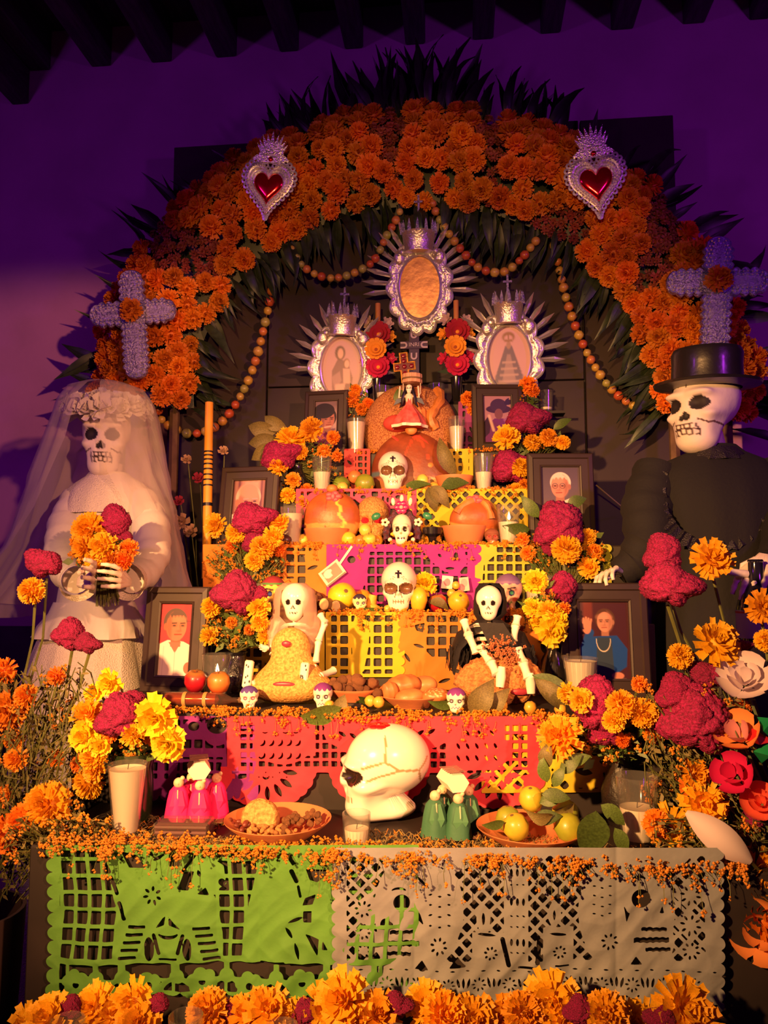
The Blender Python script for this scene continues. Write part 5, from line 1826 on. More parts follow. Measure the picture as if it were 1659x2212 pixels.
def photo_suit(x, y):
    c = np.array((.10, .075, .11))[None, :] * (1.3 - .5 * np.abs(y - .8))[:, None]
    blend(c, y - 1.0 - .1 * x, (.22, .13, .075), .4)
    blend(c, Fp(x, y, [(-.1, 1.7), (0, 1.25), (.3, .98), (.75, .92), (1.05, 1.15), (1.1, 2.5), (-.1, 2.5)]), (.16, .11, .085))
    blend(c, Fp(x, y, [(.38, .98), (.55, 1.5), (.80, .80)]), (.72, .64, .58))
    blend(c, Fp(x, y, [(.44, 1.02), (.56, 1.04), (.60, 1.6), (.40, 1.6)]), (.30, .06, .06))
    for k in range(8): blend(c, Fc(x, y, .47 + .08 * (k % 2), 1.08 + .06 * k, .018), (.6, .4, .35))
    face_paint(c, x, y, .48, .50, .25, (.60, .25, .19), (.70, .60, .56), 'cap', -.5, True, .36)
    blend(c, Fe(x, y, .27, 1.50, .17, .12), (.55, .22, .17))
    for k in range(3): blend(c, Fs(x, y, .18 + .08 * k, 1.42, .3 + .09 * k, 1.52, .03), (.48, .18, .13), .03)
    return c


def photo_dark_hair(x, y):
    c = np.tile(np.array((.16, .10, .13)), (len(x), 1))
    blend(c, Fe(x, y, 1.1, 1.0, .4, .6), (.40, .26, .30), .4)
    blend(c, Fp(x, y, [(-.1, 1.7), (0, 1.3), (.5, 1.2), (1.1, 1.5), (1.1, 2.6), (-.1, 2.6)]), (.30, .06, .11))
    face_paint(c, x, y, .56, .80, .34, (.36, .13, .11), (.018, .012, .022), 'bob', .7)
    blend(c, Fe(x, y, .40, .42, .46, .34), (.018, .012, .022))
    blend(c, Fe(x, y, .12, .75, .16, .35), (.018, .012, .022))
    blend(c, Fs(x, y, .45, 1.16, .72, 1.12, .03), (.6, .35, .3))
    return c


def photo_hat(x, y):
    c = np.tile(np.array((.36, .18, .26)), (len(x), 1))
    blend(c, Fe(x, y, .55, .50, .46, .16), (.05, .02, .09))
    blend(c, Fe(x, y, .55, .36, .30, .26), (.055, .025, .10))
    for k in range(7): blend(c, Fl(x, y, .85 + .04 * k, .18 + .05 * (k % 3), .3, .05, -.9 + .3 * k), (.04, .02, .10))
    blend(c, Fp(x, y, [(0, 1.7), (.1, 1.1), (.4, .85), (.7, .85), (1.1, 1.1), (1.1, 2.6), (0, 2.6)]), (.14, .03, .20))
    blend(c, Fe(x, y, .55, .68, .15, .20), (.18, .07, .12))
    blend(c, Fp(x, y, [(0, 1.0), (.14, .8), (.28, .9), (.2, 1.4), (0, 1.6)]), (.04, .015, .07))
    blend(c, Fs(x, y, .2, .75, .35, 1.3, .05), (.55, .36, .36), .05)
    blend(c, Fp(x, y, [(.7, .9), (1.0, .7), (1, 1.3)]), (.28, .09, .32), .05)
    return c


def picture_frame(label, corners, Y, z0, pic, border, rz=0.0, lean=.10):
    """corners: outer pixel box (x0, y0, x1, y1); border in pixels."""
    x0, y0, x1, y1 = corners
    u = S(Y)
    w, h, b = (x1 - x0) * u, (y1 - y0) * u / cos(lean), border * u
    base = on((x0 + x1) / 2, Y, z0)
    root = thing('picture_frame', label, 'photograph', base, (-lean, 0, rz))
    t = .020
    mb = MB()
    V, F = [], []

    def ring(e, y): return [(-w / 2 + e, y, e), (w / 2 - e, y, e), (w / 2 - e, y, h - e), (-w / 2 + e, y, h - e)]
    rows = [ring(0, t), ring(0, .004), ring(.004, 0), ring(b * .35, -.002), ring(b * .42, .003), ring(b * .86, .003), ring(b * .9, .0), ring(b, .002), ring(b, .012)]
    mb.add((sum(rows, []), gridF(4, len(rows), True)))
    mb.build('moulding', FRAME, root, smooth=False)
    MB().add(box(-w / 2 + .004, .013, .004, w / 2 - .004, t, h - .004)).build('back_board', STEPM, root, smooth=False)
    nu = 80
    pw, ph = w - 2 * b, h - 2 * b
    nv = int(nu * ph / pw)
    X, Z = np.meshgrid(np.linspace(0, 1, nu), np.linspace(0, 1, nv))
    A = np.c_[(X.ravel() - .5) * pw * 1.01, np.full(X.size, .011), b + (1 - Z.ravel()) * ph]
    inst('photo', np_mesh('photo', A, gridF(nu, nv), PRINT, pic(X.ravel(), Z.ravel() * ph / pw)), root)
    MB().add(box(-.012, 0, -h * .6, .012, .003, 0), M=Matrix.Translation((0, t, h * .62)) @ Matrix.Rotation(.2, 4, 'X')).build('stand', STEPM, root, smooth=False)
    return root


picture_frame('dark framed photo of a man in a white shirt before a red wall, lower left', (291, 1259, 443, 1492), 2.13, T2 + .012, photo_white_shirt, 38, -.12, .10)
picture_frame('dark framed photo of a woman in a blue jacket raising her hand, lower right', (1221, 1249, 1405, 1488), 2.24, T2, photo_blue_jacket, 40, .05, .08)
picture_frame('dark framed photo of a white haired man smiling, half covered by a cockscomb', (456, 986, 598, 1172), 2.64, T4, photo_bald, 32, -.16, .14)
picture_frame('dark framed photo of a grey haired man with glasses in a suit, right side', (1146, 970, 1288, 1172), 2.62, T4, photo_suit, 30, .10, .06)
picture_frame('dark framed photo of a person with dark hair at the top left', (650, 822, 750, 974), 2.90, T6, photo_dark_hair, 24, -.10, .10)
picture_frame('dark framed photo of a person in a large dark hat at the top right', (1022, 811, 1134, 968), 2.90, T6, photo_hat, 26, .12, .10)

# ---------------------------------------------------------------- breads
def bread(label, loc, size, rx, ry, rz_, paint=None, strips=2, rot=(0, 0, 0), name='bread_of_the_dead', knob=True, m=None):
    """A domed loaf with bone shaped strips."""
    root = thing(name, label, 'bread', loc, rot)

    def sdf(P):
        q = P / np.array((rx, ry, rz_))
        d = np.linalg.norm(q, axis=1) - 1
        return np.maximum(d * min(rx, ry, rz_), -P[:, 2] - rz_ * .55)
    V, F, D = star(sdf, 72, 48, 1.6)
    n = wav(V, 5, 1.3) * .5 + .5
    col = np.array((.50, .125, .032)) * (.75 + .35 * n[:, None])
    col = np.where(V[:, 2:3] < -.15 * rz_, np.array((.70, .30, .08)), col)
    if paint is not None: col = paint(V, col)
    V = V * size
    V[:, 2] += rz_ * .55 * size
    inst('crumb', np_mesh('crumb', V, F, m or BREAD, col), root)
    bm = BREADP
    for k in range(strips):
        a = pi * k / strips + .4
        pts, rad = [], []
        for i in range(13):
            t = -1.25 + 2.5 * i / 12
            pts.append(Vector((rx * sin(t) * cos(a), ry * sin(t) * sin(a), rz_ * cos(t) + rz_ * .55)) * size * 1.0)
            rad.append(size * rz_ * (.13 + .07 * abs(cos(i * pi / 4))))
        MB().add(tube(pts, rad, 8)).build('bone_strip', bm, root)
    if knob: MB().add(ball((0, 0, (rz_ * 1.62) * size), (.2 * size, .2 * size, .16 * size), 14, 9)).build('knob', bm, root)
    return root


BREADP = mat('bread_strip', (.58, .20, .05), .45, var=.35, vscale=30, bump=.25, bscale=60)


def sesame(V, col):
    n = np.sign(wav(V, 34) + .15)[:, None]
    return np.where(n > 0, np.array((.66, .33, .12)), np.array((.36, .10, .03)))


SESAME = mat('sesame_crust', (.55, .25, .09), .8, col2=(.20, .05, .016), vscale=210, bump=.8, bscale=210, bdist=.004)
# back sesame loaf: two halves side by side, standing up
b = bread('huge round sesame loaf standing at the top behind the figurine', on(886, 2.92, T6 - .004), 104 * S(2.92), 1, .45, 1.0, None, 0, (0, 0, 0), 'sesame_bread', False, SESAME)
u = S(2.92)
for x0, amp in ((20, 9), (58, -10)):
    pts = []
    for i in range(9):
        x, z = x0 + amp * sin(i * .8), 52 + i * 12
        pts.append(Vector((x * u, -47 * u * math.sqrt(max(.02, 1 - (x / 104) ** 2 - ((z - 57) / 104) ** 2)), z * u)))
    MB().add(tube(pts, [9 * u + 4 * u * (i % 2) for i in range(9)], 8)).build('bone_strip', BREADP, b)


def icing(V, col):
    col *= np.array((.55, .5, .7))
    g = np.abs(np.sin(V[:, 0] * 4 + 1) - V[:, 2] * 1.2) < .05
    col[g & (V[:, 1] < 0) & (V[:, 2] > .1)] = (.62, .08, .03)
    w = (np.abs(V[:, 2] + .28 + .05 * np.sin(V[:, 0] * 9)) < .05) & (V[:, 0] > .1)
    col[w] = (.80, .50, .18)
    col[(np.abs(V[:, 2] + .05) < .07) & (V[:, 0] < -.6)] = (.10, .16, .20)
    return col


b2 = bread('large brown round loaf behind the upper skull, decorated with red icing', on(888, 2.835, T5), 88 * S(2.82), 1, .36, 1.05, icing, 0, (-.04, 0, 0), 'decorated_bread', False)
u = S(2.82)
for x, z in ((-52, 70), (40, 62), (2, 140)):
    MB().add(ball((x * u, -.030 - .02 * (1 - abs(x) / 60), z * u), (13 * u, 7 * u, 11 * u), 12, 8)).build('knob', BREADP, b2)
MB().add(tube([Vector((x * u, -.028, (120 + 10 * sin(x / 9)) * u)) for x in range(-40, 50, 10)], 3 * u, 6)).build('icing_line', mat('red_icing', (.55, .05, .03), .5), b2)


def slit(V, col):
    w = np.abs(V[:, 0] - .42 + .25 * V[:, 2] + .05 * np.sin(V[:, 2] * 14)) < .055
    col[w & (V[:, 1] < 0)] = (.90, .56, .08)
    c2 = np.abs(V[:, 0] + .12) < .022
    col[c2 & (V[:, 1] < 0)] = (.30, .06, .02)
    return col


def bowl(label, loc, rt, rb, h, m=None, group=None, name='clay_bowl', t=.004):
    o = MB().add(lathe([(0, 0), (rb, 0), (rb * 1.05, .003), (rt * .93, h * .8), (rt, h), (rt * 1.0, h + t * .6), (rt - t, h), (rt * .88, h * .75), (rb * .85, .006), (0, .006)], 40)).build(name, m or TERRA, None, loc)
    return clean(o, label, 'bowl', group)


u = S(2.60)
bowl('small terracotta bowl under the left domed bread', on(706, 2.60, T4), 51 * u, 36 * u, 38 * u, None, 'terracotta bowls')
bowl('small terracotta bowl under the right glazed bread', on(1003, 2.60, T4), 50 * u, 34 * u, 42 * u, None, 'terracotta bowls')
bread('domed brown bread with a yellow slit in the left bowl', on(717, 2.625, T4 + 26 * u), 64 * u, 1, .55, 1.0, slit, 0, (0, 0, 0))
bread('glazed bread with bone strips in the right bowl', on(1022, 2.62, T4 + 30 * u), 58 * u, 1, .6, .78, None, 2, (.25, .1, .4))
for px, z in ((720, 110), (1024, 98)):
    mb = MB()
    p = on(px, 2.585, T4 + z * u)
    for k in range(5): mb.add(ball((11 * u * cos(k * 1.26), 0, 7 * u * sin(k * 1.26)), (8 * u, 5 * u, 6 * u), 8, 6))
    mb.add(ball((0, -.006, 0), (5 * u, 4 * u, 9 * u), 8, 6))
    o = mb.build('icing_flower', mat('pink_icing', (.80, .10, .14), .5), None, p)
    clean(o, 'pink icing flower crowning the %s bread' % ('left domed' if px < 900 else 'right glazed'), 'decoration')
bowl('wide shallow terracotta bowl behind the upper right candle', on(982, 2.755, T5), 42 * S(2.75), 30 * S(2.75), 34 * S(2.75), None, 'terracotta bowls')
gob = MB().add(lathe([(0, 0), (20 * u, 0), (18 * u, 6 * u), (8 * u, 14 * u), (10 * u, 20 * u), (20 * u, 26 * u), (21 * u, 40 * u), (18 * u, 41 * u), (16 * u, 28 * u), (0, 26 * u)], 28)).build('black_goblet', BLACKCLAY, None, on(934, 2.575, T4))
clean(gob, 'small black glazed clay goblet left of the right bread bowl', 'cup')
# ---------------------------------------------------------------- black vases and bouquets
ORD = ['topmost', 'second from the top', 'third from the top', 'fourth from the top', 'fifth from the top', 'sixth from the top', 'seventh from the top', 'eighth from the top',
       'ninth from the top', 'tenth from the top', 'eleventh from the top', 'twelfth from the top', 'thirteenth from the top', 'fourteenth from the top']
WORD = {'m': 'golden marigold', 'o': 'orange marigold', 'y': 'bright yellow marigold', 'c': 'crimson cockscomb', 'd': 'small dark chrysanthemum'}


def vase(label, loc, prof, u, m=None, name='black_vase', twist=0, n=28):
    wob = (lambda a, z: 1 + .05 * cos(8 * (a + z * 22))) if twist else None
    o = MB().add(lathe([(r * u, z * u) for r, z in prof], n, wob=wob)).build(name, m or BLACKCLAY, None, loc)
    return clean(o, label, 'vase', 'black vases holding bouquets')


def greenery(label, cx, cy, Y, rw, rh, vp, n, seed, fl=.5, leaves=10, size=.0042):
    """Stems, leaflets and tiny florets of one bouquet, joined."""
    random.seed(seed)
    mb = MB()
    vp = Vector(vp)
    for k in range(int(n * 1.7)):
        a, r = random.random() * 6.28, random.random() ** .5
        p = at(cx + rw * r * cos(a), cy + rh * r * sin(a), Y + random.uniform(-.03, .05))
        q = vp.lerp(p, .55) + Vector((random.uniform(-.015, .015), random.uniform(0, .03), 0))
        b = vp.lerp(p, random.uniform(.0, .4))
        mb.add(tube([b, q, p], [.0016, .0013, .0008], 4, False), 1)
        for j in range(2):
            t = random.uniform(.3, 1)
            e = q.lerp(p, t)
            d = Vector((random.uniform(-1, 1), random.uniform(-1, .2), random.uniform(-.5, 1))) * random.uniform(.012, .026)
            mb.add(([e, e + d * .5 + Vector((.003, 0, .003)), e + d, e + d * .5 - Vector((.003, 0, .003))], [(0, 1, 2, 3)]), 2)
        if random.random() < fl:
            for j in range(random.randint(1, 3)): floret(mb, p + Vector((random.uniform(-.01, .01), random.uniform(-.012, 0), random.uniform(-.01, .01))), size * random.uniform(.8, 1.3), 0)
    for k in range(leaves):
        a, r = random.random() * 6.28, random.random() ** .5
        p = at(cx + rw * r * cos(a), cy + rh * r * sin(a), Y - .01)
        d = Vector((random.uniform(-1, 1), random.uniform(-.6, 0), random.uniform(-.6, 1))).normalized()
        s = d.cross(Vector((0, 1, 0))).normalized() * random.uniform(.006, .011)
        l = random.uniform(.03, .05)
        mb.add(([p, p + d * l * .45 + s, p + d * l, p + d * l * .45 - s], [(0, 1, 2, 3)]), 2)
    o = mb.build('bouquet_greenery', [FLORET, STEM, GREEN], smooth=False)
    return clean(o, label, 'foliage', None, 'stuff')


def bouquet(desc, Y, vp, fl, group):
    """fl: (kind, px, py, size, dy) each a flower of its own with its stem in the vase at vp."""
    for kd in 'moycd':
        lst = sorted([f for f in fl if f[0] == kd], key=lambda f: f[2])
        for i, f in enumerate(lst):
            lab = ('%s, %s in the %s' % (WORD[kd], ORD[i], desc)) if len(lst) > 1 else '%s, the only one in the %s' % (WORD[kd], desc)
            n = None
            if len(f) > 5: n = f[5]
            bloom(kd, f[1], f[2], Y + (f[4] if len(f) > 4 else 0), f[3], lab, group, vp, n)


def vpos(px, Y, z): return on(px, Y, z)


PROF = [(0, 0), (16, 0), (24, 12), (26, 28), (18, 46), (13, 56), (15, 66), (13, 66), (11, 56), (0, 50)]
# upper left
u = S(2.74)
vase('small black vase hidden under the upper left bouquet', on(640, 2.74, T5), PROF, u)
bouquet('upper left bouquet', 2.72, on(640, 2.74, T5 + .10), [('m', 672, 928, 56, -.02), ('m', 628, 950, 66, -.02), ('c', 606, 988, 100, -.03), ('m', 648, 976, 36, -.03), ('m', 601, 1008, 42, -.06), ('m', 633, 1037, 34, -.04),
         ('m', 622, 1070, 38, -.03), ('m', 655, 1084, 34, -.02), ('o', 720, 945, 32), ('o', 700, 975, 32), ('o', 728, 985, 26), ('o', 662, 1058, 32)], 'flowers of the upper left bouquet')
greenery('tiny orange flowers and stems of the upper left bouquet', 665, 1000, 2.75, 75, 75, on(640, 2.74, T5 + .09), 90, 21)
# upper right
vase('small black vase hidden under the upper right bouquet', on(1145, 2.80, T5), PROF, u)
bouquet('upper right bouquet', 2.78, on(1145, 2.80, T5 + .10), [('c', 1138, 908, 100, -.02), ('m', 1094, 945, 56, -.04), ('m', 1150, 956, 38, -.03), ('m', 1185, 945, 40, -.03), ('m', 1216, 956, 32, -.02), ('c', 1106, 1012, 105, -.03),
         ('m', 1126, 1010, 44, -.08), ('m', 1114, 1060, 36, -.06), ('o', 1133, 1048, 30, -.05)], 'flowers of the upper right bouquet')
greenery('tiny orange flowers and stems of the upper right bouquet', 1140, 980, 2.79, 70, 80, on(1145, 2.80, T5 + .09), 60, 22, .4, 14)
# behind the top frames
for px, side in ((772, 'left'), (1140, 'right')):
    vp = on(px, 2.98, T7 + .002)
    L = [('o', 762, 862, 40), ('o', 782, 884, 30), ('o', 795, 872, 26), ('o', 768, 842, 26)] if side == 'left' else [('o', 1140, 832, 40), ('o', 1152, 846, 28), ('o', 1012, 862, 36), ('o', 1022, 884, 30)]
    bouquet('little bunch behind the top %s frame' % side, 2.94, vp, L, 'marigolds behind the top frames')
    greenery('stems of the little bunch behind the top %s frame' % side, px, 870, 2.96, 32, 28, vp, 26, 23)
# bread shelf, left
u = S(2.45)
vase('small black vase hidden under the bouquet before the smiling white haired man', on(540, 2.45, T3), PROF, u)
bouquet('bouquet before the white haired man', 2.47, on(540, 2.45, T3 + .09), [('m', 466, 1135, 52, -.02), ('m', 510, 1150, 48, -.03), ('c', 547, 1125, 108, -.02), ('c', 552, 1172, 70, -.02), ('m', 603, 1130, 44, -.01), ('m', 590, 1160, 48, -.03),
         ('m', 566, 1184, 56, -.05), ('m', 549, 1212, 44, -.05), ('o', 500, 1180, 30, 0), ('o', 603, 1190, 28, 0)], 'flowers before the white haired man')
greenery('tiny flowers and stems under the bouquet before the white haired man', 530, 1215, 2.48, 88, 52, on(540, 2.45, T3 + .05), 150, 24, .55, 8)
# bread shelf, right
vase('small black vase hidden under the bouquet before the man in a suit', on(1222, 2.45, T3), PROF, u)
bouquet('bouquet before the man in a suit', 2.47, on(1222, 2.45, T3 + .09), [('c', 1209, 1140, 122, -.02), ('m', 1224, 1186, 64, -.07), ('m', 1268, 1160, 38, 0), ('o', 1284, 1192, 36, 0), ('m', 1272, 1226, 44, -.02), ('o', 1140, 1195, 34, 0), ('o', 1128, 1165, 30, 0),
         ('c', 1188, 1188, 40, -.02)], 'flowers before the man in a suit')
greenery('tiny flowers and stems under the bouquet before the man in a suit', 1215, 1190, 2.48, 95, 55, on(1222, 2.45, T3 + .05), 150, 25, .55, 8)
# skeleton shelf, left
u = S(2.14)
BV = [(0, 0), (26, 0), (36, 14), (40, 38), (34, 62), (22, 80), (20, 92), (26, 100), (23, 100), (18, 90), (0, 84)]
vase('round black vase with a textured body left of the veiled skeleton', on(508, 2.14, T2), BV, u, mat('black_textured_glass', (.012, .010, .016), .2, coat=.6, bump=1, bscale=160))
bouquet('bouquet left of the veiled skeleton', 2.12, on(508, 2.14, T2 + 98 * u), [('c', 508, 1284, 112, -.03), ('c', 552, 1288, 60, -.02), ('m', 456, 1311, 48, -.02), ('m', 452, 1374, 42, -.01), ('m', 558, 1312, 50, -.03), ('m', 562, 1346, 40, -.02), ('m', 572, 1376, 34, 0), ('o', 500, 1345, 28), ('o', 540, 1360, 26)], 'flowers left of the veiled skeleton')
greenery('greenery of the bouquet left of the veiled skeleton', 510, 1355, 2.14, 72, 42, on(508, 2.14, T2 + 96 * u), 130, 26, .4, 22)
# skeleton shelf, right
u = S(2.24)
vase('black vase with twisted ribs behind the lower right candle', on(1198, 2.27, T2), [(0, 0), (22, 0), (30, 16), (34, 44), (26, 76), (16, 96), (20, 110), (17, 110), (13, 96), (0, 90)], u, None, 'black_vase', 1)
bouquet('bouquet beside the lower right frame', 2.20, on(1198, 2.27, T2 + 108 * u), [('c', 1212, 1272, 78, .04), ('y', 1156, 1256, 50, 0), ('y', 1150, 1312, 40, 0), ('m', 1186, 1322, 52, -.02), ('y', 1190, 1362, 66, -.03), ('y', 1204, 1340, 48, -.02), ('o', 1218, 1315, 30, 0), ('y', 1160, 1345, 34, 0)], 'flowers left of the lower right frame')
greenery('greenery of the yellow bouquet left of the lower right frame', 1180, 1320, 2.22, 42, 50, on(1198, 2.27, T2 + 106 * u), 60, 27, .5, 10)
# lowest shelf, left
u = S(1.76)
vase('dark green glass pot under the big yellow bouquet at the left', on(285, 1.775, T1), [(0, 0), (34, 0), (42, 20), (44, 70), (42, 120), (50, 150), (47, 150), (38, 118), (0, 110)], u, mat('dark_glass', (.015, .03, .012), .12, coat=.6))
bouquet('big yellow bouquet on the left', 1.73, on(285, 1.775, T1 + 148 * u), [('y', 240, 1474, 58, .02), ('y', 205, 1498, 46, .02), ('c', 258, 1552, 118, -.02), ('c', 290, 1522, 66, .02), ('y', 335, 1548, 92, -.02), ('m', 190, 1545, 72, 0), ('y', 186, 1592, 70, -.02), ('y', 364, 1604, 76, -.02),
         ('m', 287, 1588, 54, -.04), ('o', 238, 1586, 40, -.02), ('m', 202, 1634, 64, -.02), ('y', 216, 1610, 48, -.03), ('m', 192, 1690, 72, 0), ('m', 205, 1662, 54, -.02), ('o', 325, 1592, 36, 0), ('o', 175, 1650, 44, .02)], 'flowers of the big yellow bouquet')
greenery('stems and herbs of the big yellow bouquet', 280, 1605, 1.76, 75, 36, on(285, 1.775, T1 + 140 * u), 90, 28, .25, 18)
# lowest shelf, right
vase('tall black vase at the right end of the lowest wide shelf', on(1345, 1.868, T1), [(0, 0), (30, 0), (42, 30), (44, 70), (34, 105), (18, 135), (16, 155), (22, 165), (19, 165), (13, 150), (0, 140)], u, mat('black_burnished_clay', (.010, .007, .006), .45, bump=.5, bscale=120))
bouquet('crimson bouquet under the lower right frame', 1.80, on(1345, 1.868, T1 + 160 * u), [('c', 1290, 1528, 135, 0), ('c', 1310, 1580, 84, .01), ('m', 1254, 1512, 50, -.05), ('m', 1342, 1522, 62, -.05), ('m', 1388, 1540, 62, -.04), ('m', 1326, 1556, 50, -.05), ('m', 1208, 1592, 90, -.03), ('o', 1382, 1478, 36, .02), ('m', 1226, 1498, 44, .03), ('o', 1408, 1586, 36, 0), ('o', 1345, 1600, 30, -.02)], 'flowers of the crimson bouquet')
greenery('dry stems and herbs of the crimson bouquet', 1335, 1600, 1.82, 85, 50, on(1345, 1.868, T1 + 150 * u), 110, 29, .3, 16)


# ---------------------------------------------------------------- tall flowers at both sides, standing in floor pots
def pot(label, loc, r, h):
    o = MB().add(lathe([(0, 0), (r * .75, 0), (r, h * .8), (r * 1.05, h), (r * .98, h), (r * .9, h * .8), (0, h * .75)], 28)).build('flower_pot', mat('dark_pot', (.04, .022, .02), .6), None, loc)
    return clean(o, label, 'pot')


LP, RP = Vector((-1.17, 1.78, 0)), Vector((.80, 1.80, 0))
pot('dark floor pot at the left holding the tall drooping flowers', LP, .12, .72)
pot('dark floor pot at the right holding the tall flowers and paper roses', RP, .12, .72)
bouquet('tall drooping flowers at the left edge', 1.76, LP + Vector((0, 0, .70)), [('c', 92, 1218, 96, .02), ('m', 68, 1276, 62, -.02), ('c', 148, 1372, 84, 0), ('c', 188, 1392, 66, -.02), ('o', 122, 1460, 44, -.03), ('o', 8, 1450, 62, 0), ('o', 18, 1534, 92, -.02), ('o', 56, 1502, 54, -.03),
         ('o', 32, 1600, 50, 0), ('o', 34, 1640, 52, -.04), ('m', 102, 1740, 104, -.06, (.0, -1, .35)), ('o', 48, 1770, 66, -.08), ('o', 15, 1800, 80, -.06), ('o', 120, 1640, 40, 0), ('o', 10, 1720, 46, .02)], 'tall flowers at the left edge')
bouquet('tall flowers at the right edge', 1.78, RP + Vector((0, 0, .70)), [('c', 1432, 1196, 92, 0), ('c', 1446, 1266, 132, -.02), ('m', 1537, 1208, 82, 0), ('m', 1546, 1390, 94, -.02), ('m', 1470, 1418, 54, -.02), ('c', 1500, 1560, 160, -.02), ('c', 1462, 1500, 96, -.01), ('c', 1528, 1460, 84, 0), ('m', 1648, 1312, 68, 0),
         ('m', 1654, 1384, 46, 0), ('m', 1592, 1446, 60, .02), ('c', 1602, 1400, 50, .05), ('m', 1500, 1672, 60, -.03), ('m', 1520, 1738, 92, -.05), ('m', 1450, 1788, 90, -.08), ('o', 1498, 1700, 60, -.02), ('m', 1630, 1895, 110, -.14), ('o', 1645, 1985, 100, -.16), ('c', 1640, 1760, 80, -.02), ('o', 1602, 1530, 36, 0), ('o', 1420, 1780, 60, -.09)], 'tall flowers at the right edge')


def tangle(label, cx, cy, Y, rw, rh, n, seed, vp):
    random.seed(seed)
    mb = MB()
    for k in range(n):
        p = at(cx + random.uniform(-rw, rw), cy + random.uniform(-rh, rh), Y + random.uniform(-.06, .06))
        d = (Vector(vp) - p).normalized() * random.uniform(.04, .14) + Vector((random.uniform(-.05, .05), random.uniform(-.03, .03), random.uniform(-.03, .03)))
        m = p + d * .5 + Vector((random.uniform(-.015, .015),) * 3)
        mb.add(tube([p, m, p + d], [.0012, .0018, .0014], 4, False), 1)
        for j in range(4):
            e = p.lerp(p + d, random.random())
            f = Vector((random.uniform(-1, 1), random.uniform(-1, .3), random.uniform(-1, .6))) * random.uniform(.012, .03)
            s = Vector((.004, 0, .003)) * random.uniform(.5, 1.3)
            mb.add(([e, e + f * .5 + s, e + f, e + f * .5 - s], [(0, 1, 2, 3)]), 2)
        if random.random() < .16:
            for j in range(3): floret(mb, p + Vector((random.uniform(-.012, .012), -.01, random.uniform(-.012, .012))), .0045, 0)
    o = mb.build('dry_stems', [FLORET, STEM, DRYGREEN], smooth=False)
    return clean(o, label, 'foliage', None, 'stuff')


tangle('wilting stems and leaves filling the lower left edge', 85, 1640, 1.76, 90, 210, 330, 31, LP + Vector((.1, 0, .6)))
tangle('dry herbs spilling over the left corner of the lowest shelf', 130, 1810, 1.66, 120, 45, 240, 32, LP + Vector((.3, 0, .8)))
tangle('wilting stems and leaves filling the lower right edge', 1500, 1650, 1.80, 110, 170, 330, 33, RP + Vector((0, 0, .6)))
tangle('dry herbs spilling over the right corner of the lowest shelf', 1520, 1820, 1.68, 110, 50, 200, 34, RP + Vector((-.1, 0, .8)))

# ---------------------------------------------------------------- the low front row
random.seed(77)
row = [(58, 2214, 'm'), (105, 2196, 'm'), (150, 2178, 'c'), (205, 2172, 'm'), (248, 2190, 'm'), (290, 2158, 'm'), (335, 2166, 'c'), (300, 2205, 'm'), (450, 2180, 'm'), (492, 2190, 'c'), (535, 2188, 'm'), (578, 2178, 'm'), (660, 2186, 'c'), (640, 2200, 'm'), (700, 2172, 'm'),
       (742, 2156, 'm'), (770, 2196, 'm'), (815, 2190, 'm'), (858, 2166, 'c'), (922, 2166, 'm'), (960, 2190, 'm'), (1020, 2198, 'm'), (1090, 2202, 'm'), (1130, 2184, 'm'), (1192, 2158, 'm'), (1250, 2180, 'c'), (1218, 2204, 'm'), (1310, 2186, 'm'), (1350, 2206, 'm'), (1425, 2196, 'c'), (1392, 2210, 'm'), (1472, 2172, 'm'), (1505, 2204, 'm')]
NUM = 'first second third fourth fifth sixth seventh eighth ninth tenth eleventh twelfth thirteenth fourteenth fifteenth sixteenth seventeenth eighteenth nineteenth twentieth'.split() + ['twenty-' + k for k in 'first second third fourth fifth sixth seventh eighth ninth'.split()]
for kd in 'mc':
    lst = sorted([r for r in row if r[2] == kd])
    for i, (px, py, _) in enumerate(lst):
        b = bloom(kd, px, py + 6, 1.42 + random.uniform(-.03, .03), (92 if px not in (742, 1192, 1472) else 112) * random.uniform(.92, 1.1) if kd == 'm' else 68,
                  '%s in the front row at the bottom, %s from the left' % ('large orange marigold' if kd == 'm' else 'crimson cockscomb', NUM[i]), 'front row of flowers', None, (random.uniform(-.4, .4), -1, random.uniform(.2, 1.0)) if kd == 'm' else None, 2 if kd == 'm' and i % 3 else None, stem=False)
        p = b.location
        MB().add(tube([(0, .01, -.02), (0, .02, .604 - p.z)], .004, 5)).build('stem', STEM, b)

# ---------------------------------------------------------------- leaves lying on the altar
def loose_leaf(label, px, py, Y, ln, ang, m='g', pitch=.2, roll=.0, wide=1.0, shape=None):
    me = shape or (LEAF if m == 'g' else LEAFD)
    q = Quaternion((0, 1, 0), -ang) @ Quaternion((1, 0, 0), pi / 2 - pitch + roll)
    o = inst('leaf', me, None, at(px, py, Y), q.to_euler(), (ln * S(Y), ln * wide * S(Y), ln * S(Y)))
    return clean(o, label, 'leaf', 'loose leaves on the altar')


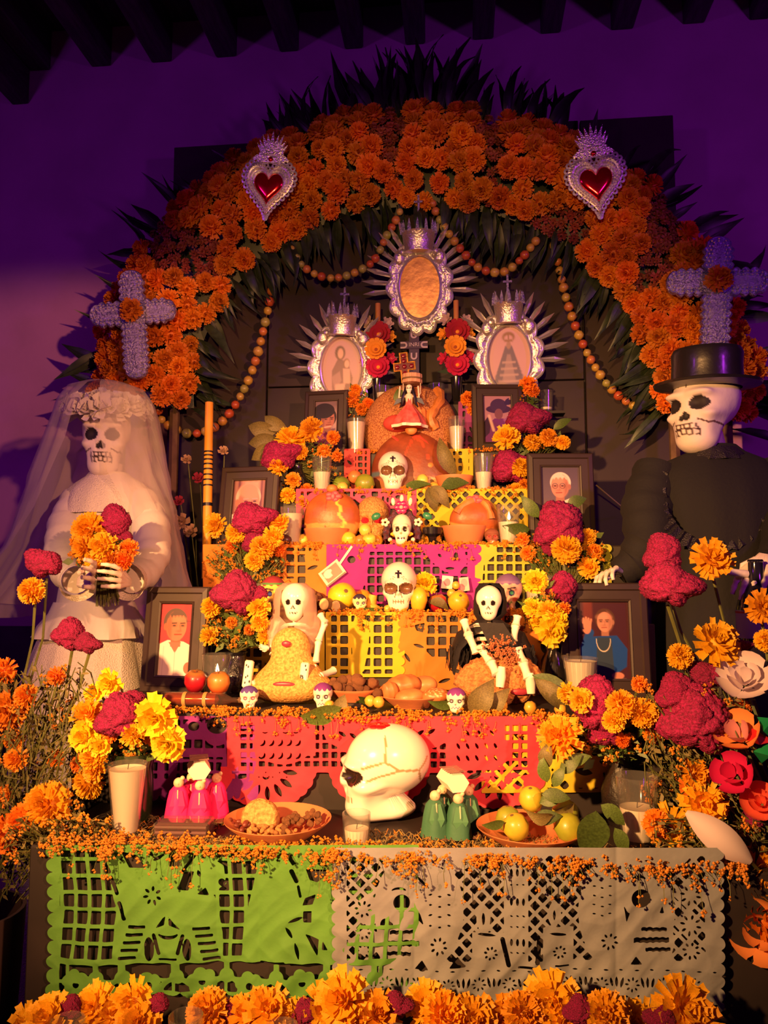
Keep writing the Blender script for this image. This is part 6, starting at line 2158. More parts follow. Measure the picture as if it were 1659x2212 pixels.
D_ = radians_
loose_leaf('broad green leaf hanging over the edge, leftmost on the skeleton shelf', 738, 1528, 1.905, 100, D_(-166), 'g', .5, 0, 1.1)
loose_leaf('dry brown leaf standing against the middle sugar skull', 745, 1500, 1.955, 62, D_(-118), 'd', .2)
loose_leaf('dry leaf lying below the nut bowl', 822, 1528, 1.98, 66, D_(-178), 'd', .9)
loose_leaf('green leaf poking out under the nut bowl', 800, 1512, 2.02, 66, D_(170), 'g', .7)
loose_leaf('green leaf at the right edge of the bread plate', 985, 1520, 1.96, 60, D_(176), 'g', .6)
loose_leaf('large dry leaf under the hooded skeleton, upright left half', 1018, 1546, 1.95, 92, D_(58), 'd', .1, 0, 1.1)
loose_leaf('large dry leaf under the hooded skeleton, right half', 1050, 1544, 1.955, 76, D_(48), 'd', .2)
loose_leaf('long green leaf right of the hooded skeleton, upper', 1150, 1458, 1.98, 110, D_(-32), 'g', .4, 0, .8)
loose_leaf('long curled dry leaf right of the hooded skeleton, lower', 1155, 1466, 1.96, 95, D_(-48), 'd', .2, 0, .8)
loose_leaf('green leaf in front of the small crab apples under the middle skull', 830, 1322, 2.355, 52, D_(172), 'g', .5)
loose_leaf('dark leaf between grapefruit shelf apples', 925, 1300, 2.40, 50, D_(-25), 'd', .6)
loose_leaf('dark green leaf lying across in front of the upper skull', 868, 1062, 2.705, 66, D_(14), 'g', .7)
loose_leaf('dry hanging leaf right of the upper skull shelf', 925, 1052, 2.69, 60, D_(-74), 'd', .1)
loose_leaf('second dry hanging leaf right of the upper skull shelf', 930, 1050, 2.685, 64, D_(-50), 'd', .1)
loose_leaf('broad dark green leaf below the clay bowl', 952, 1052, 2.69, 62, D_(8), 'g', .5, 0, 1.2)
loose_leaf('long dry leaf standing right of the large loaf', 985, 1030, 2.80, 95, D_(112), 'd', .2, 0, .7)
loose_leaf('green leaf beside the lit candle before the man in a suit', 1165, 1118, 2.55, 62, D_(128), 'g', .2)
loose_leaf('green leaf over the photo of the man in a suit', 1225, 1092, 2.50, 44, D_(20), 'g', .3, 0, 1.4)
loose_leaf('green leaf low beside the chocolate skull', 1145, 1144, 2.54, 60, D_(172), 'g', .4)
loose_leaf('green leaf right of the marigolds above the suited man', 1195, 928, 2.80, 46, D_(30), 'g', .3)
for k, (px, py, ln, a) in enumerate(((600, 932, 70, 168), (598, 946, 66, 190), (592, 960, 62, 214), (620, 926, 60, 150), (585, 972, 44, 236))):
    loose_leaf('pale folded corn husk leaf left of the upper left bouquet, %s' % ORD[k], px, py, 2.74, ln, D_(a), 'd', .3, 0, 1.1)
for k, (px, py, ln, a) in enumerate(((520, 1260, 90, 222), (505, 1250, 95, 250), (490, 1245, 90, 262), (535, 1262, 70, 195))):
    loose_leaf('long blade leaf at the left end of the middle shelf, %s from the right' % NUM[k], px, py, 2.40, ln, D_(a), 'g', .3, 0, .7, LEAFL)

# ---------------------------------------------------------------- plates and dishes
def plate(label, px, Y, z, r, h, group='terracotta dishes with food'):
    return bowl(label, on(px, Y, z), r * S(Y), r * .55 * S(Y), h * S(Y), None, group, 'clay_plate', .003)


plate('long terracotta plate with amaranth bar and peanuts', 600, 1.70, T1, 114, 40)
plate('terracotta plate of limes with leaves', 1147, 1.715, T1, 112, 36)
plate('terracotta bowl of shelled nuts between the two seated skeletons', 764, 2.06, T2 + .012, 62, 26)
plate('terracotta plate of small breads in front of the orange banner', 889, 2.05, T2, 70, 24)
plate('small terracotta dish of walnuts behind the veiled skeleton', 650, 2.46, T3 + .01, 58, 18)
clean(MB().add(lathe([(0, 0), (.05, 0), (.05, .011), (0, .011)], 24)).build('stand', STEPM, None, on(764, 2.06, T2)), 'low dark stand under the nut bowl', 'stand')
clean(MB().add(lathe([(0, 0), (.05, 0), (.05, .009), (0, .009)], 24)).build('stand', STEPM, None, on(650, 2.46, T3)), 'low dark stand under the walnut dish', 'stand')

# food
SEEDM = mat('amaranth_seed', (.72, .40, .13), .8, col2=(.45, .19, .05), vscale=130, bump=1, bscale=160, bdist=.006)
NUTM = mat('peanut_shell', (.62, .30, .10), .7, var=.3, vscale=60, rnd=.3, bump=.6, bscale=150)
WALM = mat('walnut_shell', (.42, .19, .08), .65, col2=(.22, .08, .03), vscale=50, rnd=.3, bump=.8, bscale=90)
p = on(560, 1.70, T1 + .022)
o = MB().add(lathe([(0, -.03), (.038, -.03), (.041, -.024), (.041, .0), (.036, .006), (0, .006)], 30), M=Matrix.Rotation(1.25, 4, 'X')).build('amaranth_round', SEEDM, None, p + Vector((0, -.002, .018)))
clean(o, 'round pale amaranth bar leaning on the left terracotta plate', 'sweet')
random.seed(4)
pn = MB().add(ball((0, 0, 0), (.5, .27, .27), 10, 8)).add(ball((.38, 0, 0), (.33, .29, .29), 10, 8))
pnm = pn.mesh('peanut', NUTM)
wal = np_mesh('walnut', *(lambda D, F: (D * (.5 * (1 + .09 * wav(D, 7)[:, None])) * np.array((1, .85, .85)), F))(*sphere_dirs(20, 14)), WALM)


def heap(name, me, label, group, spots, sz, cat='nut'):
    for i, (px, Y, z) in enumerate(spots):
        o = inst(name, me, None, on(px, Y, z), (random.uniform(-.6, .6), random.uniform(-.5, .5), random.uniform(0, 6)), sz * S(Y) * random.uniform(.85, 1.15))
        clean(o, label, cat, group)


zz = T1 + .022
heap('peanut', pnm, 'pale peanut at the front of the left terracotta plate', 'peanuts on the left plate', [(x, 1.665 + .004 * (i % 3), zz + .004 * (i % 2)) for i, x in enumerate(range(540, 640, 9))] + [(x, 1.675, zz + .009) for x in range(546, 630, 14)], 16)
br_ = [(x, 1.69 + random.uniform(-.02, .03), zz + random.uniform(.0, .02) + .02 * max(0, (x - 620) / 80)) for x in [random.uniform(610, 690) for _ in range(46)]]
heap('broken_nut', wal, 'broken brown nut piece heaped on the right half of the left plate', 'broken nuts on the left plate', br_, 13)
br_ = [(x, 1.69 + random.uniform(-.02, .02), zz + random.uniform(.0, .012)) for x in [random.uniform(492, 545) for _ in range(20)]]
heap('date', MB().add(ball((0, 0, 0), (.5, .3, .3), 10, 8)).mesh('date', mat('dark_fruit', (.16, .035, .025), .4, rnd=.3)), 'dark red dried fruit at the left end of the left plate', 'dried fruit on the left plate', br_, 18, 'fruit')
heap('nut', wal, 'brown nut in the bowl between the seated skeletons', 'nuts in the bowl between the skeletons', [(random.uniform(715, 815), 2.06 + random.uniform(-.045, .045), T2 + .038 + random.uniform(0, .018)) for _ in range(46)] + [(random.uniform(735, 795), 2.06 + random.uniform(-.02, .02), T2 + .058 + random.uniform(0, .012)) for _ in range(16)], 22)
heap('walnut', wal, 'walnut in the dish behind the veiled skeleton', 'walnuts behind the veiled skeleton', [(random.uniform(610, 690), 2.46 + random.uniform(-.05, .03), T3 + .035 + random.uniform(0, .012)) for _ in range(16)] + [(640, 2.45, T3 + .056), (668, 2.45, T3 + .054), (655, 2.46, T3 + .064)], 30)
# small breads
for px, Y, z, w, h, lb, c in ((872, 2.07, 30, 78, 44, 'long plaited roll lying on top of the bread plate', 1), (885, 2.02, 14, 64, 34, 'smooth oval bun at the front left of the bread plate', 0), (940, 2.02, 16, 62, 34, 'round bun with sesame at the front right of the bread plate', 2), (842, 2.03, 20, 40, 44, 'small twisted roll at the left of the bread plate', 1), (915, 2.10, 26, 60, 40, 'pale bun behind the bread plate', 0)):
    u = S(Y)
    V, F, D = star(lambda P: ell(P, (0, 0, 0), (1, .75, .62)) + (.05 * np.abs(np.sin(P[:, 0] * 5 + P[:, 1] * 3)) if c == 1 else 0), 40, 28, 1.4)
    n = wav(V, 4, w) * .5 + .5
    col = np.array(((.70, .27, .09), (.66, .22, .07), (.60, .20, .06))[c]) * (.78 + .3 * n[:, None])
    if c == 2: col[(wav(V, 26) > .55) & (V[:, 2] > .1)] = (.85, .6, .3)
    o = inst('bread_roll', np_mesh('bread_roll', V * np.array((w / 2 * u, w / 2 * u, h / 2 / .62 * u)), F, BREAD, col), None, on(px, Y, T2 + (z + h * .3) * u), (.1, -.1, .2 if px < 900 else -.2))
    clean(o, lb, 'bread', 'rolls on the bread plate')
# limes on the right plate
for px, Y, z, d, c1, c2, lb in ((1148, 1.76, 62, 54, (.62, .50, .04), (.40, .38, .03), 'yellow lime on top of the right plate'), (1115, 1.70, 22, 57, (.58, .48, .04), (.38, .38, .03), 'yellow green lime at the front of the right plate'), (1098, 1.75, 24, 54, (.30, .34, .03), (.22, .28, .03), 'green lime at the left of the right plate'), (1228, 1.705, 22, 60, (.26, .34, .03), (.36, .38, .03), 'green lime at the front right of the right plate'), (1222, 1.77, 30, 58, (.32, .36, .03), (.24, .30, .03), 'green lime at the back right of the right plate')):
    fruit('round', 'lime', lb, 'fruit', on(px, Y, T1 + (z - 12) * S(Y)), d * S(Y), c1, c2, None, 'limes on the right plate')
k = 0
for px, py, Y, ln, a, m in ((1165, 1735, 1.72, 60, 20, 'g'), (1150, 1770, 1.69, 62, 8, 'g'), (1182, 1690, 1.75, 56, 100, 'g'), (1195, 1700, 1.75, 50, 60, 'g'), (1180, 1660, 1.76, 58, 80, 'd'), (1210, 1670, 1.76, 60, 40, 'g'), (1200, 1640, 1.77, 50, 130, 'g'), (1090, 1775, 1.68, 48, 190, 'g'), (1240, 1735, 1.72, 60, 200, 'd'), (1170, 1715, 1.70, 60, 352, 'g'), (1195, 1760, 1.68, 58, 172, 'd'), (1225, 1650, 1.77, 52, 20, 'g')):
    loose_leaf('curled citrus leaf among the limes, %s from the left' % NUM[k], px, py, Y, ln, D_(a), m, .4, 0, 1.1)
    k += 1
loose_leaf('big dark green leaf hanging over the shelf edge right of the lime plate', 1288, 1752, 1.60, 96, D_(-108), 'g', .3, 0, 1.7)
loose_leaf('green leaf left of the right tall candle', 1298, 1738, 1.66, 62, D_(-40), 'g', .4, 0, 1.2)
loose_leaf('green leaf below the right tall candle', 1328, 1788, 1.61, 58, D_(-68), 'g', .3, 0, 1.2)
# ---------------------------------------------------------------- things at the top of the altar
def felt_flower(n, r, m, c, seed):
    random.seed(seed)
    mb = MB()
    for k in range(3):
        for i in range(n - k):
            a = 2 * pi * i / (n - k) + k * .4
            t = .95 - .35 * k
            d = Vector((cos(a) * sin(t * 1.4), -cos(t * 1.4) - .1, sin(a) * sin(t * 1.4)))
            petal(mb, d * .1 * r, Vector((cos(a), -.25 - .3 * k, sin(a))), Vector((0, -1, 0)), r * (1 - .24 * k), r * .62, .25, 0, -.1)
    mb.add(ball((0, -.16 * r, 0), .2 * r, 8, 6), 1)
    return mb.mesh('felt_flower', [m, c])


FRED, FYEL, FPK = mat('red_felt', (.40, .008, .03), .8, sheen=.1), mat('yellow_felt', (.85, .36, .03), .8), mat('pink_felt', (.55, .012, .08), .8)
DGRN = mat('dark_green_felt', (.02, .045, .025), .8)
for px, side in ((816, 'left'), (987, 'right')):
    Y = 3.0
    u = S(Y)
    base = on(px, Y, T7)
    t = thing('flower_tower', 'black vase stacked with red, yellow and pink felt flowers, %s of the INRI cross' % side, 'flower arrangement', base)
    MB().add(lathe([(0, 0), (15 * u, 0), (17 * u, 6 * u), (11 * u, 16 * u), (12 * u, 50 * u), (14 * u, 62 * u), (12 * u, 62 * u), (9 * u, 50 * u), (0, 40 * u)], 20)).build('vase', BLACKCLAY, t)
    MB().add(tube([(0, .006, 50 * u), (0, .006, 190 * u)], 3 * u, 6)).build('stem', DGRN, t)
    for k, (m, z, r) in enumerate(((FPK, 88, 27), (FYEL, 126, 25), (FRED, 162, 28))):
        inst('felt_flower', felt_flower(11, r * u * .86, m, FYEL if m is not FYEL else mat('brown_felt', (.30, .08, .02), .8), k), t, (random.uniform(-3, 3) * u, -.008 - .012 * (k == 1), z * u), (0, random.random(), 0))
    for k, (x, z, m) in enumerate(((-26, 105, FPK), (26, 108, FPK), (-27, 160, FYEL), (25, 158, FYEL), (-20, 192, mat('white_felt', (.6, .42, .4), .8)), (20, 188, mat('white_felt')))):
        inst('small_flower', felt_flower(6, 13 * u, m, m, k), t, (x * u, 0, z * u), (0, 0, x * .02))
    lv = MB()
    for k in range(9):
        a = random.uniform(-.6, pi + .6)
        p0 = Vector((0, .01, random.uniform(70, 160) * u))
        d = Vector((cos(a), 0, sin(a) * .4))
        s = Vector((-d.z, 0, d.x)) * 6 * u
        lv.add(([p0, p0 + d * 22 * u + s, p0 + d * 44 * u, p0 + d * 22 * u - s], [(0, 1, 2, 3)]))
    o = lv.build('felt_leaves', DGRN, t)
    o['kind'] = 'stuff'
    MB().add(tube([(0, .004, 190 * u), (0, .004, 236 * u)], 6 * u, 10)).build('taper_candle', mat('ochre_wax', (.60, .24, .06), .5), t)

# cross lettered INRI
Y = 3.06
u = S(Y)
c = thing('inri_cross', 'small dark violet cross lettered INRI with white loops, below the topmost mirror', 'cross', on(895, Y, T7))
CRM = mat('violet_paint', (.06, .03, .10), .5)
zc = at(895, 746, Y).z - T7
MB().add(box(-7 * u - .008, 0, 0, 7 * u + .008, .012, zc + 32 * u, .001)).build('post', CRM, c, smooth=False)
MB().add(box(-31 * u, -.004, zc - 8 * u, 31 * u, .010, zc + 9 * u, .001)).build('cross_bar', CRM, c, smooth=False)
LOOP = mat('lilac_paint', (.62, .50, .62), .5)
for cx, cz, a in ((0, 22, 0), (0, -26, 0), (-22, 0, -pi / 2), (22, 0, pi / 2)):
    pts = []
    for i in range(13):
        t = pi + pi * i / 12
        pts.append(Vector((5.5 * u * cos(t), 0, 5.5 * u * sin(t))))
    pts = [pts[0] + Vector((0, 0, 8 * u))] + pts + [pts[-1] + Vector((0, 0, 8 * u))]
    M_ = Matrix.Translation((cx * u, -.005, zc + cz * u)) @ Matrix.Rotation(a, 4, 'Y')
    MB().add(tube(pts, 2.2 * u, 6), M=M_).build('loop', LOOP, c)
fc = bpy.data.curves.new('lettering', 'FONT')
fc.body, fc.size, fc.align_x, fc.align_y, fc.extrude = 'INRI', 12.5 * u, 'CENTER', 'CENTER', .0008
fc.materials.append(LOOP)
tmp = bpy.data.objects.new('lettering', fc)
COL.objects.link(tmp)
bpy.context.view_layer.update()
fm = bpy.data.meshes.new_from_object(tmp.evaluated_get(bpy.context.evaluated_depsgraph_get()))
bpy.data.objects.remove(tmp)
bpy.data.curves.remove(fc)
inst('lettering', fm, c, (0, -.0058, zc + .5 * u), (pi / 2, 0, 0))['kind'] = 'stuff'

# the doll with a wooden tub on its head and its gilded cross
Y = 2.80
u = S(Y)
z0 = at(884, 924, Y).z
dl = thing('skeleton_doll', 'small skeleton doll with long black hair and raised arms on a pink ruffled skirt', 'doll', at(884, 924, Y))
SK = mat('pink_ruffle', (.72, .16, .15), .7, col2=(.62, .05, .05), vscale=40, transl=.1)
MB().add(lathe([(36 * u, 0), (34 * u, 10 * u), (26 * u, 26 * u), (14 * u, 42 * u), (7 * u, 52 * u), (6 * u, 64 * u), (0, 66 * u)], 30, wob=lambda a, z: 1 + .10 * cos(7 * a))).build('skirt', SK, dl)
MB().add(lathe([(37 * u, -2 * u), (38 * u, 4 * u), (35 * u, 5 * u)], 30, wob=lambda a, z: 1 + .10 * cos(7 * a), close=False)).build('hem', mat('white_glaze'), dl)
DB = mat('black_hair', (.012, .008, .012), .35)
MB().add(loft([(0, 0, 50 * u, 7 * u, 5 * u), (0, 0, 62 * u, 8 * u, 6 * u), (0, 0, 72 * u, 9 * u, 6 * u), (0, 0, 78 * u, 4 * u, 4 * u)], 14)).build('torso', mat('bone_paint', (.80, .62, .5), .5), dl)
MB().add(ball((0, 3 * u, 84 * u), (12 * u, 10 * u, 13 * u), 12, 8)).build('hair', DB, dl)
Q = SV * (20 * u)
Q[:, 2] += 86 * u
inst('head', np_mesh('head', Q, SF, WHITE, sugar(None, (.3, .1, .1), (.02, .01, .01))(SV)), dl)
for s in (-1, 1):
    MB().add(tube([(s * 8 * u, 0, 70 * u), (s * 22 * u, -4 * u, 66 * u), (s * 20 * u, -2 * u, 92 * u)], [3 * u, 2.5 * u, 2 * u], 7)).build('arm', mat('bone_paint'), dl)
    MB().add(tube([(s * 8 * u, -4 * u, 84 * u), (s * 13 * u, -8 * u, 70 * u), (s * 15 * u, -8 * u, 52 * u), (s * 20 * u, -5 * u, 44 * u)], [3 * u, 3.4 * u, 3 * u, 1.5 * u], 7)).build('braid', DB, dl)
    MB().add(prism([(s * 12 * u, 60 * u), (s * 34 * u, 50 * u), (s * 28 * u, 64 * u), (s * 14 * u, 70 * u)][::-s], -.004, .002)).build('shawl', mat('blue_glaze', (.05, .07, .13), .4), dl)
tub = thing('wooden_tub', 'small round wooden tub balanced above the skeleton doll', 'tub', at(890, 829, Y))
TUBM = mat('pale_wood', (.55, .30, .20), .7, var=.3, vscale=30, stretch=(6, 6, .5))
for k in range(14):
    a = 2 * pi * k / 14
    MB().add(box(-.011, -.002, 0, .011, .002, 20 * u, .001), M=Matrix.Translation((21 * u * cos(a), 21 * u * sin(a), 0)) @ Matrix.Rotation(a + pi / 2, 4, 'Z')).build('stave', TUBM, tub, smooth=False)
MB().add(lathe([(0, 0), (20.5 * u, 0), (20.5 * u, .003), (0, .003)], 20)).build('base', TUBM, tub)
MB().add(lathe([(22 * u, 7 * u), (23.2 * u, 7 * u), (23.2 * u, 11 * u), (22 * u, 11 * u)], 28, close=False)).build('hoop', BARK, tub)
for x in (-19, 19):
    MB().add(tube([(x * u, -4 * u, 0), (x * u, -4 * u, -22 * u), (x * .6 * u, 0, -36 * u)], .8 * u, 5)).build('wire', mat('white_wire', (.7, .6, .5), .5), tub)
gc = thing('gilded_cross', 'gold edged cross set with dark red stones standing in the wooden tub', 'cross', at(877, 829, Y) + Vector((0, -.004, .004)), (0, radians_(-5), 0))
GOLD = mat('gilt', (.85, .42, .06), .35, metal=.5, bump=.8, bscale=200)
cp = [(-8, 0), (8, 0), (8, 27), (23, 27), (23, 44), (8, 44), (8, 66), (-8, 66), (-8, 44), (-23, 44), (-23, 27), (-8, 27)]
MB().add(prism([(x * u, z * u) for x, z in cp], -.003, .004)).build('plate', mat('dark_red_velvet', (.10, .01, .02), .6), gc, smooth=False)
pp = [Vector((x * u, -.004, z * u)) for x, z in cp]
MB().add(tube(pp + [pp[0], pp[1]], 2.2 * u, 6)).build('gilt_edge', GOLD, gc)
for x, z in ((0, 8), (0, 20), (0, 35), (0, 48), (0, 59), (-16, 35), (16, 35)): MB().add(ball((x * u, -.005, z * u), (5 * u, 3 * u, 5 * u), 8, 6)).build('stone', mat('garnet', (.16, .004, .02), .2, coat=.5), gc)
loose_leaf('round green leaf beside the head of the skeleton doll', 870, 870, 2.81, 34, D_(110), 'g', .1, 0, 2.0)
Y = 2.81
o = MB().add(ball((0, 0, 0), (34 * S(Y), 24 * S(Y), 20 * S(Y)), 18, 12)).build('cloth_bundle', mat('red_cloth', (.60, .06, .05), .7, bump=.4, bscale=40), None, at(860, 915, 2.84))
clean(o, 'red cloth bundle tucked behind the skirt of the doll', 'cloth')

# ---------------------------------------------------------------- the cane flute leaning at the left
a_, b_ = at(452, 870, 2.72), at(446, 1250, 2.66)
cn = thing('cane_flute', 'yellow cane flute bound with black bands, leaning left of the white haired man', 'flute', b_)
d_ = a_ - b_
CANE = mat('cane', (.82, .36, .035), .4, var=.12, vscale=10)
MB().add(tube([(0, 0, 0), d_ * .5, d_], [.0165, .0165, .015], 16)).build('tube', CANE, cn)
BAND = mat('black_thread', (.012, .012, .02), .35)
for py in (980, 988, 997, 1007, 1018, 1030, 1041, 1053, 1094):
    t = (1250 - py) / 380
    w = .005 if py < 1090 else .010
    MB().add(tube([d_ * t - d_.normalized() * w / 2 * 1.2, d_ * t + d_.normalized() * w / 2 * 1.2], .0172, 16)).build('band', BAND, cn, rot=(0, 0, 0))

# ---------------------------------------------------------------- faded cloth roses at the left behind the veil
ROSEP = [pompom(51, (3, 5, 6), (.26, .40), .16, .34, 1.5, notch=-.05).mesh('cloth_rose_bloom', mat('faded_cream', (.40, .24, .17), .8), True, None), pompom(52, (3, 5, 6), (.26, .40), .16, .34, 1.4, notch=-.05).mesh('cloth_rose_bloom_red', mat('faded_red', (.26, .012, .05), .8), True, None)]
for k, (px, py, v, sz, lb) in enumerate(((404, 994, 0, 26, 'small faded cream cloth rose beside the cane flute, highest'), (430, 1035, 1, 30, 'dark red cloth rose beside the cane flute'), (388, 1085, 1, 28, 'dark red cloth rose at the edge of the veil'), (392, 1130, 0, 44, 'large faded cream cloth rose at the edge of the veil'), (412, 1150, 0, 36, 'yellowish cloth rose below the large cream one'), (452, 1170, 1, 26, 'dark red cloth rose low beside the cane flute'), (483, 975, 0, 26, 'small cream cloth rose above the frame of the white haired man'))):
    p = at(px, py, 2.72)
    t = thing('cloth_rose', lb, 'flower', p, (0, 0, 0), 'faded cloth roses by the veil')
    inst('bloom', ROSEP[v], t, (0, 0, 0), face((.2, -1, .3), k), sz * S(2.7))
    q = on(430, 2.78, .95) - p
    MB().add(tube([(0, .01, 0), q * .3 + Vector((.01, .03, 0)), q], .002, 5)).build('stem', STEM, t)
o = MB().add(lathe([(0, 0), (.05, 0), (.06, .16), (.045, .22), (.04, .22), (.05, .15), (0, .1)], 20)).build('dark_jar', BLACKCLAY, None, on(430, 2.78, .86))
clean(o, 'dark jar holding the faded cloth roses behind the veil', 'vase')
clean(MB().add(box(-.09, -.07, 0, .09, .07, .86, .004)).build('plinth', STEPM, None, on(430, 2.78, 0)), 'dark plinth under the jar of cloth roses', 'plinth')
w0, w1 = at(1288, 1048, 2.9), at(1340, 1092, 3.0)
o = MB().add(tube([w0, w1, at(1352, 1096, 3.02), at(1372, 1096, 3.05)], [.0028, .0028, .002, .001], 6)).build('pale_stick', mat('pale_straw', (.55, .42, .25), .6))
clean(o, 'thin pale straw sticking out behind the frame of the man in a suit', 'straw')

# ---------------------------------------------------------------- seated skeletons
BONE = mat('bone_wood', attr=True, rough=.5)


def bone(mb, pts, rad, n=10):
    V, F = tube(pts, rad, n)
    o = len(mb.v)
    mb.add((V, F))
    for i, v in enumerate(V):
        k = random.random() < .05
        mb.c[o + i] = (.05, .03, .03) if k else (.84, .78, .66)
    mb.hascol = True


def limb(name, parent, pts, r, o, u):
    """A jointed limb: bones tapering to knobs at each joint; pts are (px, py, Y)."""
    W = [at(*p) - o for p in pts]
    mb = MB()
    for a, b in zip(W[:-1], W[1:]):
        d = b - a
        bone(mb, [a, a + d * .06, a + d * .2, a + d * .55, a + d * .85, a + d * .95, b], [r * .75 * u, r * 1.1 * u, r * .85 * u, r * .8 * u, r * .95 * u, r * 1.15 * u, r * .7 * u])
    return mb.build(name, BONE, parent)


def small_hand(name, parent, p, d, side, u, s=1.0):
    """Palm, four fingers and a thumb, slightly curled."""
    d, side = Vector(d).normalized(), Vector(side).normalized()
    nrm = d.cross(side).normalized()
    mb = MB()
    bone(mb, [p - d * 5 * u * s, p, p + d * 8 * u * s], [4 * u * s, 6 * u * s, 5.5 * u * s], 8)
    for k in range(4):
        b = p + d * 7 * u * s + side * (k - 1.5) * 3 * u * s
        l = (8, 10, 9.5, 7)[k] * u * s
        e = d + side * (k - 1.5) * .08
        bone(mb, [b, b + e * l * .5 + nrm * l * .05, b + e * l * .85 + nrm * l * .28, b + e * l + nrm * l * .5], [1.7 * u * s, 1.6 * u * s, 1.4 * u * s, .9 * u * s], 6)
    t = p - side * 4.5 * u * s
    bone(mb, [t, t - side * 3 * u * s + d * 4 * u * s, t - side * 3.5 * u * s + d * 9 * u * s + nrm * 2 * u * s], [1.9 * u * s, 1.7 * u * s, 1 * u * s], 6)
    return mb.build(name, BONE, parent)


def small_face(P):
    c = np.tile(np.array((.86, .82, .72)), (len(P), 1))
    fr = P[:, 1] < -.1
    c[(in_e(P, (.15, -.45, .0), (.085, .5, .085)) < 1) & fr] = (.015, .01, .012)
    for s in (-1, 1): c[line2(P, 0, -.10, s * .05, -.18, .018) & fr] = (.015, .01, .012)
    for k in range(5): c[line2(P, -.09 + .045 * k, -.33, -.075 + .045 * k, -.28, .011) & fr] = (.05, .03, .03)
    return c


def skel_sdf(P):
    d = ell(P, (0, .03, .12), (.40, .40, .42))
    return smin(d, ell(P, (0, -.08, -.25), (.26, .26, .30)), .12)


HV, HF, _ = star(skel_sdf, 72, 56, .8)


def seat_skel(label, o, Y, head, hh, rz):
    t = thing('seated_skeleton', label, 'skeleton figure', o, (0, 0, 0), 'seated toy skeletons')
    u = S(Y)
    Q = HV * (hh * u / (HV[:, 2].max() - HV[:, 2].min()))
    hd = inst('skull', np_mesh('skull', Q, HF, WHITE, small_face(HV)), t, at(*head, Y - .02) - o, (0, 0, rz))
    return t, u


o = at(637, 1440, 2.14)
t, u = seat_skel('white toy skeleton seated on amaranth, wearing a pale chiffon veil', o, 2.14, (637, 1300), 82, .05)
mb = MB()
bone(mb, [at(638, 1420, 2.16) - o, at(638, 1336, 2.15) - o], [6 * u, 6 * u], 8)
for k in range(5):
    y = 1350 + k * 13
    w = 30 - 2 * k
    bone(mb, [at(638 - w, y + 6, 2.14) - o, at(638 - w * .7, y, 2.12) - o, at(638, y - 2, 2.11) - o, at(638 + w * .7, y, 2.12) - o, at(638 + w, y + 6, 2.14) - o], [3 * u, 4 * u, 4 * u, 4 * u, 3 * u], 7)
mb.build('ribcage', BONE, t)
limb('arm', t, [(600, 1338, 2.14), (588, 1380, 2.12), (590, 1415, 2.10)], 7.5, o, u)
small_hand('hand', t, at(576, 1400, 2.08) - o, (-1, -.2, .2), (0, 0, 1), u, 1.0)
limb('arm', t, [(692, 1328, 2.14), (702, 1345, 2.12), (688, 1385, 2.10), (682, 1432, 2.08)], 7.5, o, u)
small_hand('hand', t, at(680, 1440, 2.07) - o, (-.3, -.3, -1), (1, 0, 0), u, .9)
limb('leg', t, [(600, 1450, 2.12), (572, 1462, 2.06), (545, 1480, 2.03)], 8.5, o, u)
limb('leg', t, [(722, 1448, 2.12), (690, 1462, 2.06), (668, 1478, 2.03)], 8.5, o, u)
for px, py, h in ((536, 1456, 56), (657, 1459, 52)):
    mb = MB()
    V, F = box(-9 * u, -7 * u, -h / 2 * u, 9 * u, 7 * u, h / 2 * u, 3 * u)
    mb.add((V, F), 0, (.86, .80, .68))
    f = mb.build('foot', BONE, t, at(px, py, 2.03) - o, (-.15, .08, 0))
    mk = MB()
    for k in range(6): mk.add(box(random.uniform(-6, 3) * u, -7.6 * u, random.uniform(-20, 18) * u, random.uniform(4, 7) * u, -7 * u, random.uniform(-20, 18) * u + 0) if False else ball((random.uniform(-6, 6) * u, -7 * u, random.uniform(-h * .4, h * .4) * u), (1.6 * u, .8 * u, 2.6 * u), 6, 4))
    mo = mk.build('foot_marks', mat('black_paint', (.02, .015, .02), .5), f)
    mo['kind'] = 'stuff'
TUL = mat('chiffon', (.85, .60, .52), .7, transl=.5, alpha=.55)
rows = []
n = 40
for j, (cy, hw, dp) in enumerate(((1262, 4, .004), (1262, 26, .03), (1275, 41, .045), (1300, 46, .05), (1330, 48, .05), (1345, 56, .05), (1375, 58, .06), (1395, 54, .06), (1412, 48, .06))):
    r = []
    for i in range(n):
        g = .55 if 1 < j < 5 else (.0 if j <= 1 else .12)
        a = -pi / 2 + g + (2 * pi - 2 * g) * i / (n - 1)
        p = at(637 + hw * (1 + .08 * sin(5 * a + j * .4) * (j > 4)) * cos(a), cy + 3 * sin(3 * a), 2.14) - o
        p.y += dp * sin(a)
        r.append(p)
    rows.append(r)
MB().add((sum(rows, []), gridF(n, len(rows)))).build('chiffon_veil', TUL, t)

# the amaranth blocks it sits on
AM = mat('amaranth_block', (.80, .47, .13), .75, col2=(.50, .22, .045), vscale=150, bump=.8, bscale=170, bdist=.004)


def seed_block(label, sdf, loc, k, mouths, name='amaranth_figure', m=None):
    V, F, D = star(sdf, 72, 48, 2)
    V = V * k
    t = thing(name, label, 'sweet', loc)
    zm = V[:, 2].min()
    inst('block', np_mesh('block', V - np.array((0, 0, zm)), F, m or AM), t)
    for x, y, z, w, h, a in mouths:
        MB().add(ball((0, 0, 0), (w, .004, h), 14, 8)).build('mouth', mat('mouth_red', (.34, .03, .06), .4), t, (x, y, z), (0, a, 0))
    return t


